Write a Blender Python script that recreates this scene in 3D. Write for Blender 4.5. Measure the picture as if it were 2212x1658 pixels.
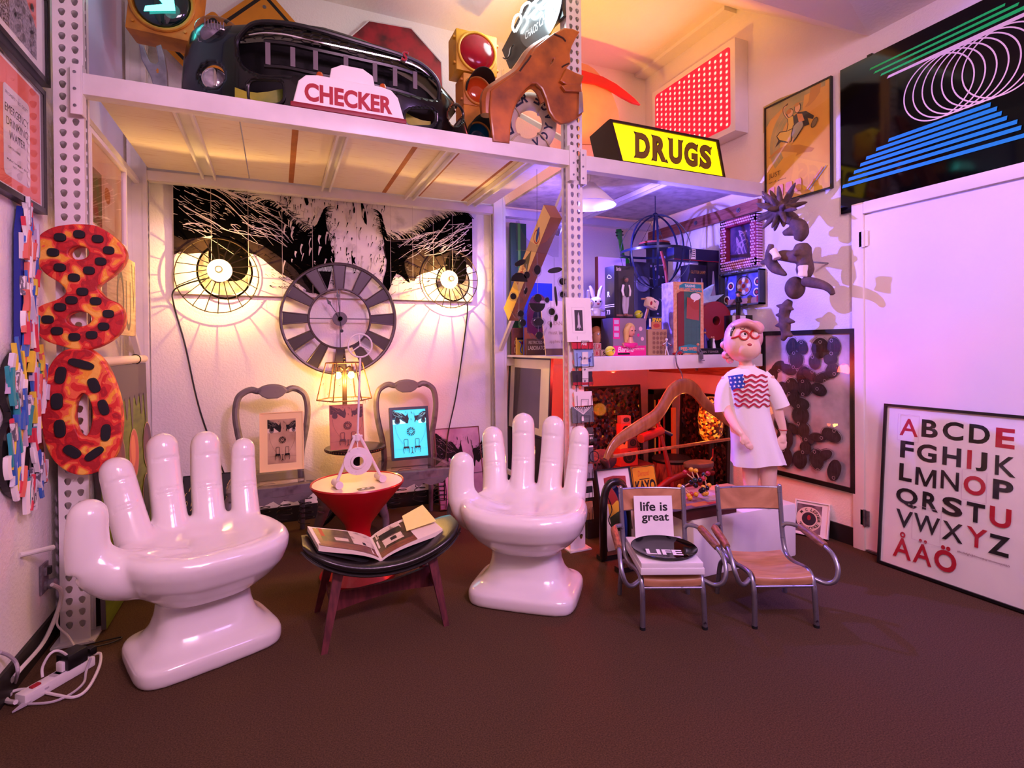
import bpy, bmesh, math, random
from math import pi, sin, cos, radians as RAD
from mathutils import Vector, Matrix
for o in list(bpy.data.objects): bpy.data.objects.remove(o)
random.seed(11)
sc = bpy.context.scene
COL = sc.collection
V = Vector
# ---------------------------------------------------------------- camera (level lens, eye height 1.24 m)
FPX, YAW, PPY, ROLL, TILT, EYE = 1157.0, RAD(23.675), 754.0, RAD(-.5015), RAD(.303), 1.24
F0 = V((sin(YAW), cos(YAW), 0)); R0 = V((cos(YAW), -sin(YAW), 0)); U0 = V((0, 0, 1))
FW = cos(TILT)*F0 - sin(TILT)*U0; UP = cos(TILT)*U0 + sin(TILT)*F0
RT = cos(ROLL)*R0 + sin(ROLL)*UP; UP = cos(ROLL)*UP - sin(ROLL)*R0
CAM = V((0, 0, EYE))
cam = bpy.data.cameras.new('camera'); co = bpy.data.objects.new('camera', cam); COL.objects.link(co)
cam.sensor_width = 36; cam.lens = 36*FPX/2212; cam.shift_y = (PPY-829)/2212; cam.clip_start = .05
mw = Matrix.Identity(4)
for i in range(3):
    mw[i][0], mw[i][1], mw[i][2], mw[i][3] = RT[i], UP[i], -FW[i], CAM[i]
co.matrix_world = mw
sc.camera = co
# ---------------------------------------------------------------- exposure, world, fill lights
vs = sc.view_settings
sc.display_settings.display_device = 'sRGB'
vs.view_transform = 'Standard'; vs.look = 'None'; vs.gamma = 1; vs.use_curve_mapping = False
vs.exposure = 0.0
w = bpy.data.worlds.new('world'); sc.world = w; w.use_nodes = True
w.node_tree.nodes['Background'].inputs[0].default_value = (.8, .6, 1, 1)
w.node_tree.nodes['Background'].inputs[1].default_value = .05
def light(name, kind, loc, energy, color, target=None, size=.1, angle=90, blend=.5, sizey=None):
    l = bpy.data.lights.new(name, kind); l.energy = energy; l.color = color
    if kind == 'AREA':
        l.size = size
        if sizey: l.shape = 'RECTANGLE'; l.size_y = sizey
    else: l.shadow_soft_size = size
    if kind == 'SPOT': l.spot_size = RAD(angle); l.spot_blend = blend
    o = bpy.data.objects.new(name, l); COL.objects.link(o); o.location = loc
    if target is not None: o.rotation_euler = (V(target)-V(loc)).to_track_quat('-Z', 'Y').to_euler()
    return o
# unseen coloured fill lights, added overhead near the camera to tint the room
light('fill_light_rose', 'AREA', (.75, -.3, 2.95), 84, (1, .60, .78), (.3, 3.2, 1.0), 1.2)
light('fill_light_violet', 'AREA', (2.3, -.3, 2.95), 26, (.66, .34, 1), (2.2, 3, .9), .6)
light('fill_spot_magenta', 'SPOT', (1.1, -.5, 2.9), 165, (1, .42, .92), (.5, 3.0, 1.25), .12, 66, .8)
light('floor_fill_indigo', 'SPOT', (2.7, -.6, 2.8), 140, (.34, .2, 1), (2.35, 1.0, 0), .1, 68, .9)
light('fill_spot_blush', 'SPOT', (1.5, .1, 2.9), 90, (1, .52, .72), (3.2, 1.85, 1.0), .15, 74, .9)
# ---------------------------------------------------------------- helpers
def ray(px, py): return FW + (px-1106)/FPX*RT - (py-PPY)/FPX*UP
def at(px, py, ax, val):
    d = ray(px, py); i = 'xyz'.index(ax)
    return CAM + d*((val-CAM[i])/d[i])
def pxm(p): return FPX/((V(p)-CAM).dot(FW))       # pixels per metre at a point
def lin(c):
    if isinstance(c, str):
        c = [int(c[i:i+2], 16)/255 for i in (0, 2, 4)]
        return tuple((x/12.92 if x <= .04045 else ((x+.055)/1.055)**2.4) for x in c)+(1,)
    return tuple(c)+(1,) if len(c) == 3 else tuple(c)
MATS = {}
def mat(name, col, rough=.5, metal=0, var=0, vscale=12, bump=0, bscale=60, coat=0, emit=None, es=0, col2=None, trans=0, thr=None, detail=4, stretch=None, spec=None):
    if name in MATS: return MATS[name]
    m = bpy.data.materials.new(name); m.use_nodes = True; MATS[name] = m
    nt = m.node_tree; b = nt.nodes['Principled BSDF']; N = nt.nodes.new; L = nt.links.new
    b.inputs['Base Color'].default_value = lin(col); b.inputs['Roughness'].default_value = rough
    b.inputs['Metallic'].default_value = metal; b.inputs['Coat Weight'].default_value = coat
    b.inputs['Coat Roughness'].default_value = .05
    if spec is not None: b.inputs['Specular IOR Level'].default_value = spec
    if trans: b.inputs['Transmission Weight'].default_value = trans
    tc = N('ShaderNodeTexCoord'); mp = N('ShaderNodeMapping'); L(tc.outputs['Object'], mp.inputs[0])
    if stretch: mp.inputs['Scale'].default_value = stretch
    if col2 or var:
        nz = N('ShaderNodeTexNoise'); nz.inputs['Scale'].default_value = vscale; nz.inputs['Detail'].default_value = detail
        L(mp.outputs[0], nz.inputs['Vector'])
        rp = N('ShaderNodeValToRGB'); L(nz.outputs[0], rp.inputs[0])
        c1 = lin(col); c2 = lin(col2) if col2 else tuple(max(0, x*(1-var)) for x in c1[:3])+(1,)
        a, bb = thr or (.35, .65)
        rp.color_ramp.elements[0].position = a; rp.color_ramp.elements[1].position = bb
        rp.color_ramp.elements[0].color = c2; rp.color_ramp.elements[1].color = c1
        L(rp.outputs[0], b.inputs['Base Color'])
    if bump:
        n2 = N('ShaderNodeTexNoise'); n2.inputs['Scale'].default_value = bscale; n2.inputs['Detail'].default_value = 3
        L(mp.outputs[0], n2.inputs['Vector'])
        bp = N('ShaderNodeBump'); bp.inputs['Strength'].default_value = bump; bp.inputs['Distance'].default_value = .01
        L(n2.outputs[0], bp.inputs['Height']); L(bp.outputs[0], b.inputs['Normal'])
    if emit:
        b.inputs['Emission Color'].default_value = lin(emit); b.inputs['Emission Strength'].default_value = es
    return m
def pane_mat(name, tint=(1, 1, 1), ior=1.45, rough=.02, extra=0):
    if name in MATS: return MATS[name]
    m = bpy.data.materials.new(name); m.use_nodes = True; MATS[name] = m
    nt = m.node_tree; nt.nodes.clear(); N = nt.nodes.new; L = nt.links.new
    out = N('ShaderNodeOutputMaterial'); mx = N('ShaderNodeMixShader'); fr = N('ShaderNodeFresnel'); fr.inputs[0].default_value = ior
    t = N('ShaderNodeBsdfTransparent'); t.inputs[0].default_value = tuple(tint)+(1,)
    g = N('ShaderNodeBsdfGlossy'); g.inputs['Roughness'].default_value = rough
    # the back of each sheet only lets light through, so a thin pane reflects once
    ge = N('ShaderNodeNewGeometry'); iv = N('ShaderNodeMath'); iv.operation = 'SUBTRACT'; iv.inputs[0].default_value = 1; L(ge.outputs['Backfacing'], iv.inputs[1])
    ad = N('ShaderNodeMath'); ad.inputs[1].default_value = extra; L(fr.outputs[0], ad.inputs[0])
    mu = N('ShaderNodeMath'); mu.operation = 'MULTIPLY'; mu.use_clamp = True; L(ad.outputs[0], mu.inputs[0]); L(iv.outputs[0], mu.inputs[1]); L(mu.outputs[0], mx.inputs[0])
    L(t.outputs[0], mx.inputs[1]); L(g.outputs[0], mx.inputs[2]); L(mx.outputs[0], out.inputs[0])
    return m
def catmull(p, n=6, closed=False):
    p = [V(q) for q in p]; out = []; N = len(p)
    for i in range(N if closed else N-1):
        if closed: a, b, c, d = p[i-1], p[i], p[(i+1) % N], p[(i+2) % N]
        else: a, b, c, d = p[max(i-1, 0)], p[i], p[i+1], p[min(i+2, N-1)]
        for k in range(n):
            t = k/n
            out.append(.5*((2*b)+(c-a)*t+(2*a-5*b+4*c-d)*t*t+(3*b-a-3*c+d)*t**3))
    if not closed: out.append(p[-1])
    return out
def TR(x=0, y=0, z=0): return Matrix.Translation((x, y, z))
def RX(a): return Matrix.Rotation(RAD(a), 4, 'X')
def RY(a): return Matrix.Rotation(RAD(a), 4, 'Y')
def RZ(a): return Matrix.Rotation(RAD(a), 4, 'Z')
def SC(x, y=None, z=None): return Matrix.Diagonal((x, x if y is None else y, x if z is None else z, 1))
def axes(o, x, y, z):
    m = Matrix.Identity(4)
    for i in range(3): m[i][0], m[i][1], m[i][2], m[i][3] = x[i], y[i], z[i], o[i]
    return m
def plane_from(BL, BR, TL):
    x = (BR-BL); wd = x.length; x.normalize(); z = x.cross(TL-BL).normalized(); y = z.cross(x)
    return axes(BL, x, y, z), wd, (TL-BL).dot(y)
def FACE_S(o): return axes(o, (1, 0, 0), (0, 0, 1), (0, -1, 0))     # flat things facing the room from the back wall
def FACE_W(o): return axes(o, (0, -1, 0), (0, 0, 1), (-1, 0, 0))    # on the right wall
def FACE_E(o): return axes(o, (0, 1, 0), (0, 0, 1), (1, 0, 0))      # on the left wall
class MB:
    def __init__(s, m=None): s.bm = bmesh.new(); s.mats = []; s.i = 0; s.lay = 0; (m and s.use(m))
    def use(s, m):
        if m not in s.mats: s.mats.append(m)
        s.i = s.mats.index(m); return s
    def vf(s, vs, fs, T=None):
        b = s.bm; vv = [b.verts.new(T @ V(v) if T else v) for v in vs]
        for f in fs:
            try: b.faces.new([vv[k] for k in f]).material_index = s.i
            except ValueError: pass
        return vv
    def box(s, c, d, T=None, bev=0):
        b = bmesh.new(); bmesh.ops.create_cube(b, size=1, matrix=TR(*c) @ SC(*d))
        if bev: bmesh.ops.bevel(b, geom=b.edges[:], offset=bev, segments=2, affect='EDGES', profile=.6)
        return s.add(b, T)
    def add(s, b, T=None):
        vs = [v.co.copy() for v in b.verts]; b.verts.index_update()
        fs = [[v.index for v in f.verts] for f in b.faces]; b.free()
        s.vf(vs, fs, T); return s
    def mesh(s, me, T=None):
        s.vf([v.co.copy() for v in me.vertices], [list(p.vertices) for p in me.polygons], T); return s
    def sph(s, c, r, T=None, seg=16, rings=10, sc=(1, 1, 1)):
        b = bmesh.new(); bmesh.ops.create_uvsphere(b, u_segments=seg, v_segments=rings, radius=r, matrix=TR(*c) @ SC(*sc))
        return s.add(b, T)
    def loft(s, rings, T=None, closed=True, cap0=True, cap1=True, loop=False):
        n = len(rings[0]); vs = [p for r in rings for p in r]; fs = []
        R = len(rings)
        for i in range(R if loop else R-1):
            j = (i+1) % R
            for k in range(n if closed else n-1):
                l = (k+1) % n; fs.append((i*n+k, i*n+l, j*n+l, j*n+k))
        if closed and not loop:
            if cap0: fs.append(tuple(range(n))[::-1])
            if cap1: fs.append(tuple((R-1)*n+k for k in range(n)))
        s.vf(vs, fs, T); return s
    def tube(s, pts, r, seg=8, T=None, closed=False, flat=1):
        pts = [V(p) for p in pts]; n = len(pts)
        rr = r if isinstance(r, (list, tuple)) else [r]*n
        if len(rr) != n: rr = [rr[min(int(i*(len(rr)-1)/(n-1)), len(rr)-2)]*(1-(i*(len(rr)-1)/(n-1)) % 1 if i < n-1 else 0)+rr[min(int(i*(len(rr)-1)/(n-1))+1, len(rr)-1)]*((i*(len(rr)-1)/(n-1)) % 1 if i < n-1 else 1) for i in range(n)]
        tg = []
        for i in range(n):
            a = pts[i-1] if (i or closed) else pts[i]; b = pts[(i+1) % n] if (i < n-1 or closed) else pts[i]
            d = b-a; tg.append(d.normalized() if d.length > 1e-9 else V((0, 0, 1)))
        u = tg[0].orthogonal().normalized(); rings = []
        for i in range(n):
            u = (u-tg[i]*u.dot(tg[i])); u = u.normalized() if u.length > 1e-6 else tg[i].orthogonal().normalized()
            v = tg[i].cross(u)
            rings.append([pts[i]+(u*cos(2*pi*k/seg)+v*sin(2*pi*k/seg)*flat)*rr[i] for k in range(seg)])
        return s.loft(rings, T, loop=closed)
    def lathe(s, prof, seg=24, T=None, cap0=True, cap1=True):
        return s.loft([[V((r*cos(2*pi*k/seg), r*sin(2*pi*k/seg), z)) for k in range(seg)] for r, z in prof], T, cap0=cap0, cap1=cap1)
    def cyl(s, a, b, r, seg=16, T=None, r2=None): return s.tube([a, b], [r, r if r2 is None else r2], seg, T)
    def prism(s, pts, z0, z1, T=None):
        n = len(pts); A = [V((p[0], p[1], z0)) for p in pts]; B = [V((p[0], p[1], z1)) for p in pts]
        return s.loft([A, B], T)
    # flat painting, one thin layer after another
    def z(s, up=True):
        if up: s.lay += 1
        return s.lay*.00025
    def p2(s, pts, m=None, T=None, z=None):
        if m: s.use(m)
        z = s.z() if z is None else z
        return s.shape([pts], 0, TR(0, 0, z) if T is None else T @ TR(0, 0, z))
    def ell(s, cx, cy, rx, ry, m=None, n=24, rot=0, T=None):
        c, q = cos(RAD(rot)), sin(RAD(rot))
        if m: s.use(m)
        z = s.z(); P = [(cx+rx*cos(2*pi*k/n)*c-ry*sin(2*pi*k/n)*q, cy+rx*cos(2*pi*k/n)*q+ry*sin(2*pi*k/n)*c, z) for k in range(n)]
        s.vf(P, [tuple(range(n))], T); return s
    def ringp(s, cx, cy, r0, r1, m=None, n=32, T=None, ry=1, a0=0, a1=360):
        if m: s.use(m)
        z = s.z(); full = abs(a1-a0) >= 360
        A = [(cx+r0*cos(RAD(a0+(a1-a0)*k/n)), cy+r0*ry*sin(RAD(a0+(a1-a0)*k/n)), z) for k in range(n+1)]
        B = [(cx+r1*cos(RAD(a0+(a1-a0)*k/n)), cy+r1*ry*sin(RAD(a0+(a1-a0)*k/n)), z) for k in range(n+1)]
        s.vf(A+B, [(k, k+1, n+2+k, n+1+k) for k in range(n)], T); return s
    def rect(s, x0, y0, x1, y1, m=None, T=None):
        if m: s.use(m)
        z = s.z(); s.vf([(x0, y0, z), (x1, y0, z), (x1, y1, z), (x0, y1, z)], [(0, 1, 2, 3)], T); return s
    def stroke(s, pts, w0, w1=None, m=None, T=None, up=True, n=5):
        if m: s.use(m)
        z = s.z(up); w1 = w0 if w1 is None else w1
        P = catmull([(p[0], p[1], 0) for p in pts], n) if len(pts) > 2 else [V((p[0], p[1], 0)) for p in pts]
        N = len(P); vs = []
        for i in range(N):
            d = P[min(i+1, N-1)]-P[max(i-1, 0)]; d = d.normalized() if d.length > 1e-9 else V((1, 0, 0))
            nn = V((-d.y, d.x, 0)); t = i/(N-1); ww = (w0*(1-t)+w1*t)/2
            vs += [P[i]+nn*ww+V((0, 0, z)), P[i]-nn*ww+V((0, 0, z))]
        s.vf(vs, [(2*i, 2*i+1, 2*i+3, 2*i+2) for i in range(N-1)], T); return s
    def shape(s, loops, ext=0, T=None, bev=0):
        cu = bpy.data.curves.new('t', 'CURVE'); cu.dimensions = '2D'; cu.fill_mode = 'BOTH'; cu.extrude = ext/2
        if bev: cu.bevel_depth = bev; cu.bevel_resolution = 1
        for lp in loops:
            sp = cu.splines.new('POLY'); sp.points.add(len(lp)-1)
            for q, p in zip(sp.points, lp): q.co = (p[0], p[1], 0, 1)
            sp.use_cyclic_u = True
        return s._curve(cu, T)
    def _curve(s, cu, T):
        o = bpy.data.objects.new('t', cu); me = bpy.data.meshes.new_from_object(o)
        s.mesh(me, T); bpy.data.objects.remove(o); bpy.data.curves.remove(cu); bpy.data.meshes.remove(me); return s
    def text(s, t, x0, y0, x1, y1, m=None, ext=0, bold=0, T=None, z=None, shear=0, keep=False):
        if m: s.use(m)
        cu = bpy.data.curves.new('t', 'FONT'); cu.body = t; cu.size = 1; cu.offset = bold; cu.shear = shear
        cu.resolution_u = 4
        o = bpy.data.objects.new('t', cu); me = bpy.data.meshes.new_from_object(o)
        bpy.data.objects.remove(o); bpy.data.curves.remove(cu)
        if not me.vertices: return s
        X = [v.co.x for v in me.vertices]; Y = [v.co.y for v in me.vertices]
        sx = (x1-x0)/max(1e-6, max(X)-min(X)); sy = (y1-y0)/max(1e-6, max(Y)-min(Y))
        if keep: sx = sy
        z = (s.z() if z is None else z)
        A = TR(x0, y0, z) @ SC(sx, sy, 1) @ TR(-min(X), -min(Y), 0)
        if T: A = T @ A
        if ext:
            b = bmesh.new(); b.from_mesh(me); r = bmesh.ops.extrude_face_region(b, geom=b.faces[:])
            bmesh.ops.translate(b, vec=(0, 0, ext), verts=[q for q in r['geom'] if isinstance(q, bmesh.types.BMVert)]); s.add(b, A)
        else: s.mesh(me, A)
        bpy.data.meshes.remove(me); return s
    def obj(s, name, m=None, parent=None, smooth=.6, loc=None):
        if m is not None and not s.mats: s.mats.append(m)
        me = bpy.data.meshes.new(name); bmesh.ops.remove_doubles(s.bm, verts=s.bm.verts[:], dist=1e-6) if len(s.bm.verts) < 60 else None
        bmesh.ops.recalc_face_normals(s.bm, faces=s.bm.faces[:]) if not s.lay else None
        s.bm.to_mesh(me); s.bm.free()
        for q in s.mats: me.materials.append(q)
        if smooth:
            for p in me.polygons: p.use_smooth = True
            me.set_sharp_from_angle(angle=smooth)
        o = bpy.data.objects.new(name, me); COL.objects.link(o)
        if parent: o.parent = parent
        return o
def remesh(o, vox, it=6, fac=.5, sub=0):
    a = o.modifiers.new('r', 'REMESH'); a.mode = 'VOXEL'; a.voxel_size = vox
    if it: b = o.modifiers.new('s', 'SMOOTH'); b.iterations = it; b.factor = fac
    dg = bpy.context.evaluated_depsgraph_get(); dg.update()
    me = bpy.data.meshes.new_from_object(o.evaluated_get(dg)); old = o.data; ms = list(old.materials)
    o.modifiers.clear(); o.data = me; me.name = o.name; bpy.data.meshes.remove(old)
    me.materials.clear()
    for m in ms: me.materials.append(m)
    for p in me.polygons: p.use_smooth = True
    return o
def tag(o, label=None, cat=None, group=None, kind=None):
    if label: o['label'] = label
    if cat: o['category'] = cat
    if group: o['group'] = group
    if kind: o['kind'] = kind
    return o
def thing(name, label, cat, M=None, group=None):
    o = bpy.data.objects.new(name, None); COL.objects.link(o); o.empty_display_size = .05
    o.matrix_world = M if M is not None else Matrix.Identity(4)
    return tag(o, label, cat, group)
def solo(mb, name, label, cat, M=None, m=None, group=None, smooth=.6):
    o = mb.obj(name, m, None, smooth)
    if M is not None: o.matrix_world = M
    return tag(o, label, cat, group)
def copy_tree(o, parent=None):
    c = o.copy(); COL.objects.link(c)
    if parent: c.parent = parent
    for ch in list(o.children): copy_tree(ch, c)
    return c
def struct(mb, name, m=None, smooth=.6):
    o = mb.obj(name, m, None, smooth); o['kind'] = 'structure'; return o
def rrect(x0, y0, x1, y1, r, n=5):
    P = []
    for cx, cy, a in ((x1-r, y1-r, 0), (x0+r, y1-r, 90), (x0+r, y0+r, 180), (x1-r, y0+r, 270)):
        P += [(cx+r*cos(RAD(a+90*k/n)), cy+r*sin(RAD(a+90*k/n))) for k in range(n+1)]
    return P
def circ(cx, cy, r, n=24, ry=None): return [(cx+r*cos(2*pi*k/n), cy+(ry or r)*sin(2*pi*k/n)) for k in range(n)]
def sup(hx, hy, z, e=4, n=40, cx=0, cy=0):
    P = []
    for k in range(n):
        a = 2*pi*k/n; c, q = cos(a), sin(a)
        P.append(V((cx+hx*math.copysign(abs(c)**(2/e), c), cy+hy*math.copysign(abs(q)**(2/e), q), z)))
    return P
# common materials
WHITE = mat('white_paint', 'ece8e4', .45, var=.06, vscale=8)
RACKM = mat('rack_enamel', 'e6e2de', .38, var=.12, vscale=5, bump=.05, bscale=30)
BLACK = mat('black_lacquer', '0c0b0d', .3)
MATTEBLACK = mat('matte_black', '0b0a0b', .7)
PAPER = mat('white_paper', 'f0ece6', .6, var=.04)
CREAM = mat('cream_card', 'e8d9b8', .65, var=.08)
WOOD = mat('birch_plywood', 'c58a5a', .45, col2='a96a3d', vscale=3, stretch=(3, 30, 3))
CHROME = mat('chrome', 'd8d8dc', .12, 1)
STEEL = mat('brushed_steel', '9c9ca4', .32, .9, var=.35, vscale=40)
INK = mat('printing_ink', '0e0c0c', .55)
REDINK = mat('red_ink', 'a5081f', .55)
GLASS = pane_mat('pane_glass')
ACRYL = pane_mat('clear_acrylic', (.93, .93, .95), 1.35)
PINK = mat('hot_pink_print', 'e0218a', .4)
def col(c, rough=.5, **k):
    return mat('paint_'+c+('' if rough == .5 else '_%d' % int(rough*100)), c, rough, **k)
GLOSSW = mat('glossy_white_fibreglass', 'ece6df', .18, coat=.6, var=.03, vscale=3)
def framed(name, label, cat, M, wd, ht, fw, dp, fm, paint, mount=0, mm=None, glass=True, group=None, inset=.006, backm=None):
    """picture frame, local x right, y up, z out, origin bottom left of the back"""
    r = thing(name, label, cat, M, group)
    b = MB(fm)
    for (x0, y0, x1, y1) in ((0, 0, wd, fw), (0, ht-fw, wd, ht), (0, fw, fw, ht-fw), (wd-fw, fw, wd, ht-fw)):
        b.box(((x0+x1)/2, (y0+y1)/2, dp/2), (x1-x0, y1-y0, dp))
    b.obj('frame', None, r, 0)
    p = MB(mm or PAPER); z0 = dp-inset-.006
    p.box((wd/2, ht/2, z0/2), (wd-2*fw*.9, ht-2*fw*.9, z0))
    p.lay = int(z0/.00025)+1
    if paint: paint(p, fw+mount, fw+mount, wd-fw-mount, ht-fw-mount)
    p.obj('print', None, r, 0)
    if glass:
        g = MB(GLASS); g.box((wd/2, ht/2, dp-inset/2), (wd-2*fw, ht-2*fw, .002)); g.obj('glass', None, r, 0)
    return r
# ================================================================ the room
XL, XR, YB, YF = -.90, 3.23, 4.16, 2.83
carpet = mat('brown_carpet', '654c38', .95, col2='3a2b20', vscale=210, bump=.3, bscale=700, thr=(.25, .75), spec=.05, detail=12)
def stucco():
    m = mat('wall_stucco', 'f1ebe6', .75, var=.03, vscale=3, bump=.35, bscale=85); return m
WALL = stucco()
CEIL = mat('ceiling_texture', 'f2ece4', .8, var=.03, vscale=3, bump=.3, bscale=45)
b = MB(carpet); b.box((1.165, 1, -.05), (4.33, 6.6, .1)); struct(b, 'floor')
b = MB(WALL); b.box((1.165, YB+.05, 1.95), (4.33, .1, 3.9)); struct(b, 'wall_back')
b = MB(WALL); b.box((XL-.05, 1, 1.95), (.1, 6.4, 3.9)); struct(b, 'wall_left')
b = MB(WALL); b.box((XR+.05, 1, 1.95), (.1, 6.4, 3.9)); struct(b, 'wall_right')
b = MB(WALL); b.box((1.165, -2.25, 1.95), (4.33, .1, 3.9)); struct(b, 'wall_front')
b = MB(CEIL); b.box((1.165, 3.62, 3.83), (4.13, 1.14, .08))
q = [(XR, 3.05, 3.79), (XL, 3.05, 3.79), (XL, .41, 3.06), (XR, 2.06, 3.06)]
b.loft([[V(p) for p in q], [V(p)+V((0, 0, .08)) for p in q]])
q = [(XR, 2.06, 3.06), (XL, .41, 3.06), (XL, -2.2, 3.06), (XR, -2.2, 3.06)]
b.loft([[V(p) for p in q], [V(p)+V((0, 0, .08)) for p in q]])
struct(b, 'ceiling', smooth=0)
b = MB(WALL); b.box((XR-.06, 3.605, 3.775), (.12, 1.1, .03)); struct(b, 'trim_1')
BASE = mat('black_vinyl_baseboard', '1a1412', .5)
b = MB(BASE); b.box((1.165, YB-.006, .055), (4.1, .012, .11)); struct(b, 'baseboard_back')
b = MB(BASE); b.box((XL+.006, 1, .055), (.012, 6.3, .11)); struct(b, 'baseboard_left')
b = MB(BASE); b.box((XR-.006, 3.14, .055), (.012, 2.0, .11)); struct(b, 'baseboard_right')
# door in the right wall
DOORM = mat('door_paint', 'efe6e2', .4, var=.03, vscale=2)
d1 = thing('door_1', None, None, TR(XR, 0, 0)); d1['kind'] = 'structure'
b = MB(DOORM); b.box((-.012, 1.60, 1.005), (.024, .96, 1.99)); b.obj('door_leaf', None, d1)
b = MB(DOORM)
b.box((-.017, 2.115, 1.04), (.034, .07, 2.08), bev=.006); b.box((-.017, 1.60, 2.045), (.034, .96, .07), bev=.006); b.box((-.017, 1.085, 1.04), (.034, .07, 2.08), bev=.006)
b.obj('door_frame', None, d1)
for z, m in ((1.86, DOORM), (.2, STEEL)):
    b = MB(m); b.cyl((-.036, 2.078, z-.05), (-.036, 2.078, z+.05), .008, 10); b.box((-.03, 2.078, z), (.008, .05, .09))
    for k in range(4): b.cyl((-.036, 2.078, z-.03+k*.02), (-.036, 2.078, z-.028+k*.02), .0095, 10)
    b.obj('hinge', None, d1)
b = MB(STEEL); b.box((-.02, 1.60, .012), (.045, .93, .012)); b.obj('threshold', None, d1)
# ================================================================ the pallet rack
def drop(cx, cy, s=1):
    return [(cx+.0125*s*cos(RAD(a)), cy+.004*s+.0115*s*sin(RAD(a))) for a in range(-20, 201, 22)]+[(cx-.0065*s, cy-.013*s), (cx, cy-.017*s), (cx+.0065*s, cy-.013*s)]
def post_mesh(h):
    w2, dp, t = .052, .075, .003; b = MB(RACKM)
    n = int((h-.1)/.0508); hs = []
    for k in range(n):
        z = .075+k*.0508; hs += [drop(-.02, z), drop(.024, z)]
    b.shape([[(-w2, .006), (w2, .006), (w2, h), (-w2, h)]]+hs, t, FACE_S((0, 0, 0)))
    side = [[(0, .006), (dp, .006), (dp, h), (0, h)]]+[[(.03, .1+k*.0508), (.036, .1+k*.0508), (.036, .116+k*.0508), (.03, .116+k*.0508)] for k in range(n-1)]
    for sx in (-1, 1): b.shape(side, t, axes((sx*(w2-t/2), 0, 0), (0, 1, 0), (0, 0, 1), (1, 0, 0)))
    for sx in (-1, 1): b.box((sx*(w2-.012), dp, h/2), (.022, t, h-.02))
    b.box((0, dp-.004, h/2), (.09, .003, h-.02))  # plate added to close the channel so the holes look dark
    return b
def brace(b, p, q, r=.016):
    b.tube([p, q], r, 6)
def upright(name, label, cx, h, diags):
    r = thing(name, label, 'shelving frame', TR(cx, YF, 0), None)
    o = post_mesh(h).obj('post', None, r, 0); o.location = (0, 0, 0)
    o2 = post_mesh(h).obj('post', None, r, 0); o2.location = (0, 1.275, 0); o2.rotation_euler = (0, 0, pi)
    for y in (.03, 1.235):
        b = MB(RACKM); b.box((.0, y, .004), (.15, .14, .008))
        for sx in (-.062, .062): b.cyl((sx, y-.06, .008), (sx, y-.06, .012), .010, 8)
        b.obj('foot_plate', None, r)
    for (y0, z0, y1, z1) in diags:
        b = MB(RACKM); d = V((0, y1-y0, z1-z0)); L = d.length
        T = axes((0, y0, z0), (1, 0, 0), d.normalized(), V((1, 0, 0)).cross(d.normalized()))
        b.box((0, L/2, 0), (.028, L, .03), T); b.obj('brace', None, r, 0)
    return r
upright('rack_upright', 'white perforated rack upright frame against the left wall behind the red figures', -.797, 3.5, [(.07, 2.30, 1.2, 2.30), (.07, 1.15, 1.2, .62), (.07, 2.25, 1.2, 1.2), (.07, .35, 1.2, .35)])
upright('rack_upright', 'white perforated rack upright frame in mid room between both shelf bays with card holder', 1.668, 3.5, [(.07, 2.28, 1.2, 1.22), (.07, 2.50, 1.2, 3.22), (.07, .25, 1.2, .25)])
def beam(name, label, x0, x1, y, z0, z1, f=1, ends=(1, 1)):
    r = thing(name, label, 'shelf beam', TR(x0, y, z0))
    L = x1-x0; b = MB(RACKM); b.box((L/2, f*.02, (z1-z0)/2), (L, .045, z1-z0), bev=.004); b.box((L/2, f*.05, (z1-z0)*.38), (L, .03, (z1-z0)*.7))
    b.obj('beam', None, r)
    for e, x, s in ((ends[0], 0, -1), (ends[1], L, 1)):
        if not e: continue
        b = MB(RACKM); b.box((x+s*.018, -f*.007, (z1-z0)/2-.03), (.036, .006, .21), bev=.002); b.box((x-s*.003, f*.015, (z1-z0)/2-.03), (.006, .05, .21))
        b.use(STEEL)
        for k in range(3): b.cyl((x+s*.02, -f*.010, (z1-z0)/2-.1+k*.07), (x+s*.02, -f*.014, (z1-z0)/2-.1+k*.07), .006, 8)
        b.obj('end_bracket', None, r)
    return r
beam('shelf_beam', 'long white beam along the front of the upper shelf, under the black car bumper', -.745, 1.616, YF-.03, 2.32, 2.41)
beam('shelf_beam', 'long white beam at the back of the upper shelf, just above the eyes mural', -.745, 1.616, 4.105, 2.315, 2.40, -1, (0, 0))
beam('shelf_beam', 'short chipped white beam under the yellow lit drugs sign', 1.722, 3.195, YF-.03, 2.305, 2.395, 1, (1, 0))
beam('shelf_beam', 'short white beam at the back of the right upper shelf', 1.722, 3.195, 4.105, 2.305, 2.39, -1, (0, 0))
beam('shelf_beam', 'short white beam along the front of the toy shelf', 1.722, 3.19, YF-.03, 1.083, 1.172, 1, (1, 0))
beam('shelf_beam', 'short white beam at the back of the toy shelf', 1.722, 3.195, 4.105, 1.08, 1.165, -1, (0, 0))
CHIP = mat('painted_particle_board', 'e9dcc8', .7, col2='c9a77e', vscale=9, thr=(.2, .42), stretch=(1, 14, 1), bump=.15, bscale=40)
TAPE = mat('brown_tape', 'b06a34', .6, var=.3)
def deck(label, x0, x1, z, m, tapes=(), name='shelf_board'):
    b = MB(m); b.box(((x0+x1)/2, 3.46, z), (x1-x0, 1.17, .016))
    b.use(TAPE)
    for x, w_ in tapes: b.box((x, 3.46, z-.0085), (w_, 1.16, .001))
    solo(b, name, label, 'shelf board', None, smooth=0)
deck('pale particle shelf board at the left end of the upper shelf', -.74, -.165, 2.402, CHIP)
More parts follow.
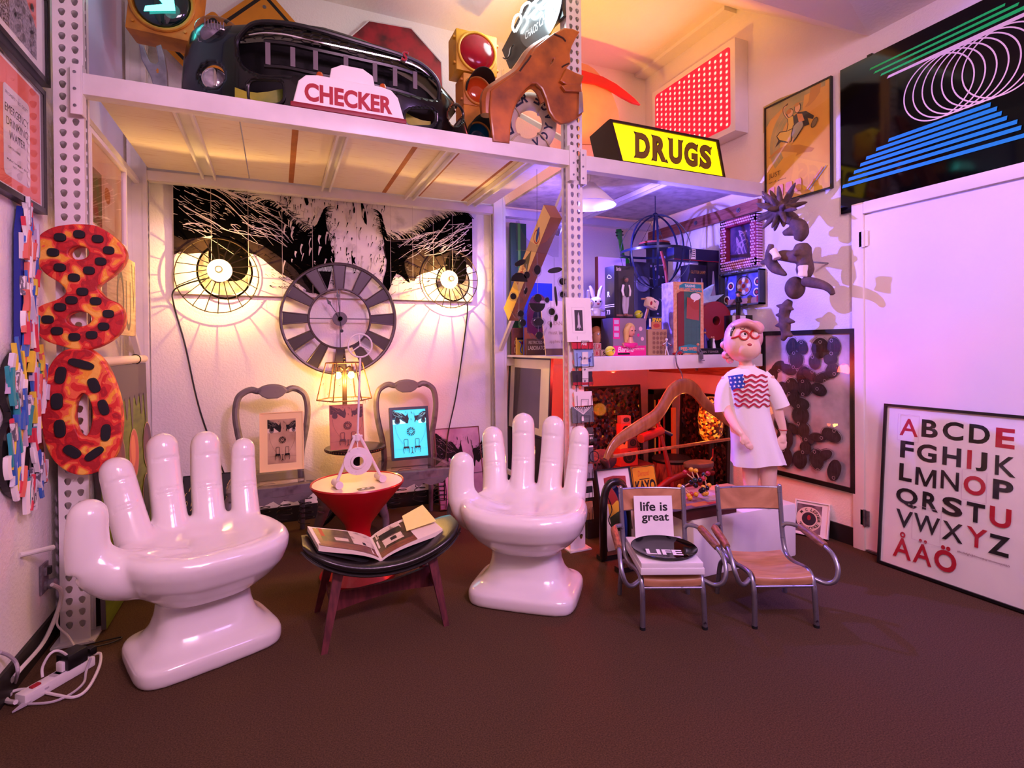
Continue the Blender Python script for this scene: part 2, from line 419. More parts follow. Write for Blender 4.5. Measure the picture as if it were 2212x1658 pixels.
deck('pale particle shelf board with two brown stripes in the middle of the upper shelf', -.158, .985, 2.402, CHIP, ((.10, .032), (.74, .03)))
deck('pale particle shelf board of the upper shelf ending at the middle upright', .992, 1.612, 2.402, CHIP, ((1.0, .02), (1.35, .02)))
VIO = mat('grey_particle_board', 'cbbdb4', .75, col2='a89a92', vscale=14, thr=(.3, .6), bump=.1)
deck('grey particle shelf board under the yellow lit drugs sign', 1.726, 2.46, 2.395, VIO)
deck('grey particle shelf board of the right upper shelf meeting the right wall', 2.465, 3.19, 2.395, VIO)
deck('white shelf board holding all the toys', 1.726, 3.19, 1.163, WHITE)
def support(x, z, label, w_=.05):
    b = MB(RACKM); b.box((x-w_/2, 3.46, z-.02), (.012, 1.16, .035)); b.box((x+w_/2, 3.46, z-.02), (.012, 1.16, .035)); b.box((x, 3.46, z-.006), (w_, 1.16, .008))
    solo(b, 'shelf_support', label, 'shelf support', None, smooth=0)
support(-.40, 2.393, 'white cross support under the upper shelf, leftmost of the row', .07)
support(.33, 2.393, 'white cross support under the upper shelf below the taxi roof sign')
support(.93, 2.393, 'white cross support under the upper shelf below the traffic light', .06)
support(1.43, 2.393, 'white cross support under the upper shelf beside the middle upright', .06)
support(2.47, 2.386, 'white cross support under the right upper shelf over the ring planter', .06)
REDWOOD = mat('red_stained_ledger', 'a5604a', .55, col2='7d3f30', vscale=4, stretch=(20, 2, 20))
for z, lab in ((2.25, 'wooden ledger with bolts under the right upper shelf on the right wall'), (1.04, 'wooden ledger with bolts under the toy shelf on the right wall')):
    r = thing('wall_ledger', lab, 'wooden ledger', TR(XR-.02, 3.46, z))
    b = MB(REDWOOD); b.box((0, 0, 0), (.036, 1.25, .09)); b.obj('board', None, r, 0)
    for y in (-.45, 0, .45):
        b = MB(STEEL); b.cyl((-.018, y, 0), (-.024, y, 0), .018, 12); b.cyl((-.024, y, 0), (-.032, y, 0), .009, 6); b.obj('bolt', None, r)
# ================================================================ hand chairs
def finger_mb(b, p0, p1, r0, r1, bend=(0, 0, 0)):
    p0, p1 = V(p0), V(p1); n = 9; pts = []; rs = []
    for i in range(n):
        t = i/(n-1); pts.append(p0.lerp(p1, t)+V(bend)*sin(pi*t)); rs.append(r0+(r1-r0)*t)
    d = (pts[-1]-pts[-2]).normalized()
    for k in range(1, 6):
        a = k/5*pi/2*.98; pts.append(p1+d*r1*sin(a)); rs.append(max(.004, r1*cos(a)))
    b.tube(pts, rs, 20)
FING = [((-.205, .33, .43), (-.255, .455, .735), .070, .062), ((-.07, .375, .42), (-.085, .485, .81), .068, .063),
        ((.075, .375, .42), (.085, .485, .80), .068, .062), ((.215, .33, .42), (.235, .44, .765), .062, .052)]
def make_hand(tx=0):
    r = thing('hand_chair', 'a', 'chair', None)
    b = MB(GLOSSW)
    # pedestal with flared foot
    prof = [(.262, .205, 0), (.268, .211, .02), (.268, .211, .058), (.255, .20, .072), (.222, .17, .092), (.19, .142, .13), (.172, .124, .18), (.166, .118, .23), (.172, .125, .28), (.19, .145, .325), (.215, .17, .37), (.20, .165, .42)]
    b.loft([sup(hx, hy, z, 5 if z < .08 else 3.4, 48, 0, .205) for hx, hy, z in prof])
    # palm bowl
    prof = [(.172, .13, .25), (.20, .16, .272), (.245, .20, .305), (.286, .24, .352), (.306, .262, .405), (.308, .268, .44), (.295, .25, .468), (.27, .215, .476), (.22, .17, .462), (.12, .09, .447), (.02, .015, .443)]
    rings = []
    for hx, hy, z in prof:
        R = sup(hx, hy, z, 2.5, 48, 0, .165)
        for p in R:
            t = max(0, (p.y-.165)/.27); p.z += .035*t*t*(1 if z > .38 else .4)
            if p.x < -.1 and p.y < .2: p.z += .02*min(1, (-.1-p.x)/.2)
        rings.append(R)
    b.loft(rings)
    for p0, p1, r0, r1 in FING: finger_mb(b, p0, p1, r0, r1, (0, .02, 0))
    # heel of the thumb and the thumb
    b.tube(catmull([(-.08, .13, .385), (-.19, .125, .395), (-.27+tx*.6, .13, .42), (-.312+tx, .14, .48)], 4), [.07, .09, .088, .075], 20)
    finger_mb(b, (-.318+tx, .14, .46), (-.322+tx, .155, .645), .072, .062, (-.006, 0, 0))
    o = b.obj('body', None, r)
    remesh(o, .008, 16, .5)
    # finger creases pressed into the front of each finger
    me = o.data
    for v in me.vertices:
        c = v.co
        for (p0, p1, r0, r1) in FING:
            a, e = V(p0), V(p1); L = (e-a).length; d = (e-a)/L; t = (c-a).dot(d); q = c-a-d*t
            if q.length < .09 and q.y < .02:
                for tt, dep in ((L*.50, .004), (L*.545, .003), (L*.86, .0045)):
                    k = abs(t-tt)/.007
                    if k < 1 and abs(q.x) < .05: c.y += dep*(1-k*k)
    return r
hand = make_hand(-.06)
tag(hand, 'large glossy white hand shaped chair, the left and nearer of the pair', 'chair')
hand.matrix_world = TR(-.215, 2.36, 0) @ RZ(21)
h2 = make_hand(.0); h2.matrix_world = TR(1.005, 2.27, 0) @ RZ(-39.5)
tag(h2, 'large glossy white hand shaped chair, the right one beside the middle upright', 'chair')
def px2(M, ax, val, pts):
    I = M.inverted(); out = []
    for p in pts:
        q = I @ at(p[0], p[1], ax, val); out.append((q.x, q.y))
    return out
def cr(pts, x0, y0, k): return [(x0+p[0]/k, y0+p[1]/k) for p in pts]       # crop pixels to photo pixels
def bake(o):
    dg = bpy.context.evaluated_depsgraph_get(); dg.update()
    me = bpy.data.meshes.new_from_object(o.evaluated_get(dg)); o.modifiers.clear(); o.data = me; return o
def inpoly(x, y, P):
    c = False; j = len(P)-1
    for i in range(len(P)):
        if (P[i][1] > y) != (P[j][1] > y) and x < (P[j][0]-P[i][0])*(y-P[i][1])/(P[j][1]-P[i][1])+P[i][0]: c = not c
        j = i
    return c
# ================================================================ black car bumper on the upper shelf
ZT = 2.4125
XC, HW = .42, .74
def yplan(x): return 2.905+.30*abs((x-XC)/HW)**3.2
def bpt(px, py, off=0):
    y = 2.95
    for _ in range(9): p = at(px, py, 'y', y); y = yplan(p.x)+off
    return p
BUMP = mat('scratched_black_bodywork', '08060a', .18, coat=.35, var=.5, vscale=9, spec=.3)
bumper = thing('car_bumper', 'scratched black car front bumper with open grille lying along the upper shelf', 'car part', TR(XC, 2.95, ZT))
Bi = bumper.matrix_world.inverted()
top = [bpt(*p) for p in [(398, 150), (402, 100), (415, 62), (440, 42), (480, 52), (530, 47), (600, 43), (700, 53), (780, 78), (860, 112), (930, 155), (975, 205), (1000, 250), (1006, 280)]]
def ztop(x):
    for a, c in zip(top, top[1:]):
        if a.x <= x <= c.x: return a.z+(c.z-a.z)*(x-a.x)/max(1e-6, c.x-a.x)
    return top[0].z if x < top[0].x else top[-1].z
K2 = 3.352
grille = catmull([bpt(*p) for p in cr([(440, 330), (500, 230), (590, 175), (780, 178), (1000, 222), (1300, 310), (1600, 400), (1780, 480), (1885, 590), (1900, 700), (1850, 745), (1500, 668), (1100, 580), (700, 570), (560, 545), (470, 470)], 380, 0, K2)], 4, True)
holeL = [bpt(*p) for p in circ(380+275/K2, 562/K2, 29)]
lowL = [bpt(*p) for p in rrect(380+525/K2, 585/K2, 380+785/K2, 765/K2, 18)]
lowR = [bpt(*p) for p in rrect(380+1650/K2, 790/K2, 380+1875/K2, 922/K2, 16)]
holeR = [bpt(*p) for p in circ(380+2015/K2, 845/K2, 18, 24, 25)]
HO = [[(p.x, p.z) for p in h] for h in (grille, holeL, lowL, lowR, holeR)]
b = MB(BUMP); nx, nz = 150, 44; x0, x1 = top[0].x, top[-1].x
vs = []
for i in range(nx+1):
    x = x0+(x1-x0)*i/nx; zt = max(ztop(x), ZT+.06)
    for j in range(nz+1):
        t = j/nz; z = ZT+(zt-ZT)*min(1, t*1.06)
        y = yplan(x)+(.02*(1-t)**3)+max(0, t-.72)**2*1.0-.02*sin(pi*min(1, t))
        if t > .945: y += (t-.945)*2.6
        vs.append((x, y, z))
fs = []
for i in range(nx):
    for j in range(nz):
        q = [i*(nz+1)+j, (i+1)*(nz+1)+j, (i+1)*(nz+1)+j+1, i*(nz+1)+j+1]
        cx = sum(vs[k][0] for k in q)/4; cz = sum(vs[k][2] for k in q)/4
        if not any(inpoly(cx, cz, h) for h in HO): fs.append(q)
b.vf(vs, fs, Bi); o = b.obj('shell', None, bumper)
md = o.modifiers.new('s', 'SOLIDIFY'); md.thickness = .012; md.offset = 1; bake(o)
RIM = mat('black_plastic_rim', '100e12', .35)
for nm, h, r_ in (('grille_surround', grille, .012), ('lamp_surround', holeL, .011), ('lower_vent', lowL, .008), ('lower_vent', lowR, .008), ('lamp_surround', holeR, .009)):
    b = MB(RIM); b.tube([V((p.x, yplan(p.x)-.014, p.z)) for p in h], r_, 8, Bi, True); b.obj(nm, None, bumper)
b = MB(CHROME); b.tube(catmull([V((p.x, p.y-.012, p.z)) for p in [bpt(*q) for q in cr([(530, 262), (640, 248), (800, 262), (1000, 308), (1300, 372), (1600, 440), (1740, 490), (1830, 555)], 380, 0, K2)]], 5), [.003, .006, .006, .006, .003], 6, Bi); b.obj('chrome_strip', None, bumper)
b = MB(REDINK); p = bpt(380+1650/K2, 425/K2); b.text('S', -.018, -.026, .018, .026, REDINK, .006, .03, Bi @ FACE_S((p.x, p.y-.025, p.z)), shear=.25); b.use(CHROME)
b.text('S', -.022, -.030, .022, .030, CHROME, .004, .05, Bi @ FACE_S((p.x, p.y-.021, p.z)), shear=.25); b.obj('emblem', None, bumper)
# honeycomb of the upper grille, lower bars and upright struts
b = MB(RIM); hexs = .030
gp = HO[0]; strip = [bpt(*q) for q in cr([(440, 300), (640, 262), (800, 276), (1000, 320), (1300, 386), (1600, 455), (1740, 505), (1900, 600)], 380, 0, K2)]
def zstrip(x):
    for a, c in zip(strip, strip[1:]):
        if a.x <= x <= c.x: return a.z+(c.z-a.z)*(x-a.x)/(c.x-a.x)
    return 9
for r_ in range(-2, 26):
    for c in range(0, 40):
        cx = -.25+c*hexs*1.5; cz = 2.5+r_*hexs*.62+(hexs*.31 if c % 2 else 0)
        E = [(cx+hexs*cos(RAD(a)), cz+hexs*.36*sin(RAD(a))) for a in (0, 60, 120, 180)]
        for e0, e1 in zip(E, E[1:]):
            mx, mz = (e0[0]+e1[0])/2, (e0[1]+e1[1])/2
            if inpoly(mx, mz, gp) and mz > zstrip(mx): b.tube([(e0[0], yplan(e0[0])+.012, e0[1]), (e1[0], yplan(e1[0])+.012, e1[1])], .0032, 4, Bi)
b.obj('honeycomb', None, bumper, 0)
b = MB(RIM)
for dz, r_ in ((-.012, .013), (-.135, .012)):
    pts = [V((p.x, yplan(p.x)+.03, p.z+dz)) for p in strip[1:-1]]; b.tube(catmull(pts, 4), r_, 6, Bi)
b.obj('cross_bar', None, bumper)
STRUT = mat('grey_plastic_strut', '6d6468', .45)
for q in [((665, 310), (665, 470)), ((845, 345), (845, 485)), ((1010, 370), (1005, 508)), ((1230, 410), (1225, 545)), ((1440, 460), (1435, 595)), ((1585, 490), (1580, 625)), ((1730, 520), (1728, 645))]:
    (a, c) = [bpt(*k, .02) for k in cr(q, 380, 0, K2)]; b = MB(STRUT)
    d = a.z-c.z; b.box((a.x, a.y, (a.z+c.z)/2), (.024, .014, d), Bi, .002); b.obj('strut', None, bumper, 0)
b = MB(MATTEBLACK); pl = []
for i in range(25):
    x = -.22+1.14*i/24; pl.append(x)
b.loft([[V((x, yplan(x)+.15, 2.50)), V((x, yplan(x)+.16, 2.50)), V((x, yplan(x)+.16, ztop(x)-.03)), V((x, yplan(x)+.15, ztop(x)-.03))] for x in pl], Bi); b.obj('inner_carrier', None, bumper)
LENS = mat('lamp_glass', 'cfc9d4', .12, .35, coat=.8, var=.35, vscale=30)
p = bpt(380+278/K2, 562/K2); k = 1/pxm(p)
b = MB(LENS); b.sph((p.x, p.y+.03, p.z), 24*k, Bi, 24, 14, (1, .5, 1)); b.use(CHROME)
b.tube([V((p.x+24*k*cos(2*pi*i/24), p.y+.02, p.z+24*k*sin(2*pi*i/24))) for i in range(24)], .004, 6, Bi, True)
b.box((p.x+.005, p.y-.004, p.z), (.016, .006, .085), Bi, .002); b.obj('fog_lamp', None, bumper)
p = bpt(468, 62); k = 1/pxm(p); DOME = pane_mat('smoked_dome', (.72, .70, .76), 1.5)
b = MB(LENS); b.sph((p.x, p.y+.05, p.z-.012), 30*k, Bi, 24, 14, (1.15, .9, .8))
for i in range(7): b.box((p.x-.05+i*.014, p.y-.02, p.z+.006), (.004, .012, .04), Bi)
b.obj('headlamp', None, bumper)
b = MB(DOME); b.sph((p.x+.005, p.y+.03, p.z-.005), 44*k, Bi, 32, 18, (1.05, .8, .72)); b.obj('lamp_cover', None, bumper)
CHALK = mat('chalk_scrawl', 'b49cb8', .9)
b = MB(CHALK); p = bpt(440, 100); T = Bi @ FACE_S((p.x, p.y-.05, p.z)) @ RZ(14)
for t_, q in (('UE', (-.02, .012, .03, .035)), ('PART', (.0, -.02, .085, .006))):
    T2 = Bi @ axes((p.x, p.y-.028, p.z), V((1, -.42, 0)).normalized(), (0, 0, 1), V((-.42, -1, 0)).normalized()) @ RZ(12)
    b.text(t_, *q, CHALK, 0, -.02, T2)
b.obj('chalk_writing', None, bumper, 0)
YEL = mat('yellow_sheet', 'a8a01c', .5, col2='5f7a18', vscale=5)
b = MB(YEL); b.loft([[V((x, 3.0+.02*sin(9*x), 2.415)), V((x, 3.03+.02*sin(9*x), 2.415)), V((x, 3.03, 2.56+.03*sin(14*x))), V((x, 3.0, 2.56+.03*sin(14*x)))] for x in [-.18+.05*i for i in range(21)]])
solo(b, 'plastic_sheet', 'crumpled yellow green plastic sheet seen through the grille of the black bumper', 'plastic sheet')
# ================================================================ CHECKER roof sign
M = FACE_S((.26, 2.80, ZT)); r = thing('taxi_roof_sign', 'white taxi roof sign with big red capitals on the edge of the upper shelf', 'taxi sign', M)
f = lambda *p: px2(M, 'y', 2.80, cr(p, 380, 0, K2))
BASER = mat('red_rubber_base', '8e1228', .5, var=.2)
a, c = f((828, 765), (1672, 905)); b = MB(BASER); b.box(((a[0]+c[0])/2, .012, -.035), (c[0]-a[0], .026, .075), bev=.008); b.obj('base', None, r)
wx0, wx1 = a[0]+.02, c[0]-.02; Hs = .142
SIGNW = mat('white_plastic_sign', 'f3ebe8', .25, coat=.4, emit='f6e6ee', es=.06)
ins = .055
pts = [(wx0, .024), (wx1, .024), (wx1-ins*.55, .024+Hs*.72), (wx1-ins*1.1, .024+Hs*.93), (wx1-ins*2, .024+Hs), (wx0+ins*2, .024+Hs), (wx0+ins*1.0, .024+Hs*.93), (wx0+ins*.45, .024+Hs*.72)]
b = MB(SIGNW); b.shape([pts], .05, TR(0, 0, -.035), .008)
b.obj('body', None, r)
b = MB(REDINK); b.text('CHECKER', wx0+.045, .036, wx1-.055, .036+.09, REDINK, .0015, .04, None, z=-.0015); b.obj('lettering', None, r, 0)
mx = (wx0+wx1)/2+.01; zt = .024+Hs
b = MB(SIGNW); b.shape([[(mx-.105, zt-.004), (mx+.105, zt-.004), (mx+.095, zt+.05), (mx+.05, zt+.075), (mx-.05, zt+.075), (mx-.095, zt+.05)]], .045, TR(0, 0, -.035), .008); b.obj('crown', None, r)
AMB = mat('amber_lens', 'd2601c', .2, trans=.3, coat=.5)
for sx in (-.155, .155):
    b = MB(AMB); b.lathe([(.018, 0), (.018, .022), (.014, .034), (.004, .041)], 14, TR(mx+sx, zt-.004, -.03) @ RX(-90)); b.obj('marker_lamp', None, r)
# ================================================================ traffic signal
YH = mat('worn_yellow_housing', 'e0a410', .5, col2='c08410', vscale=10, thr=(.25, .6)); OH = mat('worn_orange_housing', 'cf7f1d', .5, col2='9d5510', vscale=8, thr=(.2, .55))
REDL = mat('red_signal_glass', '8a0618', .15, var=.5, vscale=14, emit='b00c28', es=.22, spec=.35); AMBL = mat('amber_signal_glass', 'b03a12', .12, coat=.8, emit='b03a10', es=.1); BLUL = mat('blue_signal_glass', '06283f', .1, coat=.8, emit='06304a', es=.1)
YS = 3.22; p0 = at(1031, 113, 'y', YS); M = FACE_S((p0.x, YS, ZT)); r = thing('traffic_signal', 'yellow traffic signal with red, amber and blue lenses standing right of the black bumper', 'traffic light', M); k = 1/pxm(p0)
def sig(cx, cy, hw, hh, R, lm, hm, visor):
    b = MB(hm); b.box((cx, cy, -.09), (hw*2, hh*2, .17), bev=.008)
    for sy in (-1, 1): b.box((cx, cy+sy*hh*.62, -.03), (hw*2+.03, .014, .03), bev=.003)
    b.tube([(cx+R*1.08*cos(2*pi*i/32), cy+R*1.08*sin(2*pi*i/32), 0) for i in range(32)], .009, 8, None, True); b.obj('housing', None, r)
    b = MB(lm); b.sph((cx, cy, -.004), R, None, 28, 14, (1, 1, .32)); b.obj('lens', None, r)
    if visor:
        b = MB(MATTEBLACK); A = []
        for i in range(25):
            a_ = RAD(-15+210*i/24); l = .02+.11*max(0, sin(a_*.9+.15))**.6
            A.append([V((cx+R*1.12*cos(a_), cy+R*1.12*sin(a_), .0)), V((cx+R*1.12*cos(a_), cy+R*1.12*sin(a_), l)), V((cx+R*1.07*cos(a_), cy+R*1.07*sin(a_), l)), V((cx+R*1.07*cos(a_), cy+R*1.07*sin(a_), 0))])
        b.loft(A); b.obj('visor', None, r)
c1 = px2(M, 'y', YS, [(1031, 113), (1033, 195), (1034, 262)])
sig(*c1[0], 47*k, 44*k, 39*k, REDL, YH, False)
sig(*c1[1], 33*k, 34*k, 27*k, AMBL, OH, True)
hb = c1[2][1]+33*k; sig(c1[2][0], c1[2][1] if False else hb/2, 33*k, hb/2, 25*k, BLUL, OH, True)
# ================================================================ orange fender and lifebuoy
FEN = mat('rusty_orange_bodywork', 'bb661c', .38, coat=.3, col2='6e3812', vscale=6, thr=(.3, .62))
K3 = 4.144; YP = 2.79
M = FACE_S((1.35, YP, ZT)); r = thing('car_fender', 'dented orange car fender with a wheel arch leaning at the middle upright', 'car part', M)
f = lambda P, y=YP: px2(M, 'y', y, cr(P, 940, 0, K3))
out = [(530, 1250), (500, 980), (510, 820), (600, 750), (760, 640), (830, 550), (900, 440), (1000, 360), (1070, 310), (1160, 262), (1230, 270), (1275, 290), (1245, 340), (1215, 400), (1195, 470), (1200, 560), (1160, 600), (1180, 635), (1240, 670), (1310, 690), (1300, 740), (1280, 765), (1290, 830), (1310, 880), (1305, 1010), (1260, 1050), (1200, 1082), (1130, 1092), (1075, 1060), (1030, 990)]
arch = [(1005, 890), (965, 790), (910, 735), (860, 735), (800, 785), (730, 880), (690, 980), (665, 1100), (655, 1265)]
O2 = f(out); A2 = f(arch)
hole = f([(1020, 570), (1050, 510), (1075, 520), (1065, 560), (1020, 605)])
b = MB(FEN); b.shape([O2+A2, hole], .010, TR(0, 0, -.011), .010)
b.obj('panel', None, r)
b = MB(FEN); b.tube(catmull([(x, y, -.035) for x, y in A2+[]], 4), .03, 8, None, False, .5); b.obj('arch_lip', None, r)
b = MB(FEN); b.tube(catmull([(x-.008, y-.014, -.05) for x, y in O2[1:9]], 4), [.035, .05, .05, .045, .035], 10); b.obj('top_ridge', None, r)
b = MB(mat('dark_torn_edge', '3c2010', .8)); 
b.tube(catmull([(x, y, .004) for x, y in f([(1060, 310), (1100, 325), (1140, 345), (1165, 375)])], 4), .006, 6)
b.tube(catmull([(x, y, .004) for x, y in f([(1130, 605), (1150, 590), (1195, 570)])], 4), .005, 6); b.tube(catmull([(x, y, .002) for x, y in f([(755, 640), (790, 590), (830, 540), (855, 500)])], 4), .006, 6)
b.obj('torn_edge', None, r)
b = MB(FEN)
q = f([(1160, 640), (1240, 680), (1300, 700), (1280, 765), (1160, 770), (1110, 740)]); b.shape([q], .02, TR(0, 0, .014), .006)
q = f([(1125, 790), (1180, 775), (1275, 770), (1285, 830), (1150, 825)]); b.shape([q], .02, TR(0, 0, .012), .006); b.obj('lamp_bracket', None, r)
b = MB(CHROME); q = f([(1275, 840), (1298, 838), (1306, 1010), (1270, 1030)]); b.shape([q], .014, TR(0, 0, .014), .004); b.obj('end_trim', None, r)
BUOY = mat('weathered_canvas', 'cdbcae', .7, var=.25, vscale=7, bump=.2)
p = at(1148, 262, 'y', 2.95); R, rr = .142, .052
M = TR(p.x, 2.99, ZT+R+rr+.002) @ RZ(-28) @ RX(90) @ SC(.9, 1, 1)
r = thing('lifebuoy', 'weathered white lifebuoy with dark lettering inside the wheel arch of the orange fender', 'lifebuoy', M)
b = MB(BUOY); b.tube([(R*cos(2*pi*i/40), R*sin(2*pi*i/40), 0) for i in range(40)], rr, 14, None, True); b.obj('ring', None, r)
NAVY = mat('navy_ink', '1c1a40', .7)
b = MB(NAVY)
for word, a0, a1, fl in (('LERNER', 205, 100, 1), ('VOYAGE', -68, 62, -1)):
    for i, ch in enumerate(word):
        a_ = a0+(a1-a0)*i/(len(word)-1); T = RZ(a_) @ TR(R, 0, rr-.002) @ RZ(-90 if fl == 1 else 90)
        b.text(ch, -.022, -.028, .022, .028, NAVY, .003, .03, T, z=0)
b.obj('lettering', None, r, 0)
ROPE = mat('rope', 'bfa98e', .9)
b = MB(ROPE)
for a_ in (45, 135, 225, 315): b.tube([V((R*cos(RAD(a_)), R*sin(RAD(a_)), 0))+V((cos(RAD(a_))*cos(RAD(t)), sin(RAD(a_))*cos(RAD(t)), sin(RAD(t))))*(rr+.003) for t in range(0, 360, 20)], .006, 6, None, True)
b.obj('rope_band', None, r)
# ================================================================ arrow signal top left
p = at(350, 4, 'y', 3.55); k = 1/pxm(p); M = FACE_S(p) @ RY(-8) @ RZ(-6); r = thing('arrow_signal', 'orange signal housing with a glowing teal arrow near the ceiling at the left', 'traffic light', M)
b = MB(OH); b.box((0, 0, -.09), (.335, .37, .17), bev=.01); R = 55*k
b.tube([(R*1.1*cos(2*pi*i/36), R*1.1*sin(2*pi*i/36), 0) for i in range(36)], .012, 8, None, True)
for sx in (-1, 1):
    for sy in (-1, 1): b.cyl((sx*.13, sy*.14, -.01), (sx*.13, sy*.14, .006), .008, 8)
b.obj('housing', None, r)
b = MB(mat('dark_teal_lens', '04161c', .06, coat=1)); b.sph((0, 0, -.005), R, None, 28, 14, (1, 1, .3)); b.obj('lens', None, r)
TEAL = mat('teal_lamp', '40ffe8', .4, emit='5cfff0', es=5)
b = MB(TEAL); s_ = R*.98
b.lay = 200; b.p2([(s_*-.45, s_*-.72), (s_*.62, s_*-.42), (s_*.42, s_*.5), (s_*.22, s_*.46), (s_*.33, s_*-.2), (s_*-.42, s_*-.5)]); b.p2([(s_*-.55, s_*.45), (s_*-.3, s_*.62), (s_*.42, s_*-.16), (s_*.22, s_*-.32)])
b.obj('arrow', None, r, 0)
b = MB(STEEL); b.box((0, .1, -.2), (.04, .5, .06)); b.box((-.1, .33, -.2), (.3, .04, .04)); b.box((0, .345+.06, -.2), (.05, .2, .05)); b.obj('hanger_bracket', None, r)
light('arrow_glow', 'POINT', tuple(p+V((.05, -.15, -.05))), 0.35, (.2, 1, .9), None, .08)
# ================================================================ signs on the back wall above the shelf
ORS = mat('orange_sign', 'd68a1e', .45, var=.1)
def diamond(px, py, hp, lab, y=4.135):
    p = at(px, py, 'y', y); k = 1/pxm(p); h = hp*k; r = thing('warning_sign', lab, 'road sign', FACE_S(p)); q = h/math.sqrt(2)
    b = MB(ORS); b.shape([rrect(-q, -q, q, q, .025)], .006, RZ(45)); b.lay = 16; b.use(INK)
    b.shape([rrect(-q*.86, -q*.86, q*.86, q*.86, .02), rrect(-q*.76, -q*.76, q*.76, q*.76, .015)], 0, RZ(45) @ TR(0, 0, .0036)); b.obj('plate', None, r, 0)
    for s_ in (-1, 1):
        b = MB(STEEL); b.cyl((0, s_*h*.55, .003), (0, s_*h*.55, .008), .012, 10); b.obj('bolt', None, r)
diamond(572, 70, 98, 'orange diamond warning sign on the back wall behind the top of the black bumper')
diamond(462, 118, 95, 'orange diamond warning sign on the back wall peeking out left of the black bumper', 4.10)
p = at(850, 164, 'y', 4.13); k = 1/pxm(p); STP = mat('dirty_red_sign', '9c1428', .4, col2='2a0c14', vscale=4, thr=(.38, .55)); GRM = mat('grime_patch', 'a89aa6', .8)
r = thing('stop_sign', 'dirty red octagonal stop sign on the back wall behind the black bumper', 'road sign', FACE_S(p) @ RZ(3))
b = MB(STP); b.shape([circ(0, 0, 118*k, 8)], .008, RZ(22.5)); b.lay = 20
for x, y, s_ in ((.12, .12, .04), (.16, .06, .055), (.2, -.02, .03)): b.p2([(x+s_*(1+.4*sin(5*a))*cos(a)*.8, y+s_*(1+.3*cos(7*a))*sin(a)*.6) for a in [i*.42 for i in range(15)]], GRM)
b.obj('plate', None, r, 0)
b = MB(mat('sign_edge', 'c9c0c0', .5)); b.tube([(118*k*cos(RAD(22.5+45*i)), 118*k*sin(RAD(22.5+45*i)), .002) for i in range(8)], .006, 4, None, True); b.obj('edge', None, r)
# fork shaped bracket
GREY = mat('worn_grey_casting', '9a98a2', .5, .3, var=.35, vscale=18)
M = FACE_S((-.66, 3.55, ZT)); P = px2(M, 'y', 3.55, cr([(1198, 390), (1216, 398), (1252, 490), (1275, 535), (1330, 556), (1362, 530), (1352, 450), (1342, 398), (1366, 390), (1392, 470), (1412, 600), (1432, 760), (1440, 830), (1300, 830), (1320, 740), (1290, 640), (1215, 500)], 0, 0, 3.948))
b = MB(GREY); P[11:14] = [(P[11][0], 0), (P[12][0]+.01, 0), (P[13][0]-.01, 0)]; b.shape([P], .035, TR(0, 0, -.02), .006)
b.use(mat('orange_arrow_mark', 'c07a28', .7)); q = px2(M, 'y', 3.53, cr([(1330, 610), (1330, 590), (1322, 590), (1338, 568), (1354, 590), (1346, 590), (1348, 610)], 0, 0, 3.948)); b.shape([q], .001, TR(0, 0, .004))
solo(b, 'steel_fork', 'grey steel two pronged fork standing on the upper shelf left of the bumper', 'fork', M)
b = MB(mat('lavender_board', 'c9c6ea', .5)); b.box((XL+.02, 3.58, 2.41+.62), (.03, .9, 1.22)); b.use(mat('blue_board_edge', '2a46c8', .4)); b.box((XL+.02, 3.125, 2.41+.62), (.034, .012, 1.22))
solo(b, 'tall_board', 'tall lavender board with a blue edge against the left wall on the upper shelf', 'board', smooth=0)
# ================================================================ neon board on the middle upright
XN = 1.585; M = FACE_W((XN, 3.4, 3.0))
fN = lambda P: px2(M, 'x', XN, P)
r = thing('neon_sign', 'black board with glowing white neon and CHAOS in chalk beside the middle upright', 'neon sign', M)
b = MB(mat('black_board', '15181a', .5)); P = fN([(1084, 108), (1100, 148), (1217, 34), (1206, -40), (1150, -20)]); b.shape([P], .02, TR(0, 0, -.01)); b.obj('board', None, r, 0)
SLATE = mat('slate', '2b3336', .35, coat=.3)
P = fN([(1127, 75), (1134, 97), (1150, 104), (1180, 86), (1203, 52), (1216, 8), (1214, -24), (1180, -16), (1140, 20)]); b = MB(SLATE); b.shape([[(q.x, q.y) for q in catmull([(x, y, 0) for x, y in P], 4, True)]], .01, TR(0, 0, .006)); b.obj('slate', None, r, 0)
CHW = mat('white_chalk', 'f4f4f4', .8)
a, c = fN([(1138, 80), (1196, 36)]); ang = math.degrees(math.atan2(c[1]-a[1], c[0]-a[0])); L = math.hypot(c[0]-a[0], c[1]-a[1])
b = MB(CHW); T = TR(a[0], a[1], .0125) @ RZ(ang); b.text('CHAOS', 0, -.02, L*.5, .03, CHW, 0, -.005, T); b.text('CHAOS', L*.55, -.01, L*1.12, .05, CHW, 0, -.005, T); b.obj('chalk_lettering', None, r, 0)
NEON = mat('white_neon', 'ffffff', .5, emit='e8fbff', es=14)
nt = [fN(q) for q in ([(1121, 70), (1117, 60), (1122, 40), (1132, 34), (1136, 46), (1128, 62), (1124, 70)], [(1135, 30), (1140, 16), (1152, 8), (1156, 18), (1146, 34), (1152, 40), (1166, 26)], [(1160, 12), (1172, 2), (1180, -6), (1186, 4), (1176, 22), (1188, 18), (1200, 4)])]
for q in nt:
    b = MB(NEON); b.tube(catmull([(x, y, .035) for x, y in q], 5), .0075, 8); b.obj('neon_tube', None, r)
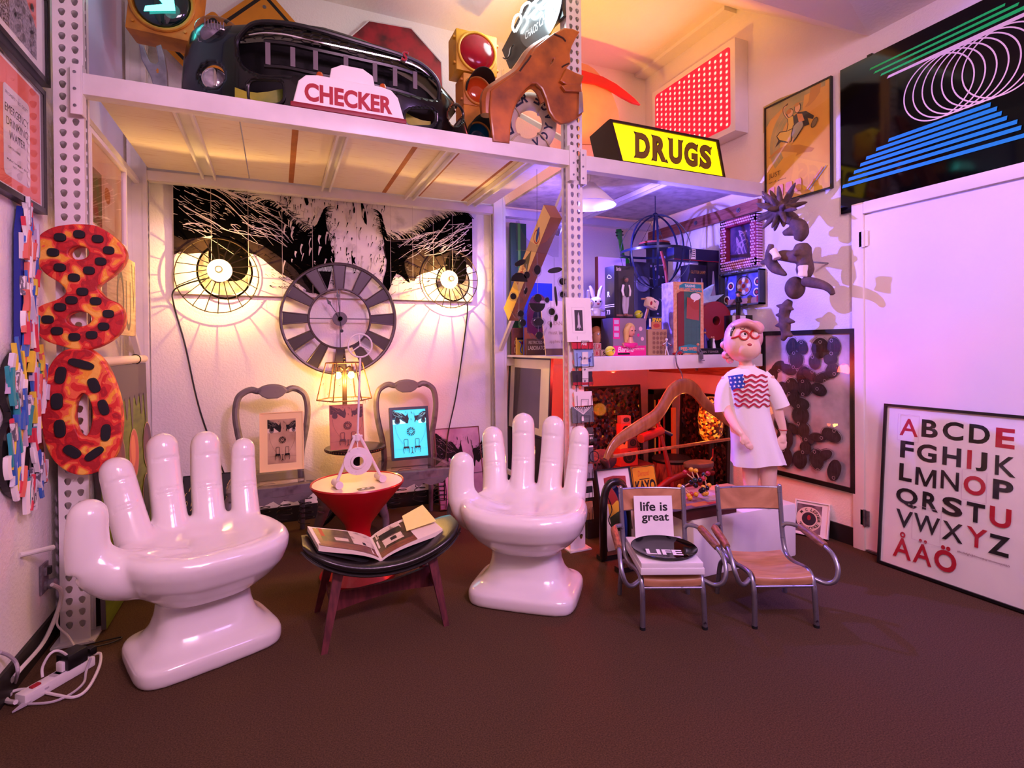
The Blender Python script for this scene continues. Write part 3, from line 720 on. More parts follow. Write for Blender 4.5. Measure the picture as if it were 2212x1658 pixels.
b = MB(MATTEBLACK); b.tube(catmull([(x, y, .02) for x, y in fN([(1115, 98), (1110, 104), (1108, 118), (1100, 128), (1092, 126)])], 5), .004, 6); b.use(PAPER); b.tube(catmull([(x, y, .018) for x, y in fN([(1112, 100), (1107, 106), (1104, 120), (1098, 130), (1089, 124)])], 5), .003, 6); b.obj('cord', None, r)
q = at(1150, 20, 'x', XN-.1); light('neon_glow', 'POINT', tuple(q), 14, (.75, .95, 1), None, .12)
b = MB(STEEL); b.tube([(x, y, -.016) for x, y in fN([(1102, 96), (1215, -30)])], .004, 6); b.obj('mounting_wire', None, r)
# ================================================================ tan board and red blade behind the drugs sign
TAN = mat('tan_plywood', 'd0986c', .6, var=.12, vscale=4, stretch=(2, 2, 14)); RED = mat('red_enamel', 'b01220', .35, var=.12)
K4 = 3.568; YT = 3.72; M = FACE_S((2.1, YT, 2.404)); f = lambda P, y=YT: px2(M, 'y', y, cr(P, 1240, 60, K4))
r = thing('plywood_cutout', 'tall tan rounded plywood cutout with a red curved blade behind the drugs sign', 'cutout', M)
P = f([(-60, 270), (30, 268), (100, 290), (150, 320), (240, 420), (300, 540), (335, 640), (352, 760), (350, 900), (-60, 900)]); zb = min(y for x, y in P); P = [(x, max(.09, y)) for x, y in P]
b = MB(TAN); b.shape([P], .02); b.obj('panel', None, r, 0)
xs = [x for x, y in P]; b = MB(RED); b.box(((min(xs)+max(xs))/2, .045, 0), (max(xs)-min(xs), .09, .05)); b.obj('base', None, r, 0)
P = f([(-30, 330), (60, 352), (200, 396), (300, 450), (380, 510), (440, 560), (482, 604), (430, 590), (350, 548), (250, 486), (150, 446), (30, 428), (-30, 420)]); b = MB(RED); b.shape([P], .02, TR(0, 0, .03), .003); b.obj('blade', None, r, 0)
# ================================================================ DRUGS light box
YD = 2.845; M = FACE_S((2.3, YD, 2.4036)); f = lambda P: px2(M, 'y', YD, P)
q = f([(1340, 346), (1568, 384), (1553, 301), (1318, 257)]); q = [(q[0][0], 0), (q[1][0], 0), (q[2][0]+.0, q[2][1]), (q[3][0], q[3][1])]; ht = (q[2][1]+q[3][1])/2
q[2] = (q[2][0], ht); q[3] = (q[3][0], ht)
BRZ = mat('bronze_sheet_metal', '3a2a1e', .4, .5)
r = thing('shop_sign', 'yellow lit shop sign reading DRUGS in a bronze box on the right upper shelf', 'lit sign', M)
e = .016; qi = [(q[0][0]+e*1.3, q[0][1]+e), (q[1][0]-e*1.2, q[1][1]+e), (q[2][0]-e*1.1, q[2][1]-e), (q[3][0]+e*1.2, q[3][1]-e)]
b = MB(BRZ); b.shape([q, qi], .03, TR(0, 0, -.015)); bk = .26
A = [V((x, y, -.03)) for x, y in q]; Bk = [V((x, y*.93, -bk)) for x, y in q]; Bk[2].x -= .01; Bk[3].x += .01; b.loft([A, Bk])
b.obj('case', None, r, 0)
YFACE = mat('yellow_lit_face', 'ffe800', .35, emit='ffe000', es=1.15)
b = MB(YFACE); b.shape([qi], .004, TR(0, 0, -.013)); b.lay = 0
BRN = mat('brown_lettering', '5e3c08', .5, emit='8a5a08', es=.25); BRD = mat('dark_lettering_edge', '3a2206', .5)
w_ = qi[1][0]-qi[0][0]; x0_ = qi[0][0]+w_*.12; x1_ = qi[1][0]-w_*.12; y0_, y1_ = ht*.19, ht*.82
b.use(BRN)
cells = [(0, .185), (.215, .40), (.425, .60), (.625, .81), (.835, 1.0)]
for ch, (c0, c1_) in zip('DRUGS', cells):
    X0, X1 = x0_+(x1_-x0_)*c0, x0_+(x1_-x0_)*c1_; s_ = -.0
    b.text(ch, X0, y0_, X1, y1_, BRD, 0, .06, None, z=-.0106); b.text(ch, X0+.003, y0_+.004, X1-.003, y1_-.004, BRN, 0, .035, None, z=-.0102)
    d = (y1_-y0_)*.10; t = d*.32
    sp = {'D': [(X0, y0_, -1, -1), (X0, y1_, -1, 1)], 'R': [(X0, y0_, -1, -1), (X0, y1_, -1, 1), (X0+d*1.2, y0_, 1, -1), (X1, y0_, 1, -1)], 'U': [(X0, y1_, -1, 1), (X1, y1_, 1, 1), (X0+d*1.4, y1_, 1, 1), (X1-d*1.4, y1_, -1, 1)], 'G': [(X1, y1_*.96, .5, 1), (X1, y0_+(y1_-y0_)*.45, 1, 0)], 'S': [(X1*.998, y1_*.96, .5, 1), (X0, y0_*1.15, -.5, -1)]}[ch]
    for sx_, sy_, dx, dy in sp: b.use(BRD); b.shape([[(sx_-dx*d*.9, sy_-dy*t*.2), (sx_-dx*d*.2, sy_-dy*d*1.6), (sx_+dx*d*.75, sy_+dy*t*.6)]], 0, TR(0, 0, -.0104))
b.obj('lit_face', None, r, 0)
b = MB(mat('bare_bulb_holder', '222', .5) if False else BRZ); b.box((q[0][0]-.015, .0, .012), (.012, .06, .012)); b.obj('mounting_clip', None, r)
# yellow work lamp on the shelf behind the fender, aimed at the ceiling
p = V((2.05, 3.35, 2.405)); r = thing('work_lamp', 'small work lamp on the upper shelf behind the orange fender', 'lamp', TR(*p))
b = MB(MATTEBLACK); b.lathe([(.06, 0), (.06, .012), (.012, .018), (.012, .08)], 16); b.obj('base', None, r)
b = MB(MATTEBLACK); b.lathe([(.02, .08), (.05, .11), (.065, .15), (.06, .15), (.045, .115), (.005, .10)], 18, None, False, False); b.obj('reflector', None, r)
b = MB(mat('yellow_bulb', 'ffd060', .4, emit='ffb020', es=20)); b.sph((0, 0, .135), .025, None, 12, 8); b.obj('bulb', None, r)
light('work_lamp_light', 'SPOT', (2.05, 3.35, 2.58), 60, (1, .47, .03), (2.1, 3.25, 3.8), .03, 125, .7)
# ================================================================ eyes mural
BW_D = mat('mural_black', '060505', .7, spec=.0); BW_L = mat('mural_white', 'ded6cc', .65, col2='a89f97', vscale=7, thr=(.22, .45)); BW_M = mat('mural_brown', '3a2a1e', .65, col2='19110c', vscale=9, thr=(.3, .7), spec=.15); BW_G = mat('mural_grey', '8d8378', .65, col2='4c443c', vscale=16)
def eye_art(b, X0, Y0, W, H, lush=1, wl=None, seed=5, pal=None):
    """two glaring eyes, drawn in the picture's own 0..1 frame"""
    D, Lt, Md, G = pal or (BW_D, BW_L, BW_M, BW_G); rnd = random.Random(seed)
    def m_(pts): return [(X0+W*(x-97)/1998, Y0+H*(1-(y-60-.022*(x-97))/722)) for x, y in pts]
    def sm(pts, n=3): return [(p.x, p.y) for p in catmull([(x, y, 0) for x, y in m_(pts)], n, True)]
    def clampP(P): return [(min(max(x, X0), X0+W), min(max(y, Y0), Y0+H)) for x, y in P]
    def P_(pts, m, n=3): b.p2(clampP(sm(pts, n)), m)
    # sockets
    P_([(60, 440), (300, 460), (560, 440), (760, 560), (1010, 600), (960, 760), (860, 760), (700, 660), (560, 560), (300, 540), (60, 560)], Md)
    P_([(1420, 430), (1650, 420), (1800, 470), (2120, 420), (2120, 600), (1850, 620), (1640, 690), (1560, 640), (1440, 570)], Md)
    # eye whites, irises, pupils
    P_([(100, 560), (220, 560), (400, 540), (560, 545), (690, 640), (800, 700), (870, 775), (560, 790), (100, 790)], Lt)
    P_([(1640, 760), (1650, 660), (1800, 610), (1960, 560), (2095, 600), (2095, 830), (1700, 835)], Lt)
    for cx, cy, rx, ry, pr in ((382, 650, 165, 140, 118), (1935, 690, 135, 125, 86)):
        (ex, ey), = m_([(cx, cy)]); b.ell(ex, ey, W*rx/1998, H*ry/722, G, 36); b.ringp(ex, ey, W*rx*.93/1998, W*rx/1998, D, 36, None, (H/722)/(W/1998))
        (ex, ey), = m_([(cx+25, cy-90)]); b.p2(clampP([(ex+W*pr/1998*math.copysign(abs(cos(a))**.7, cos(a)), ey+H*pr*1.25/722*math.copysign(abs(sin(a))**.7, sin(a))) for a in [i*.26 for i in range(24)]]), D)
    # brows and bridge
    P_([(97, 75), (210, 120), (430, 200), (560, 235), (680, 250), (790, 330), (895, 405), (960, 340), (1005, 235), (1012, 330), (1040, 440), (1070, 540), (1050, 620), (1000, 780), (900, 750), (820, 640), (720, 560), (560, 470), (330, 440), (90, 450)], D)
    P_([(1375, 250), (1400, 330), (1425, 420), (1500, 430), (1640, 395), (1780, 300), (1950, 230), (2095, 245), (2095, 500), (1950, 470), (1800, 520), (1700, 470), (1560, 560), (1600, 700), (1500, 640), (1440, 760), (1400, 700), (1430, 560)], D)
    P_([(60, 60), (140, 60), (330, 150), (560, 225), (330, 200), (60, 160)], D)
    for q in ([(880, 160), (900, 210), (885, 230), (870, 190)], [(1250, 165), (1285, 250), (1290, 330), (1260, 280)], [(1190, 170), (1210, 230), (1200, 260)], [(1180, 520), (1215, 600), (1195, 650)]): P_(q, D, 2)
    # smudges on the forehead
    n = int(190*lush)
    for k in range(n):
        x, y = rnd.uniform(720, 1420), rnd.uniform(130, 620); l = rnd.uniform(10, 46); dx = rnd.uniform(-.5, .1)
        dens = 1 if (abs(x-1240) > 140 or rnd.random() < .3) else 0
        if dens: b.stroke(m_([(x, y), (x+dx*l, y+l)]), W*rnd.uniform(.0015, .005), W*.0008, D, None, k % 8 == 0)
    if lush > 1:
        SM = mat('mural_smudge', 'a89e95', .65, col2='cfc6bc', vscale=14); FL = mat('mural_fleck', '2a2019', .7, spec=0)
        for k in range(70):
            x, y = rnd.uniform(720, 1400), rnd.uniform(110, 600); l = rnd.uniform(20, 80); b.stroke(m_([(x, y), (x-l*.15, y+l*.5), (x+rnd.uniform(-.3, .1)*l, y+l)]), W*rnd.uniform(.003, .010), W*.001, SM, None, k % 8 == 0)
        for k in range(230):
            if k % 2: x, y = rnd.gauss(790, 90), rnd.gauss(690, 50)
            else: x, y = rnd.gauss(1560, 90), rnd.gauss(640, 60)
            if k % 5 == 0: x, y = rnd.uniform(110, 700), rnd.gauss(545, 14)
            l = rnd.uniform(8, 40); b.stroke(clampP(m_([(x, y), (x+l*(.9 if k % 2 else -.9), y+l*rnd.uniform(.1, .7))])), W*rnd.uniform(.001, .0035), W*.0008, (D, FL)[k % 3 == 0], None, k % 8 == 0)
        for k in range(140):
            x = rnd.gauss(1040, 22) if k % 2 else rnd.gauss(1400, 20); y = rnd.uniform(330, 760); l = rnd.uniform(8, 34); b.stroke(clampP(m_([(x, y), (x+rnd.uniform(-.7, .7)*l, y+l*rnd.uniform(-.4, .8))])), W*rnd.uniform(.001, .004), W*.0008, D, None, k % 8 == 0)
        for k in range(120):
            x, y = (rnd.uniform(100, 900), rnd.uniform(250, 470)) if k % 2 else (rnd.uniform(1450, 2080), rnd.uniform(420, 640)); l = rnd.uniform(10, 40); b.stroke(clampP(m_([(x, y), (x+l, y+l*rnd.uniform(-.2, .6))])), W*rnd.uniform(.0006, .0016), W*.0004, G, None, k % 8 == 0)
    # bristles on the edges of both brows
    up = [(100, 70), (430, 195), (690, 250), (895, 400), (960, 340), (1005, 240)]; upR = [(1380, 250), (1425, 415), (1640, 390), (1780, 295), (1950, 225), (2095, 240)]
    def along(L, t):
        s = t*(len(L)-1); i = min(int(s), len(L)-2); f_ = s-i; return L[i][0]+(L[i+1][0]-L[i][0])*f_, L[i][1]+(L[i+1][1]-L[i][1])*f_
    for k in range(int(130*lush)):
        x, y = along(up, rnd.random()); l = rnd.uniform(20, 75); b.stroke(clampP(m_([(x-10, y+12), (x+l*.3, y-l*.2), (x+l, y-l*.15+rnd.uniform(-20, 20))])), W*.0034, W*.0008, D, None, k % 8 == 0)
    for k in range(int(130*lush)):
        x, y = along(upR, rnd.random()); l = rnd.uniform(20, 80); b.stroke(clampP(m_([(x+10, y+12), (x-l*.3, y-l*.25), (x-l*.8+rnd.uniform(-15, 15), y-l*.45)])), W*.0034, W*.0008, D, None, k % 8 == 0)
    # pale hairs sweeping through the brows
    wh = wl or Lt
    for k in range(int(90*lush)):
        x, y = rnd.uniform(90, 620), rnd.uniform(90, 430); y = max(y, 95+(x-97)*.33); l = rnd.uniform(14, 60) if k % 4 else rnd.uniform(110, 230); sl = rnd.uniform(.15, .75); bd = rnd.uniform(-.12, .22)
        P = m_([(x, y), (x+l*.5, y+l*(sl*.5-bd)), (x+l, y+l*sl)]); P = clampP(P); b.stroke(P, W*rnd.uniform(.0012, .003), W*.0006, wh, None, k % 6 == 0)
    for s_ in ([(210, 170), (380, 240), (560, 400), (740, 440)], [(290, 150), (460, 210), (520, 260), (700, 370)], [(160, 290), (320, 370), (420, 420), (640, 445)], [(540, 250), (660, 215), (760, 290), (860, 360)]): b.stroke(clampP(m_(s_)), W*.004, W*.0015, wh)
    for k in range(int(70*lush)):
        x, y = rnd.uniform(1640, 2090), rnd.uniform(270, 480); y = max(y, 400-(x-1640)*.3); l = rnd.uniform(14, 60) if k % 4 else rnd.uniform(90, 220); sl = rnd.uniform(.1, .8); bd = rnd.uniform(-.2, .15)
        P = clampP(m_([(x, y), (x-l*.5, y+l*(sl*.5+bd)), (x-l, y+l*sl)])); b.stroke(P, W*rnd.uniform(.0012, .003), W*.0006, wh, None, k % 6 == 0)
    for s_ in ([(2090, 310), (1960, 340), (1900, 400), (1700, 510)], [(1900, 270), (1800, 380), (1740, 440), (1610, 465)], [(2050, 330), (1900, 450), (1830, 500), (1700, 520)]): b.stroke(clampP(m_(s_)), W*.004, W*.0015, wh)
YM = 4.09
c0 = at(375, 636, 'y', YM); c1 = at(1024, 648, 'y', YM); zb = .5*(c0.z+c1.z)
Wm = c1.x-c0.x; Hm = 2.44-zb
M = FACE_S((c0.x, 4.158, zb)); r = thing('eyes_mural', 'large black and white mural of two glaring eyes on the back wall behind the clock', 'mural', M)
b = MB(mat('grey_panel_edge', 'b9b0a8', .6)); b.box((Wm/2, Hm/2, .018), (Wm, Hm, .036)); b.obj('backing_panel', None, r, 0)
b = MB(BW_L); b.rect(0, 0, Wm, Hm, BW_L); b.lay = 2; eye_art(b, 0, 0, Wm, Hm, 1.6)
SEAM = mat('panel_seam', 'b8ada2', .7); sx_ = [(x-97)/1998 for x in (310, 523, 727, 918, 1210, 1450, 1612, 1768, 1918)]
for x in sx_: b.rect(Wm*x-.0012, 0, Wm*x+.0012, Hm, SEAM)
o = b.obj('print', None, r, 0); o.location = (0, 0, .0362)
# ================================================================ wall sconces: bare wire shades with a white reflector
CABLE = mat('black_cable', '0f0d0d', .45)
def sconce(lab, cx, cy, rpx, dx, dy, dr):
    p = at(cx, cy, 'y', 4.02); k = 1/pxm(p); M = FACE_S((p.x, 4.118, p.z)); r = thing('wall_sconce', lab, 'wall lamp', M)
    R = rpx*k; WIRE = mat('dark_wire', '4a3c2c', .35, .5)
    b = MB(WIRE); b.tube([(R*cos(2*pi*i/40), R*sin(2*pi*i/40), .016) for i in range(40)], .0035, 6, None, True); b.obj('shade_ring', None, r)
    q = at(dx, dy, 'y', 3.86); qx, qy = q.x-p.x, q.z-p.z; rd = dr/pxm(q); n = 20
    for i in range(n):
        a = 2*pi*i/n; b = MB(WIRE); b.tube([(R*cos(a), R*sin(a), .018), (R*cos(a)*1.02, R*sin(a)*1.02, .008)], .0024, 4); b.tube([(R*cos(a), R*sin(a), .016), (qx+rd*cos(a), qy+rd*sin(a), .215)], .0032, 5); b.obj('spoke', None, r)
    T = TR(qx, qy, .2)
    PORC = mat('white_reflector', 'fff2d8', .3, emit='ffd890', es=.25)  # faint emission paints the bulb's light onto the dish
    b = MB(PORC); b.lathe([(rd*.3, -.02), (rd*.75, -.012), (rd, .016), (rd*.96, .018), (rd*.7, -.004), (rd*.3, -.012)], 28, T, False, False); rf_ = b.obj('reflector', None, r)
    b = MB(mat('warm_bulb', 'ffe0a0', .3, emit='ffcf70', es=5)); b.sph((0, 0, .02), .026, T, 16, 10); b.obj('bulb', None, rf_)
    b = MB(mat('bulb_socket', '8a8078', .4, .5)); b.lathe([(.017, .03), (.021, .05), (.023, .085), (.018, .092), (.016, .085)], 18, T); b.obj('socket', None, rf_)
    b = MB(WIRE); b.cyl((qx, qy, .17), (qx*.2, qy*.2, .0), .007, 8); b.lathe([(.045, 0), (.045, .012), (.02, .02)], 18, TR(qx*.2, qy*.2, 0)); b.obj('wall_mount', None, r)
    light('sconce_light', 'POINT', tuple(M @ V((qx*.95, qy*.95, .19))), 29, (1, .58, .17), None, .006)
    light('sconce_front', 'POINT', tuple(M @ V((qx, qy, .37))), 1.6, (1, .62, .24), None, .02)
    return r
sc1 = sconce('larger bare wire wall lamp glowing over the left eye of the mural', 467, 592, 82, 473, 582, 25)
sc2 = sconce('smaller bare wire wall lamp glowing over the right eye of the mural', 980, 600, 63, 974, 602, 20)
def cable(name, lab, pts, m=CABLE, r=.005, cat='cable', seg=8, n=6):
    b = MB(m); b.tube(catmull(pts, n), r, seg); return solo(b, name, lab, cat)
def lamp_cord(root, pts):
    I = root.matrix_world.inverted(); b = MB(CABLE); b.tube(catmull([I @ p for p in pts], 6), .005, 8); b.obj('cord', None, root)
lamp_cord(sc1, [at(452, 600, 'y', 3.99), at(405, 612, 'y', 4.02), at(375, 628, 'y', 4.03), at(376, 660, 'y', 4.145), at(400, 745, 'y', 4.15), at(425, 860, 'y', 4.15), at(450, 940, 'y', 4.15), at(490, 1040, 'y', 4.15), at(498, 1110, 'y', 4.145)])
lamp_cord(sc2, [at(988, 610, 'y', 3.98), at(1003, 645, 'y', 4.0), at(1010, 665, 'y', 4.13), at(1002, 740, 'y', 4.15), at(985, 855, 'y', 4.15), at(972, 915, 'y', 4.06), at(966, 952, 'y', 4.0), at(962, 1010, 'y', 3.95), at(960, 1080, 'y', 3.9)])
# ================================================================ clock
p = at(735, 688, 'y', 4.05); k = 1/pxm(p); R = 121*k; M = FACE_S((p.x, 4.066, p.z)); r = thing('wall_clock', 'large round metal skeleton clock under the eyes mural', 'clock', M)
GUN = mat('gunmetal', '544b50', .4, .55, var=.15); GUND = mat('dark_pewter_plate', '3c3438', .42, .4, var=.15, vscale=5)
b = MB(GUN); b.lathe([(R*.955, -.02), (R*1.0, -.02), (R*1.005, .012), (R*.985, .02), (R*.96, .018), (R*.955, -.01)], 72, None, False, False); b.obj('outer_ring', None, r)
b = MB(GUN); b.tube([(R*.53*cos(2*pi*i/64), R*.53*sin(2*pi*i/64), .004) for i in range(64)], .008, 6, None, True); b.obj('inner_ring', None, r)
for i in range(12):
    a = RAD(90-30*i); w0, w1 = RAD(6.9), RAD(6.4); b = MB(GUND)
    q = [(R*.545*cos(a-w0), R*.545*sin(a-w0)), (R*.955*cos(a-w1), R*.955*sin(a-w1)), (R*.955*cos(a+w1), R*.955*sin(a+w1)), (R*.545*cos(a+w0), R*.545*sin(a+w0))]
    b.shape([q], .008); b.use(GUN)
    for u, v in ((0, 1), (2, 3)): b.tube([(q[u][0], q[u][1], .004), (q[v][0], q[v][1], .004)], .005, 6)
    b.obj('hour_plate', None, r, 0)
b = MB(GUN)
for a in (0, 90, 180, 270): b.box((R*.30*cos(RAD(a)), R*.30*sin(RAD(a)), 0), (R*.46 if a % 180 == 0 else .007, R*.46 if a % 180 else .007, .006))
b.cyl((0, 0, -.02), (0, 0, .006), R*.125, 32); b.obj('hub_cross', None, r)
def hand(tip, tail, nm, w_):
    d = V((tip[0], tip[1], 0)); L = d.length; d.normalize(); n_ = V((-d.y, d.x, 0)); T = axes((0, 0, .022), d, n_, (0, 0, 1)); b = MB(BLACK)
    b.shape([[(-tail, -w_*.6), (L*.55, -w_*.6), (L*.66, -w_*1.2), (L*.72, -w_*3.0), (L*.80, -w_*1.4), (L, 0), (L*.80, w_*1.4), (L*.72, w_*3.0), (L*.66, w_*1.2), (L*.55, w_*.6), (-tail, w_*.6)]], .003, T)
    if tail > .06: b.cyl((-tail, 0, -.002), (-tail, 0, .002), w_*3, 14, T)
    b.cyl((0, 0, -.004), (0, 0, .004), .016, 14, T); b.obj(nm, None, r, 0)
hand((-R*.255, R*.385), .0, 'hour_hand', .0045); hand((-R*.055, R*.56), R*.22, 'minute_hand', .004)
b = MB(pane_mat('clock_glass', (.97, .97, 1), 1.3)); b.cyl((0, 0, -.012), (0, 0, -.009), R*.95, 48); b.obj('glass', None, r)
# ================================================================ clear seated baroque chairs
GREYP = mat('distressed_grey_paint', '6f676b', .45, col2='4a4448', vscale=18, thr=(.25, .5))
def ghost_chair():
    r = thing('baroque_chair', 'c', 'chair')
    seat = .43; hw, hwb = .235, .20
    sides = [(.165, seat-.02), (.175, .55), (.205, .70), (.218, .82), (.205, .915)]
    outer = [(-x, z) for x, z in sides]+[(-.17, .955), (-.125, .972), (-.085, .96), (-.045, .978), (0, .985), (.045, .978), (.085, .96), (.125, .972), (.17, .955)]+[(x, z) for x, z in sides[::-1]]
    P = catmull([(x, .40+.06*(z-seat), z) for x, z in outer], 4)
    b = MB(GREYP); b.tube(P, .021, 10); b.tube([q+V((0, -.012, 0)) for q in P], .008, 6); b.obj('back_frame', None, r)
    b = MB(GREYP); b.shape([[(-.085, .955), (-.06, .93), (-.03, .915), (.03, .915), (.06, .93), (.085, .955), (.06, .985), (.02, .992), (-.02, .992), (-.06, .985)]], .03, FACE_S((0, .43, 0)), .006)
    cc_ = b.obj('crest_carving', None, r)
    for s_ in (-1, 1): b = MB(GREYP); b.tube([(s_*(.095-.012*t*cos(t*5)), .418, .968+.012*t*sin(t*5)) for t in [i/12 for i in range(13)]], .007, 6); b.tube([(s_*(.205+.01*cos(t*6)*(1-t)), .405, .90+.014*sin(t*6)*(1-t)) for t in [i/10 for i in range(11)]], .007, 6) if False else None; b.obj('scroll', None, cc_)
    b = MB(ACRYL); inner = [(x*.9, z-.012 if z > .9 else z) for x, z in outer]
    b.shape([inner], .005, FACE_S((0, .425, 0))); b.obj('back_panel', None, r, 0)
    # seat: acrylic slab over a shaped grey rail
    so = [(p.x, p.y) for p in catmull([(-.20, .43, 0), (-.255, .18, 0), (-.275, .0, 0), (-.25, -.035, 0), (-.15, -.02, 0), (0, -.04, 0), (.15, -.02, 0), (.25, -.035, 0), (.275, 0, 0), (.255, .18, 0), (.20, .43, 0)], 5)]
    b = MB(pane_mat('seat_acrylic', (.90, .88, .90), 1.45)); b.shape([so], .022, TR(0, 0, seat+.004)); b.obj('seat_slab', None, r, 0)
    si = [(x*.85, .2+(y-.2)*.80) for x, y in so]; b = MB(GREYP); b.shape([[(x*.97, .2+(y-.2)*.96) for x, y in so], si], .05, TR(0, 0, seat-.034), .004); b.obj('seat_rail', None, r, 0)
    b = MB(GREYP); b.shape([[(-.2, .0), (-.16, -.035), (-.08, -.05), (-.03, -.03), (0, -.055), (.03, -.03), (.08, -.05), (.16, -.035), (.2, 0)]], .02, FACE_S((0, -.02, seat-.055))); b.obj('apron', None, r, 0)
    for s_ in (-1, 1):
        b = MB(GREYP); P = catmull([(s_*.225, .0, seat-.03), (s_*.258, -.03, .33), (s_*.245, -.03, .24), (s_*.215, -.01, .14), (s_*.215, -.015, .07), (s_*.235, -.045, .02)], 5)
        b.tube(P, [.036, .046, .034, .024, .02, .03], 12); b.sph((s_*.24, -.055, .022), .026, None, 12, 8, (1, 1.3, .8))
        for j in range(6): b.tube([(s_*(.235+.022*cos(t*5+j)), -.055-.012*sin(t*4+j), .38-.028*j+.02*t) for t in [i/8 for i in range(9)]], .006, 5)
        for j in (-1, 0, 1): b.tube([(s_*.24+j*.013, -.05, .04), (s_*.245+j*.016, -.088, .008)], .008, 6)
        b.obj('leg', None, r)
        b = MB(GREYP); b.tube(catmull([(s_*.165, .40, seat-.02), (s_*.175, .42, .28), (s_*.18, .45, .12), (s_*.185, .48, 0)], 5), [.024, .02, .018, .017], 10); b.obj('leg', None, r)
    rn = random.Random(3)
    SPR = mat('rusty_coil_spring', '2a2220', .5, .6)
    for cx, cy in ((-.14, .06), (.05, .16), (.15, .05), (-.05, .26)):
        b = MB(SPR); n = 90; h = .2; x0, y0 = rn.uniform(-.03, .03), rn.uniform(-.03, .03)
        b.tube([(cx+x0*i/n+(.034+.016*abs(1-2*i/n))*cos(i*.48), cy+y0*i/n+(.034+.016*abs(1-2*i/n))*sin(i*.48), seat-.05-h*i/n) for i in range(n)], .0026, 5); b.obj('coil_spring', None, r)
    b = MB(GREYP); b.box((0, .2, seat-.052), (.40, .04, .012)); b.box((0, .05, seat-.052), (.44, .03, .012)); b.obj('spring_slat', None, r, 0)
    return r
g1 = ghost_chair(); xa = (at(515, 900, 'y', 3.86).x+at(680, 900, 'y', 3.86).x)/2; xb_ = (at(803, 880, 'y', 3.90).x+at(940, 880, 'y', 3.90).x)/2
g1.matrix_world = TR(xa, 3.46, 0) @ RZ(4); tag(g1, 'grey carved chair with clear seat, holding the cream matted eyes print', 'chair')
g2 = copy_tree(g1); g2.matrix_world = TR(xb_, 3.50, 0) @ RZ(-3); tag(g2, 'grey carved chair with clear seat, holding the glowing turquoise eyes print', 'chair')
# ================================================================ the small eyes prints
def mini_scene(b, x0, y0, W, H, pal, line, bg):
    b.rect(x0, y0, x0+W, y0+H, bg)
    eye_art(b, x0, y0+H*.70, W, H*.30, .35, pal[1], 8, pal)
    cx, cy = x0+W*.52, y0+H*.53; R = W*.125; b.ringp(cx, cy, R*.93, R, line, 32); b.ringp(cx, cy, R*.45, R*.53, line, 24); b.ell(cx, cy, R*.12, R*.12, line, 12)
    for i in range(12):
        a = RAD(30*i); b.stroke([(cx+R*.5*cos(a), cy+R*.5*sin(a)), (cx+R*.95*cos(a), cy+R*.95*sin(a))], W*.022, W*.034, line)
    b.stroke([(cx, cy), (cx-R*.2, cy+R*.45)], W*.008, W*.004, line)
    for s_ in (-1, 1):
        b.stroke([(cx+s_*W*.46, y0+H*.68), (cx+s_*W*.42, y0+H*.5), (cx+s_*W*.30, y0+H*.33), (cx+s_*W*.24, y0+H*.28)], W*.006, W*.006, line)
        qx = cx+s_*W*.165; q0 = y0+H*.08
        b.stroke([(qx-W*.05, q0+H*.14), (qx-W*.06, q0+H*.24), (qx-W*.05, q0+H*.285), (qx, q0+H*.29), (qx+W*.05, q0+H*.285), (qx+W*.06, q0+H*.24), (qx+W*.05, q0+H*.14)], W*.015, W*.015, line)
        b.p2([(qx-W*.08, q0+H*.14), (qx+W*.08, q0+H*.14), (qx+W*.09, q0+H*.11), (qx+W*.05, q0+H*.095), (qx, q0+H*.105), (qx-W*.05, q0+H*.095), (qx-W*.09, q0+H*.11)], line)
        for t in (-1, 1): b.stroke([(qx+t*W*.075, q0+H*.12), (qx+t*W*.085, q0+H*.06), (qx+t*W*.07, q0)], W*.02, W*.012, line)
        for t in (-.4, .1, .5): b.stroke([(qx+t*W*.1, q0+H*.1), (qx+t*W*.1+W*.015, q0+H*.07), (qx+t*W*.1-W*.01, q0+H*.04)], W*.006, W*.006, line)
    b.stroke([(cx, y0+H*.07), (cx, y0+H*.2)], W*.02, W*.012, line); b.p2([(cx-W*.045, y0+H*.2), (cx+W*.045, y0+H*.2), (cx+W*.03, y0+H*.188), (cx-W*.03, y0+H*.188)], line)
    b.stroke([(cx-W*.04, y0+H*.06), (cx, y0+H*.1), (cx+W*.04, y0+H*.06)], W*.012, W*.012, line); b.stroke([(x0, y0+H*.17), (x0+W, y0+H*.16)], W*.004, W*.004, line)
def leaning(px_bl, px_br, px_tl, yb, yt):
    """corner points of a picture leaning back: bottom at depth yb, top at depth yt"""
    BL, BR, TL = at(*px_bl, 'y', yb), at(*px_br, 'y', yb), at(*px_tl, 'y', yt); z = (BL.z+BR.z)/2; BL.z = BR.z = z; return plane_from(BL, BR, TL)
SEP = mat('sepia_print', 'd9b98c', .5, col2='a57f55', vscale=6); LINE = mat('print_line', '14100c', .55, spec=.1)
M, wd, ht = leaning((561, 1024), (657, 1017), (542, 897), 3.66, 3.72); M = M @ TR(0, .012, 0)
def pnt(p, x0, y0, x1, y1): mini_scene(p, x0, y0, x1-x0, y1-y0, (LINE, mat('print_pale', 'e2cfae', .5), BW_M, BW_G), LINE, SEP)
framed('matted_print', 'eyes print in a wide cream mat standing on the left clear seat', 'picture', M, wd, ht, .006, .012, mat('cream_mat', 'f8dc98', .6), pnt, wd*.155, mat('cream_mat', 'f0dcae', .6), True, inset=.001)
TURQ = mat('backlit_turquoise', '40d8e8', .4, emit='2fd0ea', es=1.0, col2=None); TQL = mat('backlit_pale', 'b0fbff', .4, emit='9af6ff', es=1.25); TQD = mat('backlit_dark', '02181c', .5); TQM = mat('backlit_mid', '0a5a66', .5, emit='0a5a66', es=.3)
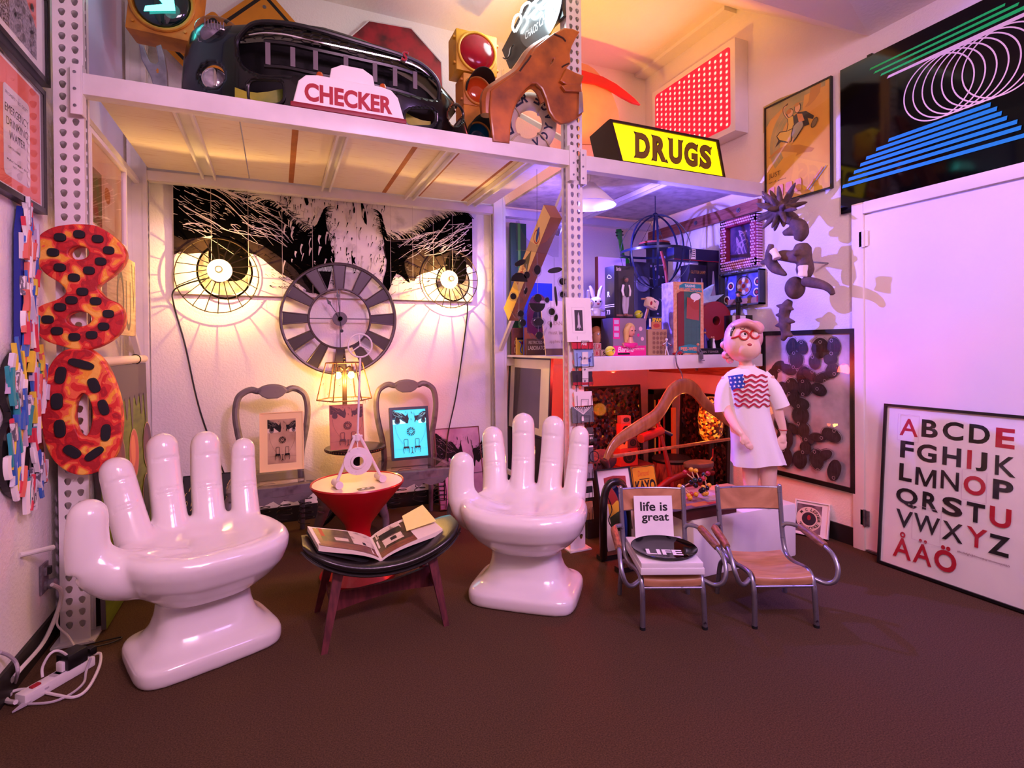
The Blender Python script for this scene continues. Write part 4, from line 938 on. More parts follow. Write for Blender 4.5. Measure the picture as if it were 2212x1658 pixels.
M, wd, ht = leaning((845, 998), (929, 994), (832, 886), 3.66, 3.74); M = M @ TR(0, .012, 0)
def pnt(p, x0, y0, x1, y1): mini_scene(p, x0, y0, x1-x0, y1-y0, (TQD, TQL, TQM, TQM), TQD, TURQ)
framed('lit_print', 'glowing turquoise eyes print in a black frame on the right clear seat', 'lit picture', M, wd, ht, .018, .035, BLACK, pnt, 0, BLACK, True)
q = M @ V((wd/2, ht/2, .15)); light('lit_print_glow', 'AREA', tuple(q), .2, (.2, .9, 1), tuple(M @ V((wd/2, ht/2, 1))), .2)
M, wd, ht = leaning((712, 962), (785, 960), (708, 868), 3.74, 3.80)
PKP = mat('rosy_print', 'd08a66', .5, col2='b0684c', vscale=5); PKD = mat('rosy_print_dark', '4a130f', .5)
# low round pedestal table
zt_ = .5*(M.translation.z+M.translation.z); px_ = at(768, 963, 'y', 3.80)
r = thing('pedestal_table', 'small round black pedestal table with a beaded rim between the two carved chairs', 'table', TR(px_.x, 3.80, 0)); zt_ = px_.z; R = .2
b = MB(BLACK); b.lathe([(R*.9, zt_-.03), (R, zt_-.022), (R, zt_-.004), (R*.97, zt_-.002), (R*.2, zt_-.002)], 40); b.obj('top', None, r)
b = MB(mat('brass_beading', '6a5238', .4, .7))
for i in range(64): b.sph((R*1.0*cos(2*pi*i/64), R*1.0*sin(2*pi*i/64), zt_-.013), .006, None, 6, 4)
b.obj('beaded_rim', None, r)
b = MB(BLACK); b.lathe([(.05, zt_-.03), (.03, zt_-.06), (.028, .42), (.045, .36), (.03, .3), (.04, .2), (.055, .16), (.03, .12)], 20); b.obj('column', None, r)
for a in (30, 150, 270):
    b = MB(BLACK); b.tube(catmull([(.02*cos(RAD(a)), .02*sin(RAD(a)), .15), (.12*cos(RAD(a)), .12*sin(RAD(a)), .14), (.2*cos(RAD(a)), .2*sin(RAD(a)), .05), (.25*cos(RAD(a)), .25*sin(RAD(a)), .015)], 5), [.024, .02, .014, .015], 8); b.obj('leg', None, r)
M.translation.z = zt_+.001; M.translation.y = 3.70
def pnt(p, x0, y0, x1, y1): mini_scene(p, x0, y0, x1-x0, y1-y0, (PKD, PKP, PKD, PKD), PKD, PKP)
framed('canvas_print', 'rosy brown eyes print on a block standing on the round pedestal table', 'picture', M, wd, ht, .004, .02, PKP, pnt, 0, PKP, False, inset=.0)
# lamp with a stripped wire shade
pl = at(745, 868, 'y', 3.86); M = TR(pl.x, 3.87, zt_); r = thing('table_lamp', 'table lamp with a stripped wire shade and two bare bulbs on the pedestal table', 'lamp', M)
zf = lambda py, y=3.86: at(745, py, 'y', y).z-zt_
BRASS = mat('dark_bronze', '4a3a34', .4, .5)
b = MB(BRASS); b.lathe([(.075, 0), (.075, .015), (.03, .03), (.018, .05), (.016, zf(862)), (.014, zf(795))], 20); b.obj('stem', None, r)
RUST = mat('rusty_wire', 'b4824e', .6, .2, col2='6e4526', vscale=30)
zb_, zt2 = zf(862), zf(783); k = 1/pxm(pl); RB, RTp = 57*k, 38*k
b = MB(RUST); b.tube([(RB*cos(2*pi*i/6), RB*sin(2*pi*i/6), zb_) for i in range(6)], .0045, 6, None, True); b.tube([(RTp*cos(2*pi*i/6), RTp*sin(2*pi*i/6), zt2) for i in range(6)], .0045, 6, None, True)
for i in range(6): b.tube([(RB*cos(2*pi*i/6), RB*sin(2*pi*i/6), zb_), (RTp*cos(2*pi*i/6), RTp*sin(2*pi*i/6), zt2)], .004, 6)
rn = random.Random(4)
for i in range(26):
    a = rn.uniform(0, 6.28); t = rn.random(); rr_ = (RB+(RTp-RB)*t)*.93; z = zb_+(zt2-zb_)*t if i % 2 else zb_; b.tube([(rr_*cos(a), rr_*sin(a), z), (rr_*cos(a)*1.03, rr_*sin(a)*1.02+.006, z-rn.uniform(.01, .035))], .0013, 4)
for a in (0, 60, 120): b.tube([(RTp*cos(RAD(a)), RTp*sin(RAD(a)), zt2), (-RTp*cos(RAD(a)), -RTp*sin(RAD(a)), zt2)], .003, 5)
b.obj('lamp_shade', None, r)
b = MB(BRASS); b.lathe([(.006, zt2), (.012, zt2+.01), (.006, zt2+.02), (.013, zt2+.03), (.005, zt2+.042), (.009, zt2+.05), (.001, zt2+.07)], 12); b.obj('finial', None, r)
for s_ in (-1, 1):
    b = MB(BRASS); b.tube(catmull([(0, 0, zf(800)), (s_*.035, -.01, zf(792)), (s_*.042, -.015, zf(800))], 4), .009, 8); b.lathe([(.017, zf(802)), (.017, zf(792))], 12, TR(s_*.044, -.015, 0)); b.obj('socket', None, r)
    b = MB(mat('amber_bulb', 'ffd070', .3, emit='ffb838', es=24)); b.lathe([(.010, zf(801)), (.02, zf(806)), (.024, zf(810)), (.018, zf(815)), (.004, zf(818))], 14, TR(s_*.044, -.015, 0)); b.obj('bulb', None, r)
    b = MB(BRASS); b.tube([(s_*.035, -.045, zf(803)), (s_*.036, -.046, zf(830))], .0012, 4); b.sph((s_*.036, -.046, zf(830)), .004, None, 8, 6); b.obj('pull_chain', None, r)
    light('table_lamp_bulb', 'POINT', tuple(M @ V((s_*.044, -.05, zf(824)))), 8, (1, .52, .12), None, .02)
# ================================================================ paintings leaning at the back wall
M, wd, ht = leaning((949, 1106), (1048, 1100), (944, 934), 3.93, 4.09); M.translation.z = .004
SP_L = mat('pink_print', 'c99ab0', .6, col2='9a6a88', vscale=5)
def pnt(p, x0, y0, x1, y1):
    W, H = x1-x0, y1-y0; p.rect(x0, y0, x1, y1, SP_L); eye_art(p, x0, y0+H*.45, W*1.25, H*.5, .4, SP_L, 3, (LINE, SP_L, LINE, BW_G)); 
    p.stroke([(x0+W*.5, y0+H*.42), (x0+W*.7, y0+H*.3), (x0+W*.55, y0+H*.12)], .008, .008, mat('rust_stroke', '8a3020', .6)); p.stroke([(x0+W*.1, y0), (x0+W*.14, y0+H*.2), (x0+W*.12, y0+H*.4)], .006, .004, LINE); p.stroke([(x0+W*.3, y0), (x0+W*.33, y0+H*.2), (x0+W*.31, y0+H*.3)], .006, .004, LINE); p.rect(x0, y0+H*.405, x1, y0+H*.41, LINE)
framed('eyes_painting', 'pinkish eyes painting leaning at the back wall right of the turquoise print', 'picture', M, wd, ht, .006, .03, mat('red_wood_edge', '6a2c24', .5), pnt, 0, SP_L, False, inset=0)
M, wd, ht = leaning((392, 1150), (548, 1140), (392, 1015), 4.0, 4.12); M.translation.z = .004
SPK = mat('spark_yellow', 'e8c878', .6)
def pnt(p, x0, y0, x1, y1):
    rn = random.Random(2); p.rect(x0, y0, x1, y1, mat('painted_dark', '120c0a', .5))
    for i in range(70):
        x, y = rn.uniform(x0, x1), rn.uniform(y0, y1); l = rn.uniform(.02, .07); a = rn.uniform(.9, 1.5); P = [(x, y), (x+l*cos(a)*.5, y+l*sin(a)*.6), (x+l*cos(a), y+l*sin(a))]
        if P[2][0] < x1 and P[2][1] < y1: p.stroke(P, .005, .0015, SPK)
    p.stroke([(x0+.1, y0+.05), (x0+.16, y0+.14), (x0+.2, y0+.2)], .012, .004, mat('red_stroke', 'b03020', .6))
framed('dark_painting', 'dark painting with golden sparks low on the back wall behind the left hand chair', 'picture', M, wd, max(ht, .4), .006, .03, MATTEBLACK, pnt, 0, MATTEBLACK, False, inset=0)
# ================================================================ red hourglass table with balance sculpture
REDP = mat('red_plastic', 'b3101c', .28, coat=.5, var=.05)
q = at(773, 1040, 'z', .51); r = thing('hourglass_table', 'red hourglass shaped side table with a cream top in front of the carved chairs', 'table', TR(q.x, q.y, 0)); R = 98/pxm(q)
b = MB(REDP); b.lathe([(R*.80, 0), (R*.82, .02), (R*.70, .05), (R*.45, .115), (R*.29, .19), (R*.25, .24), (R*.29, .285), (R*.55, .37), (R*.97, .492), (R, .508), (R*.985, .515), (R*.965, .512), (R*.95, .5)], 56); b.obj('body', None, r)
b = MB(mat('cream_table_top', 'ecdcb8', .45, var=.12, vscale=5)); b.cyl((0, 0, .497), (0, 0, .5085), R*.955, 48); b.obj('top', None, r)
b = MB(INK); T = TR(.02, -R*.66, .5092) @ RZ(8); b.shape([rrect(-.045, -.02, .045, .025, .012)], .0006, T); b.use(PAPER); b.lay = 3
for x in (-.015, .013): b.p2([(x-.012, .002), (x, .012), (x+.012, .004), (x, -.006)], PAPER, T)
b.rect(-.045, -.014, .045, -.011, PAPER, T); b.obj('sticker', None, r, 0)
CHIPW = mat('chipped_white_paint', 'e2d6d6', .6, col2='6a5852', vscale=60, thr=(.24, .34))
yS = q.y-.06; k = 1/pxm(V((q.x, yS, .7))); zs = .5095
M = TR(at(774, 1030, 'y', yS).x, yS, zs); r = thing('balance_sculpture', 'chipped white wheeled balance toy with hanging disc standing on the red hourglass table', 'sculpture', M)
f = lambda x, y: (at(x, y, 'y', yS).x-M.translation.x, at(x, y, 'y', yS).z-zs)
ap = f(772, 942)
for px_, py_, dy in ((727, 1029, -.02), (823, 1019, .03)):
    e = f(px_, py_); rr = .020; e = (e[0], rr+.0005)
    b = MB(CHIPW); b.tube([(e[0], dy, e[1]+.012), (ap[0]+(-.012 if px_ < 772 else .012), 0, ap[1])], [.0085, .0085], 10); b.obj('leg', None, r)
    b = MB(CHIPW); b.cyl((e[0]-.006, dy+.05, e[1]), (e[0]+.008, dy-.045, e[1]), rr, 20); b.obj('foot_roller', None, r)
b = MB(CHIPW); b.cyl((ap[0]-.026, 0, ap[1]), (ap[0]+.026, 0, ap[1]), .008, 10); b.cyl((ap[0], 0, ap[1]-.022), (ap[0], 0, ap[1]+.012), .014, 12); b.obj('apex_joint', None, r)
t_ = f(778, 773); b = MB(CHIPW); b.cyl((ap[0], 0, ap[1]-.03), (t_[0], 0, t_[1]), .0058, 8); b.obj('rod', None, r)
c_ = f(778, 746); R2 = 25*k; b = MB(CHIPW); b.tube([(c_[0]+R2*cos(2*pi*i/32), 0, c_[1]+R2*sin(2*pi*i/32)) for i in range(32)], .0045, 8, None, True)
for a in (95, 215, 330): b.tube([(c_[0], 0, c_[1]), (c_[0]+R2*cos(RAD(a)), 0, c_[1]+R2*sin(RAD(a)))], .0035, 6)
b.sph((c_[0], -.002, c_[1]), .007, None, 10, 8); b.obj('ring', None, r)
d_ = f(772, 994); RD = 30*k; b = MB(CHIPW); b.lathe([(RD*.36, -.006), (RD*.98, -.008), (RD, 0), (RD*.98, .006), (RD*.55, .009), (RD*.50, .018), (RD*.38, .020), (RD*.35, .016), (RD*.35, 0)], 40, TR(d_[0], -.02, d_[1]) @ RX(90), False, False); b.obj('disc', None, r)
b = MB(CHIPW); b.tube([(ap[0], 0, ap[1]-.02), (ap[0], -.01, d_[1]+RD*.6)], .003, 6); b.obj('hanging_wire', None, r)
# ================================================================ leather saddle stool and open book
LEA = mat('black_leather', '15100e', .33, coat=.15, bump=.08, bscale=90); PUR = mat('reddish_wood', '6b2c30', .45, col2='4a1c22', vscale=5, stretch=(12, 12, 2))
r = thing('saddle_stool', 'low wooden stool with a curved black leather saddle seat holding an open book', 'stool', TR(.43, 2.47, 0))
def sad(x): return .285+.115*(abs(x)/.34)**2.1
rings = []; tp = []
for i in range(33):
    x = -.345+.69*i/32; e = 1-(abs(x)/.36)**6; hd = .165*max(.35, e**.5)
    ring = []
    for j in range(20):
        a = 2*pi*j/20; yy = hd*math.copysign(abs(cos(a))**.6, cos(a)); zz = .026*math.copysign(abs(sin(a))**.75, sin(a))*(e**.4 if e > 0 else .3)
        zz += .014*(abs(yy)/.165)**3*(1 if sin(a) > 0 else .2)
        ring.append(V((x*(1-.012), yy, sad(x)+zz)))
    rings.append(ring)
b = MB(LEA); b.loft(rings); b.obj('seat', None, r, 1.2)
b = MB(LEA); b.tube([V((-.345+.69*i/32, -.166*max(.35, (1-(abs(-.345+.69*i/32)/.36)**6)**.5), sad(-.345+.69*i/32)-.012)) for i in range(33)], .006, 6); b.obj('piping', None, r)
I = r.matrix_world.inverted()
for (fx, fy), (tx, ty) in (((700, 1411), (-.20, -.10)), ((964, 1350), (.20, -.10)), ((685, 1320), (-.21, .10)), ((912, 1246), (.21, .10))):
    p = I @ at(fx, fy, 'z', 0); t = V((tx, ty, sad(tx)-.02)); b = MB(PUR)
    d = (t-p); n1 = V((1, 0, 0)); A = lambda c, s_: [c+V((-s_, -s_*.7, 0)), c+V((s_, -s_*.7, 0)), c+V((s_, s_*.7, 0)), c+V((-s_, s_*.7, 0))]
    b.loft([A(p, .012), A(p.lerp(t, .5), .017), A(t, .021)]); b.obj('leg', None, r, 0)
b = MB(PUR)
P = [V((-.235, 0, .125)), V((-.1, 0, .135)), V((.05, 0, .15)), V((.235, 0, .165))]; hs = [.045, .03, .026, .05]
b.loft([[p+V((0, -.009, -h)), p+V((0, .009, -h)), p+V((0, .009, h)), p+V((0, -.009, h))] for p, h in zip(P, hs)]); b.obj('stretcher', None, r, 0)
for s_ in (-1, 1): b = MB(PUR); b.box((s_*.225, 0, .15 if s_ < 0 else .165), (.02, .24, .035)); b.obj('side_rail', None, r, 0)
BOOKP = mat('page_paper', 'e9dcc4', .5, var=.04); PEDGE = mat('page_edges', 'd9c9ae', .7, col2='a8987e', vscale=120, stretch=(1, 1, 40))
r = thing('open_book', 'thick open picture book lying across the black leather saddle stool', 'book', TR(.43, 2.47, .33)); I = r.matrix_world.inverted()
PHD = mat('photo_dark', '2a1c14', .4, col2='5b4030', vscale=22, thr=(.35, .6)); PHL = mat('photo_light', 'd8c6a4', .4, col2='7a644a', vscale=26, thr=(.3, .45)); PHW = mat('photo_wood', '8a4a34', .4, col2='5a2c20', vscale=6, stretch=(3, 30, 3))
def page_block(out_f, out_b, sp_f, sp_b, nm, pics):
    of, ob, sf, sb = [I @ p for p in (out_f, out_b, sp_f, sp_b)]; n = 10
    A = []; B = []; th = .022
    for i in range(n+1):
        t = i/n; hump = .022*sin(pi*min(1, t*1.15))**.8 if t < .87 else .022*sin(pi*.999)*0; hump = .02*(sin(pi*t)**.7)*t
        f_, k_ = of.lerp(sf, t), ob.lerp(sb, t); up = V((0, 0, hump)); A.append([f_+up, k_+up])
    b = MB(BOOKP); rings = [[a[0]-V((0, 0, th*(1-.6*i/n))), a[1]-V((0, 0, th*(1-.6*i/n))), a[1], a[0]] for i, a in enumerate(A)]
    b.loft(rings)
    # pictures printed on the page, following its curve
    for u0, v0, u1, v1, m in pics:
        b.use(m); vs = []; N = 8; b.lay += 1
        for i in range(N+1):
            t = u0+(u1-u0)*i/N; x = t*n; i0 = min(int(x), n-1); fr = x-i0
            a = A[i0][0].lerp(A[i0+1][0], fr); c = A[i0][1].lerp(A[i0+1][1], fr); up = V((0, 0, .0006+.0003*b.lay)); vs += [a.lerp(c, v0)+up, a.lerp(c, v1)+up]
        b.vf(vs, [(2*i, 2*i+1, 2*i+3, 2*i+2) for i in range(N)])
    b.obj(nm, None, r, .8)
    return A
SPf, SPb = at(823, 1208, 'y', 2.36), at(800, 1160, 'y', 2.56)
Lf, Lb = at(688, 1178, 'y', 2.36), at(664, 1136, 'y', 2.56); Rf, Rb = at(956, 1142, 'y', 2.42), at(912, 1102, 'y', 2.60)
page_block(Lf, Lb, SPf, SPb, 'left_pages', [(.06, .12, .96, .93, PHW), (.12, .32, .68, .95, PHD), (.14, .55, .2, .95, REDINK), (.34, .4, .56, .55, PHL), (.62, .35, .97, .96, PHL), (.78, .38, .83, .5, INK), (.02, .02, .97, .1, PHW)])
page_block(Rf, Rb, SPf, SPb, 'right_pages', [(.42, .05, .98, .9, PHD), (.5, .72, .94, .97, PHL), (.52, .6, .9, .8, INK), (.56, .3, .88, .55, PHL), (.66, .38, .76, .5, INK), (.42, .0, .98, .2, PHW)])
b = MB(MATTEBLACK)
for a, c in ((Lf, Lb), (Rf, Rb)):
    P = [I @ p for p in (a, c, SPb, SPf)]; o_ = [(P[0]-P[3])*.02, (P[1]-P[2])*.02, V((0, 0, 0)), V((0, 0, 0))]
    b.loft([[p+q_-V((0, 0, .030)) for p, q_ in zip(P, o_)], [p+q_-V((0, 0, .024)) for p, q_ in zip(P, o_)]])
b.obj('cover', None, r, 0)
# note sheet on the right page
nf = [Rf.lerp(SPf, .03).lerp(Rb.lerp(SPb, .03), .22), Rf.lerp(SPf, .50).lerp(Rb.lerp(SPb, .50), .38), Rf.lerp(SPf, .40).lerp(Rb.lerp(SPb, .40), 1.0), Rf.lerp(SPf, -.02).lerp(Rb.lerp(SPb, -.02), 1.03)]
b = MB(mat('pale_yellow_paper', 'fff08c', .6, var=.05)); b.loft([[p+V((0, 0, .021)) for p in nf], [p+V((0, 0, .0235)) for p in nf]]); solo(b, 'note_paper', 'pale yellow sheet of paper lying on the right page of the open book', 'paper', smooth=0)
# ================================================================ small tubular school armchairs
TUBE = mat('worn_steel_tube', '9a9aa6', .3, .85, col2='45424a', vscale=40, thr=(.25, .38)); PLY = mat('honey_plywood', 'c08a60', .38, col2='a5714a', vscale=3, stretch=(3, 24, 3), coat=.2); ARMW = mat('worn_wood_armrest', 'a8714a', .5, col2='6b4028', vscale=12, stretch=(10, 2, 10))
def school_chair():
    r = thing('school_chair', 'c', 'chair')
    for s_ in (-1, 1):
        x = lambda v: s_*v
        P = catmull([(x(.136), -.005, 0), (x(.134), 0, .10), (x(.133), .008, .17), (x(.134), .035, .215), (x(.138), .09, .222), (x(.145), .2, .205), (x(.15), .275, .215), (x(.153), .31, .27), (x(.155), .332, .38), (x(.157), .352, .525)], 6)
        b = MB(TUBE); b.tube(P, .0115, 12); b.sph((x(.157), .352, .525), .0115, None, 10, 6); sf_ = b.obj('side_frame', None, r)
        b = MB(TUBE); b.tube(catmull([(x(.143), .17, .2), (x(.15), .25, .195), (x(.16), .30, .165), (x(.165), .318, .10), (x(.17), .33, 0)], 6), .0115, 12); b.obj('rear_leg', None, r)
        b = MB(TUBE); b.tube(catmull([(x(.154), .318, .335), (x(.17), .31, .350), (x(.205), .27, .350), (x(.215), .18, .338), (x(.222), .07, .322), (x(.228), .02, .30), (x(.226), -.015, .255), (x(.21), -.02, .21), (x(.18), .0, .19), (x(.14), .03, .20)], 6), .010, 12); b.obj('arm_tube', None, r)
        b = MB(ARMW); b.tube(catmull([(x(.21), .255, .352), (x(.214), .2, .345), (x(.219), .12, .334), (x(.223), .075, .326)], 4), [.017, .019, .018, .016], 12, None, False, .85); b.obj('armrest', None, r)
        b = MB(MATTEBLACK); b.cyl((x(.136), -.005, 0), (x(.136), -.005, .012), .0125, 12); b.obj('foot_cap', None, sf_)
    # plywood seat with rolled front, and curved back
    rows = [(.008, .178), (.006, .200), (.016, .214), (.04, .222), (.09, .219), (.16, .206), (.22, .203), (.285, .222)]
    b = MB(PLY); top = []; bot = []
    for y, z in [(p.y, p.z) for p in catmull([(0, y, z) for y, z in rows], 4)]:
        top.append([V((-.126+.252*i/10, y, z+.008*(abs(i-5)/5)**2)) for i in range(11)]); bot.append([p+V((0, .006 if z < .2 and y < .02 else 0, -.007)) for p in top[-1]])
    b.loft([t+list(reversed(q_)) for t, q_ in zip(top, bot)]); b.obj('seat', None, r, .5)
    b = MB(TUBE); b.cyl((-.134, .006, .176), (.134, .006, .176), .006, 10); b.obj('front_bar', None, r)
    rows = []
    for i in range(13):
        x = -.148+.296*i/12; y = .342+.020*(1-(x/.15)**2); rows.append([V((x, y-.008, .418)), V((x, y, .418)), V((x, y+.018, .515)), V((x, y+.010, .515))])
    b = MB(PLY); b.loft(rows); b.obj('backrest', None, r, .5)
    b = MB(TUBE); b.tube([V((-.15+.3*i/12, .346+.020*(1-((-.15+.3*i/12)/.15)**2), .415)) for i in range(13)], .006, 8); b.tube([V((-.15+.3*i/12, .356+.020*(1-((-.15+.3*i/12)/.15)**2), .518)) for i in range(13)], .005, 8); b.obj('back_rail', None, r)
    return r
sa = school_chair(); sa.matrix_world = TR(1.575, 1.86, 0) @ RZ(-23.7); tag(sa, 'small steel tube school armchair holding the boxed black plate', 'chair')
sb = copy_tree(sa); sb.matrix_world = TR(2.027, 1.668, 0) @ RZ(-23.2); tag(sb, 'small empty steel tube school armchair with bare plywood seat', 'chair')
M = TR(1.575, 1.86, 0) @ RZ(-23.7)
b = MB(WHITE); b.box((-.005, .155, .255), (.278, .335, .028), bev=.002); b.box((-.005, .155, .28), (.270, .327, .022), bev=.002); solo(b, 'gift_box', 'flat white box on the seat of the left school chair', 'box', M, smooth=.4)
r = thing('plate', 'round black glossy plate lettered LIFE on the flat white box', 'plate', M @ TR(.0, .142, .2912))
GLB = mat('black_glaze', '050506', .08, spec=.25); b = MB(GLB); b.lathe([(.10, 0), (.125, .004), (.146, .014), (.149, .0165), (.146, .0175), (.123, .0085), (.1, .006), (.001, .006)], 56); b.obj('dish', None, r)
b = MB(PAPER); b.text('LIFE', -.085, -.075, .075, -.012, PAPER, 0, .035, RZ(-7), z=.0068); b.obj('lettering', None, r, 0)
M2 = M @ TR(-.095, .300, .2915) @ RX(80)
r = thing('message_card', 'white card reading life is great leaning on the back of the left school chair', 'sign', M2)
b = MB(PAPER); b.box((.095, .1, -.002), (.19, .2, .004)); b.lay = 2; b.text('life is', .03, .127, .165, .172, INK, 0, .02); b.text('great', .035, .068, .17, .113, INK, 0, .02); b.obj('card', None, r, 0)
# ================================================================ white plinth
b = MB(mat('white_plinth', 'efe8e4', .5, var=.04)); b.box((2.385, 2.46, .155), (.77, .52, .31), bev=.012); solo(b, 'plinth', 'low white display plinth behind the two school chairs', 'plinth')
# ================================================================ toys on the right shelf
ZS = 1.1715
def slot(x0, x1, y0, y1, Y, zb=None):
    """box size from its outline in the photo at depth Y: left x, right x, bottom z, top z"""
    a, c = at(x0, (y0+y1)/2, 'y', Y).x, at(x1, (y0+y1)/2, 'y', Y).x; xm = (x0+x1)/2
    z1 = at(xm, y0, 'y', Y).z; z0 = at(xm, y1, 'y', Y).z if zb is None else zb
    return a, c, z0, z1
def stand(name, label, cat, x0, x1, y0, y1, Y, dp, m, rot=0, zb=ZS, paint=None, part='body', group=None, side=None):
    a, c, z0, z1 = slot(x0, x1, y0, y1, Y, zb); W, H = c-a, z1-z0
    M = TR((a+c)/2, Y, z0) @ RZ(rot); r = thing(name, label, cat, M, group)
    b = MB(m); b.box((0, dp/2, H/2), (W, dp, H), bev=.0015)
    if paint: b.lay = 3; b.T0 = FACE_S((-W/2, 0, 0)); paint(b, W, H, b.T0)
    b.obj(part, None, r, .4); return r, W, H
# open wooden crate with a rubber head inside, vinyl toys on top
CRW = mat('walnut_crate', '6a4430', .55, var=.3, vscale=6, stretch=(2, 2, 20))
a, c, z0, z1 = slot(1262, 1326, 682, 766, 3.06, ZS); W, H = c-a, z1-z0
r = thing('display_crate', 'open walnut crate beside the lettered toy blocks, with vinyl toys on its top', 'crate', TR((a+c)/2, 3.06, ZS))
for nm, q in (('side', ((-W/2+.006, .09, H/2), (.012, .18, H))), ('side', ((W/2-.006, .09, H/2), (.012, .18, H))), ('top', ((0, .09, H-.006), (W, .18, .012))), ('bottom', ((0, .09, .006), (W, .18, .012))), ('back', ((0, .176, H/2), (W, .008, H)))):
    b = MB(CRW); b.box(*q); b.obj(nm, None, r, 0)
p = at(1296, 722, 'y', 3.10); r = thing('rubber_head', 'rubber toy head with an open mouth inside the walnut crate', 'toy head', TR(p.x, 3.13, ZS+.0125)); SKN = mat('rubber_skin', 'c98a66', .5)
b = MB(SKN); hz = .11; b.sph((0, 0, hz), .05, None, 18, 12, (.8, .95, 1.35)); b.lathe([(.03, 0), (.026, .05)], 14); b.tube([(0, -.045, hz+.02), (-.002, -.062, hz), (0, -.045, hz-.012)], [.006, .011, .006], 8); b.sph((.042, 0, hz), .014, None, 8, 6, (.4, 1, 1.2)); b.obj('head', None, r, 1)
b = MB(MATTEBLACK); b.sph((0, -.036, hz-.034), .012, None, 10, 6, (1, .6, 1.2)); b.obj('mouth', None, r)
for s_ in (-1, 1):
    b = MB(PAPER); b.sph((s_*.018, -.042, hz+.026), .009, None, 10, 6); b.use(INK); b.sph((s_*.018, -.050, hz+.026), .0035, None, 6, 4); b.obj('eye', None, r)
b = MB(mat('sandy_hair', 'b06a3a', .8)); b.sph((0, .01, hz+.045), .045, None, 14, 8, (.9, 1, .8)); b.obj('hair', None, r)
zc = z1+.0005
VIN = mat('grey_vinyl', 'b8b4cc', .35); VW = mat('white_vinyl', 'e6e2f0', .35)
p = at(1268, 655, 'y', 3.08); r = thing('vinyl_toy', 'grey vinyl toy with three round eyes on the walnut crate', 'toy', TR(p.x+.01, 3.10, zc) @ RZ(-20))
b = MB(VIN); b.lathe([(.03, 0), (.034, .02), (.025, .05)], 16); b.sph((0, 0, .085), .05, None, 18, 12, (1, .9, .75)); 
for x in (-.028, .012): b.tube([(x, 0, .11), (x, 0, .165)], [.012, .011], 10); b.sph((x, 0, .165), .0115, None, 10, 6)
b.obj('body', None, r, 1)
for x in (-.022, 0, .022): b = MB(mat('cream_eye', 'f0e8c0', .4)); b.sph((x, -.041, .085), .009, None, 10, 6, (1, .5, 1)); b.use(INK); b.sph((x, -.0455, .085), .0035, None, 6, 4); b.obj('eye', None, r)
p = at(1293, 655, 'y', 3.14); r = thing('vinyl_toy', 'white vinyl rabbit toy on the walnut crate', 'toy', TR(p.x+.005, 3.18, zc) @ RZ(-10))
b = MB(VW); b.lathe([(.028, 0), (.036, .025), (.024, .06)], 16); b.sph((0, 0, .10), .046, None, 18, 12, (1, .9, .9))
for s_ in (-1, 1): b.tube([(s_*.018, 0, .13), (s_*.03, 0, .18), (s_*.045, .0, .215)], [.012, .014, .007], 10); b.tube([(s_*.03, -.01, .05), (s_*.05, -.03, .04)], .01, 8)
b.obj('body', None, r, 1)
for s_ in (-1, 1): b = MB(INK); b.sph((s_*.017, -.038, .105), .007, None, 8, 6); b.obj('eye', None, r)
b = MB(REDINK); b.sph((0, -.042, .088), .006, None, 8, 6, (1.6, .6, .8)); b.obj('mouth', None, r)
# letter blocks
BLK = mat('worn_toy_block', 'c9a58c', .6, var=.2)
def block(x, y, ch, colr, zb, lab, Yb=2.92):
    p = at(x, y, 'y', Yb); s_ = .042; b = MB(BLK); b.box((0, s_/2, s_/2), (s_, s_, s_), bev=.003); b.lay = 2; T = FACE_S((-s_/2, -.0002, 0)); b.use(REDINK if colr else BLACK)
    b.shape([[(.004, .004), (s_-.004, .004), (s_-.004, s_-.004), (.004, s_-.004)], [(.007, .007), (s_-.007, .007), (s_-.007, s_-.007), (.007, s_-.007)]], 0, T); b.text(ch, .012, .010, s_-.012, s_-.010, None, 0, .04, T)
    solo(b, 'letter_block', lab, 'toy block', TR(p.x, Yb, zb), smooth=0)
block(1290, 761, 'B', 1, ZS, 'wooden toy block with a red letter B on the toy shelf'); block(1304, 761, 'S', 0, ZS, 'wooden toy block with a black letter S on the toy shelf')
block(1280, 748, 'D', 0, ZS+.0425, 'wooden toy block with a black letter D in the upper pair'); block(1293, 748, 'J', 1, ZS+.0425, 'wooden toy block with a red letter J on the B block')
block(1277, 761, 'O', 0, ZS, 'wooden toy block with letter O at the left end of the lower row')
FELT = mat('tennis_felt', 'd4dc28', .9, bump=.3, bscale=120)
def tennis(x, y, rp, Yb, zb, lab):
    p = at(x, y, 'y', Yb); R = rp/pxm(p); r = thing('tennis_ball', lab, 'ball', TR(p.x, Yb, zb+R)); b = MB(FELT); b.sph((0, 0, 0), R, None, 24, 16); b.obj('ball', None, r, 1)
    b = MB(PAPER); b.tube([(R*1.005*(.85*cos(t)+.15*cos(3*t)), -R*1.005*(.85*sin(t)-.15*sin(3*t)) if False else R*1.005*(.85*sin(t)-.15*sin(3*t)), R*1.005*.69*sin(2*t)) for t in [i*2*pi/48 for i in range(48)]], .0012, 4, RZ(35) @ RX(50), True); b.obj('seam', None, r)
    b = MB(INK); T = FACE_S((0, -R*1.01, .002)); b.lay = 1; b.ell(0, .006, .010, .004, INK, 12, 15, T); b.text('Dunlop' if False else 'x', -.006, -.010, .006, -.004, INK, 0, .02, T); b.obj('print_mark', None, r, 0)
tennis(1318, 757, 11, 2.90, ZS, 'yellow tennis ball on the toy shelf beside the lettered blocks')
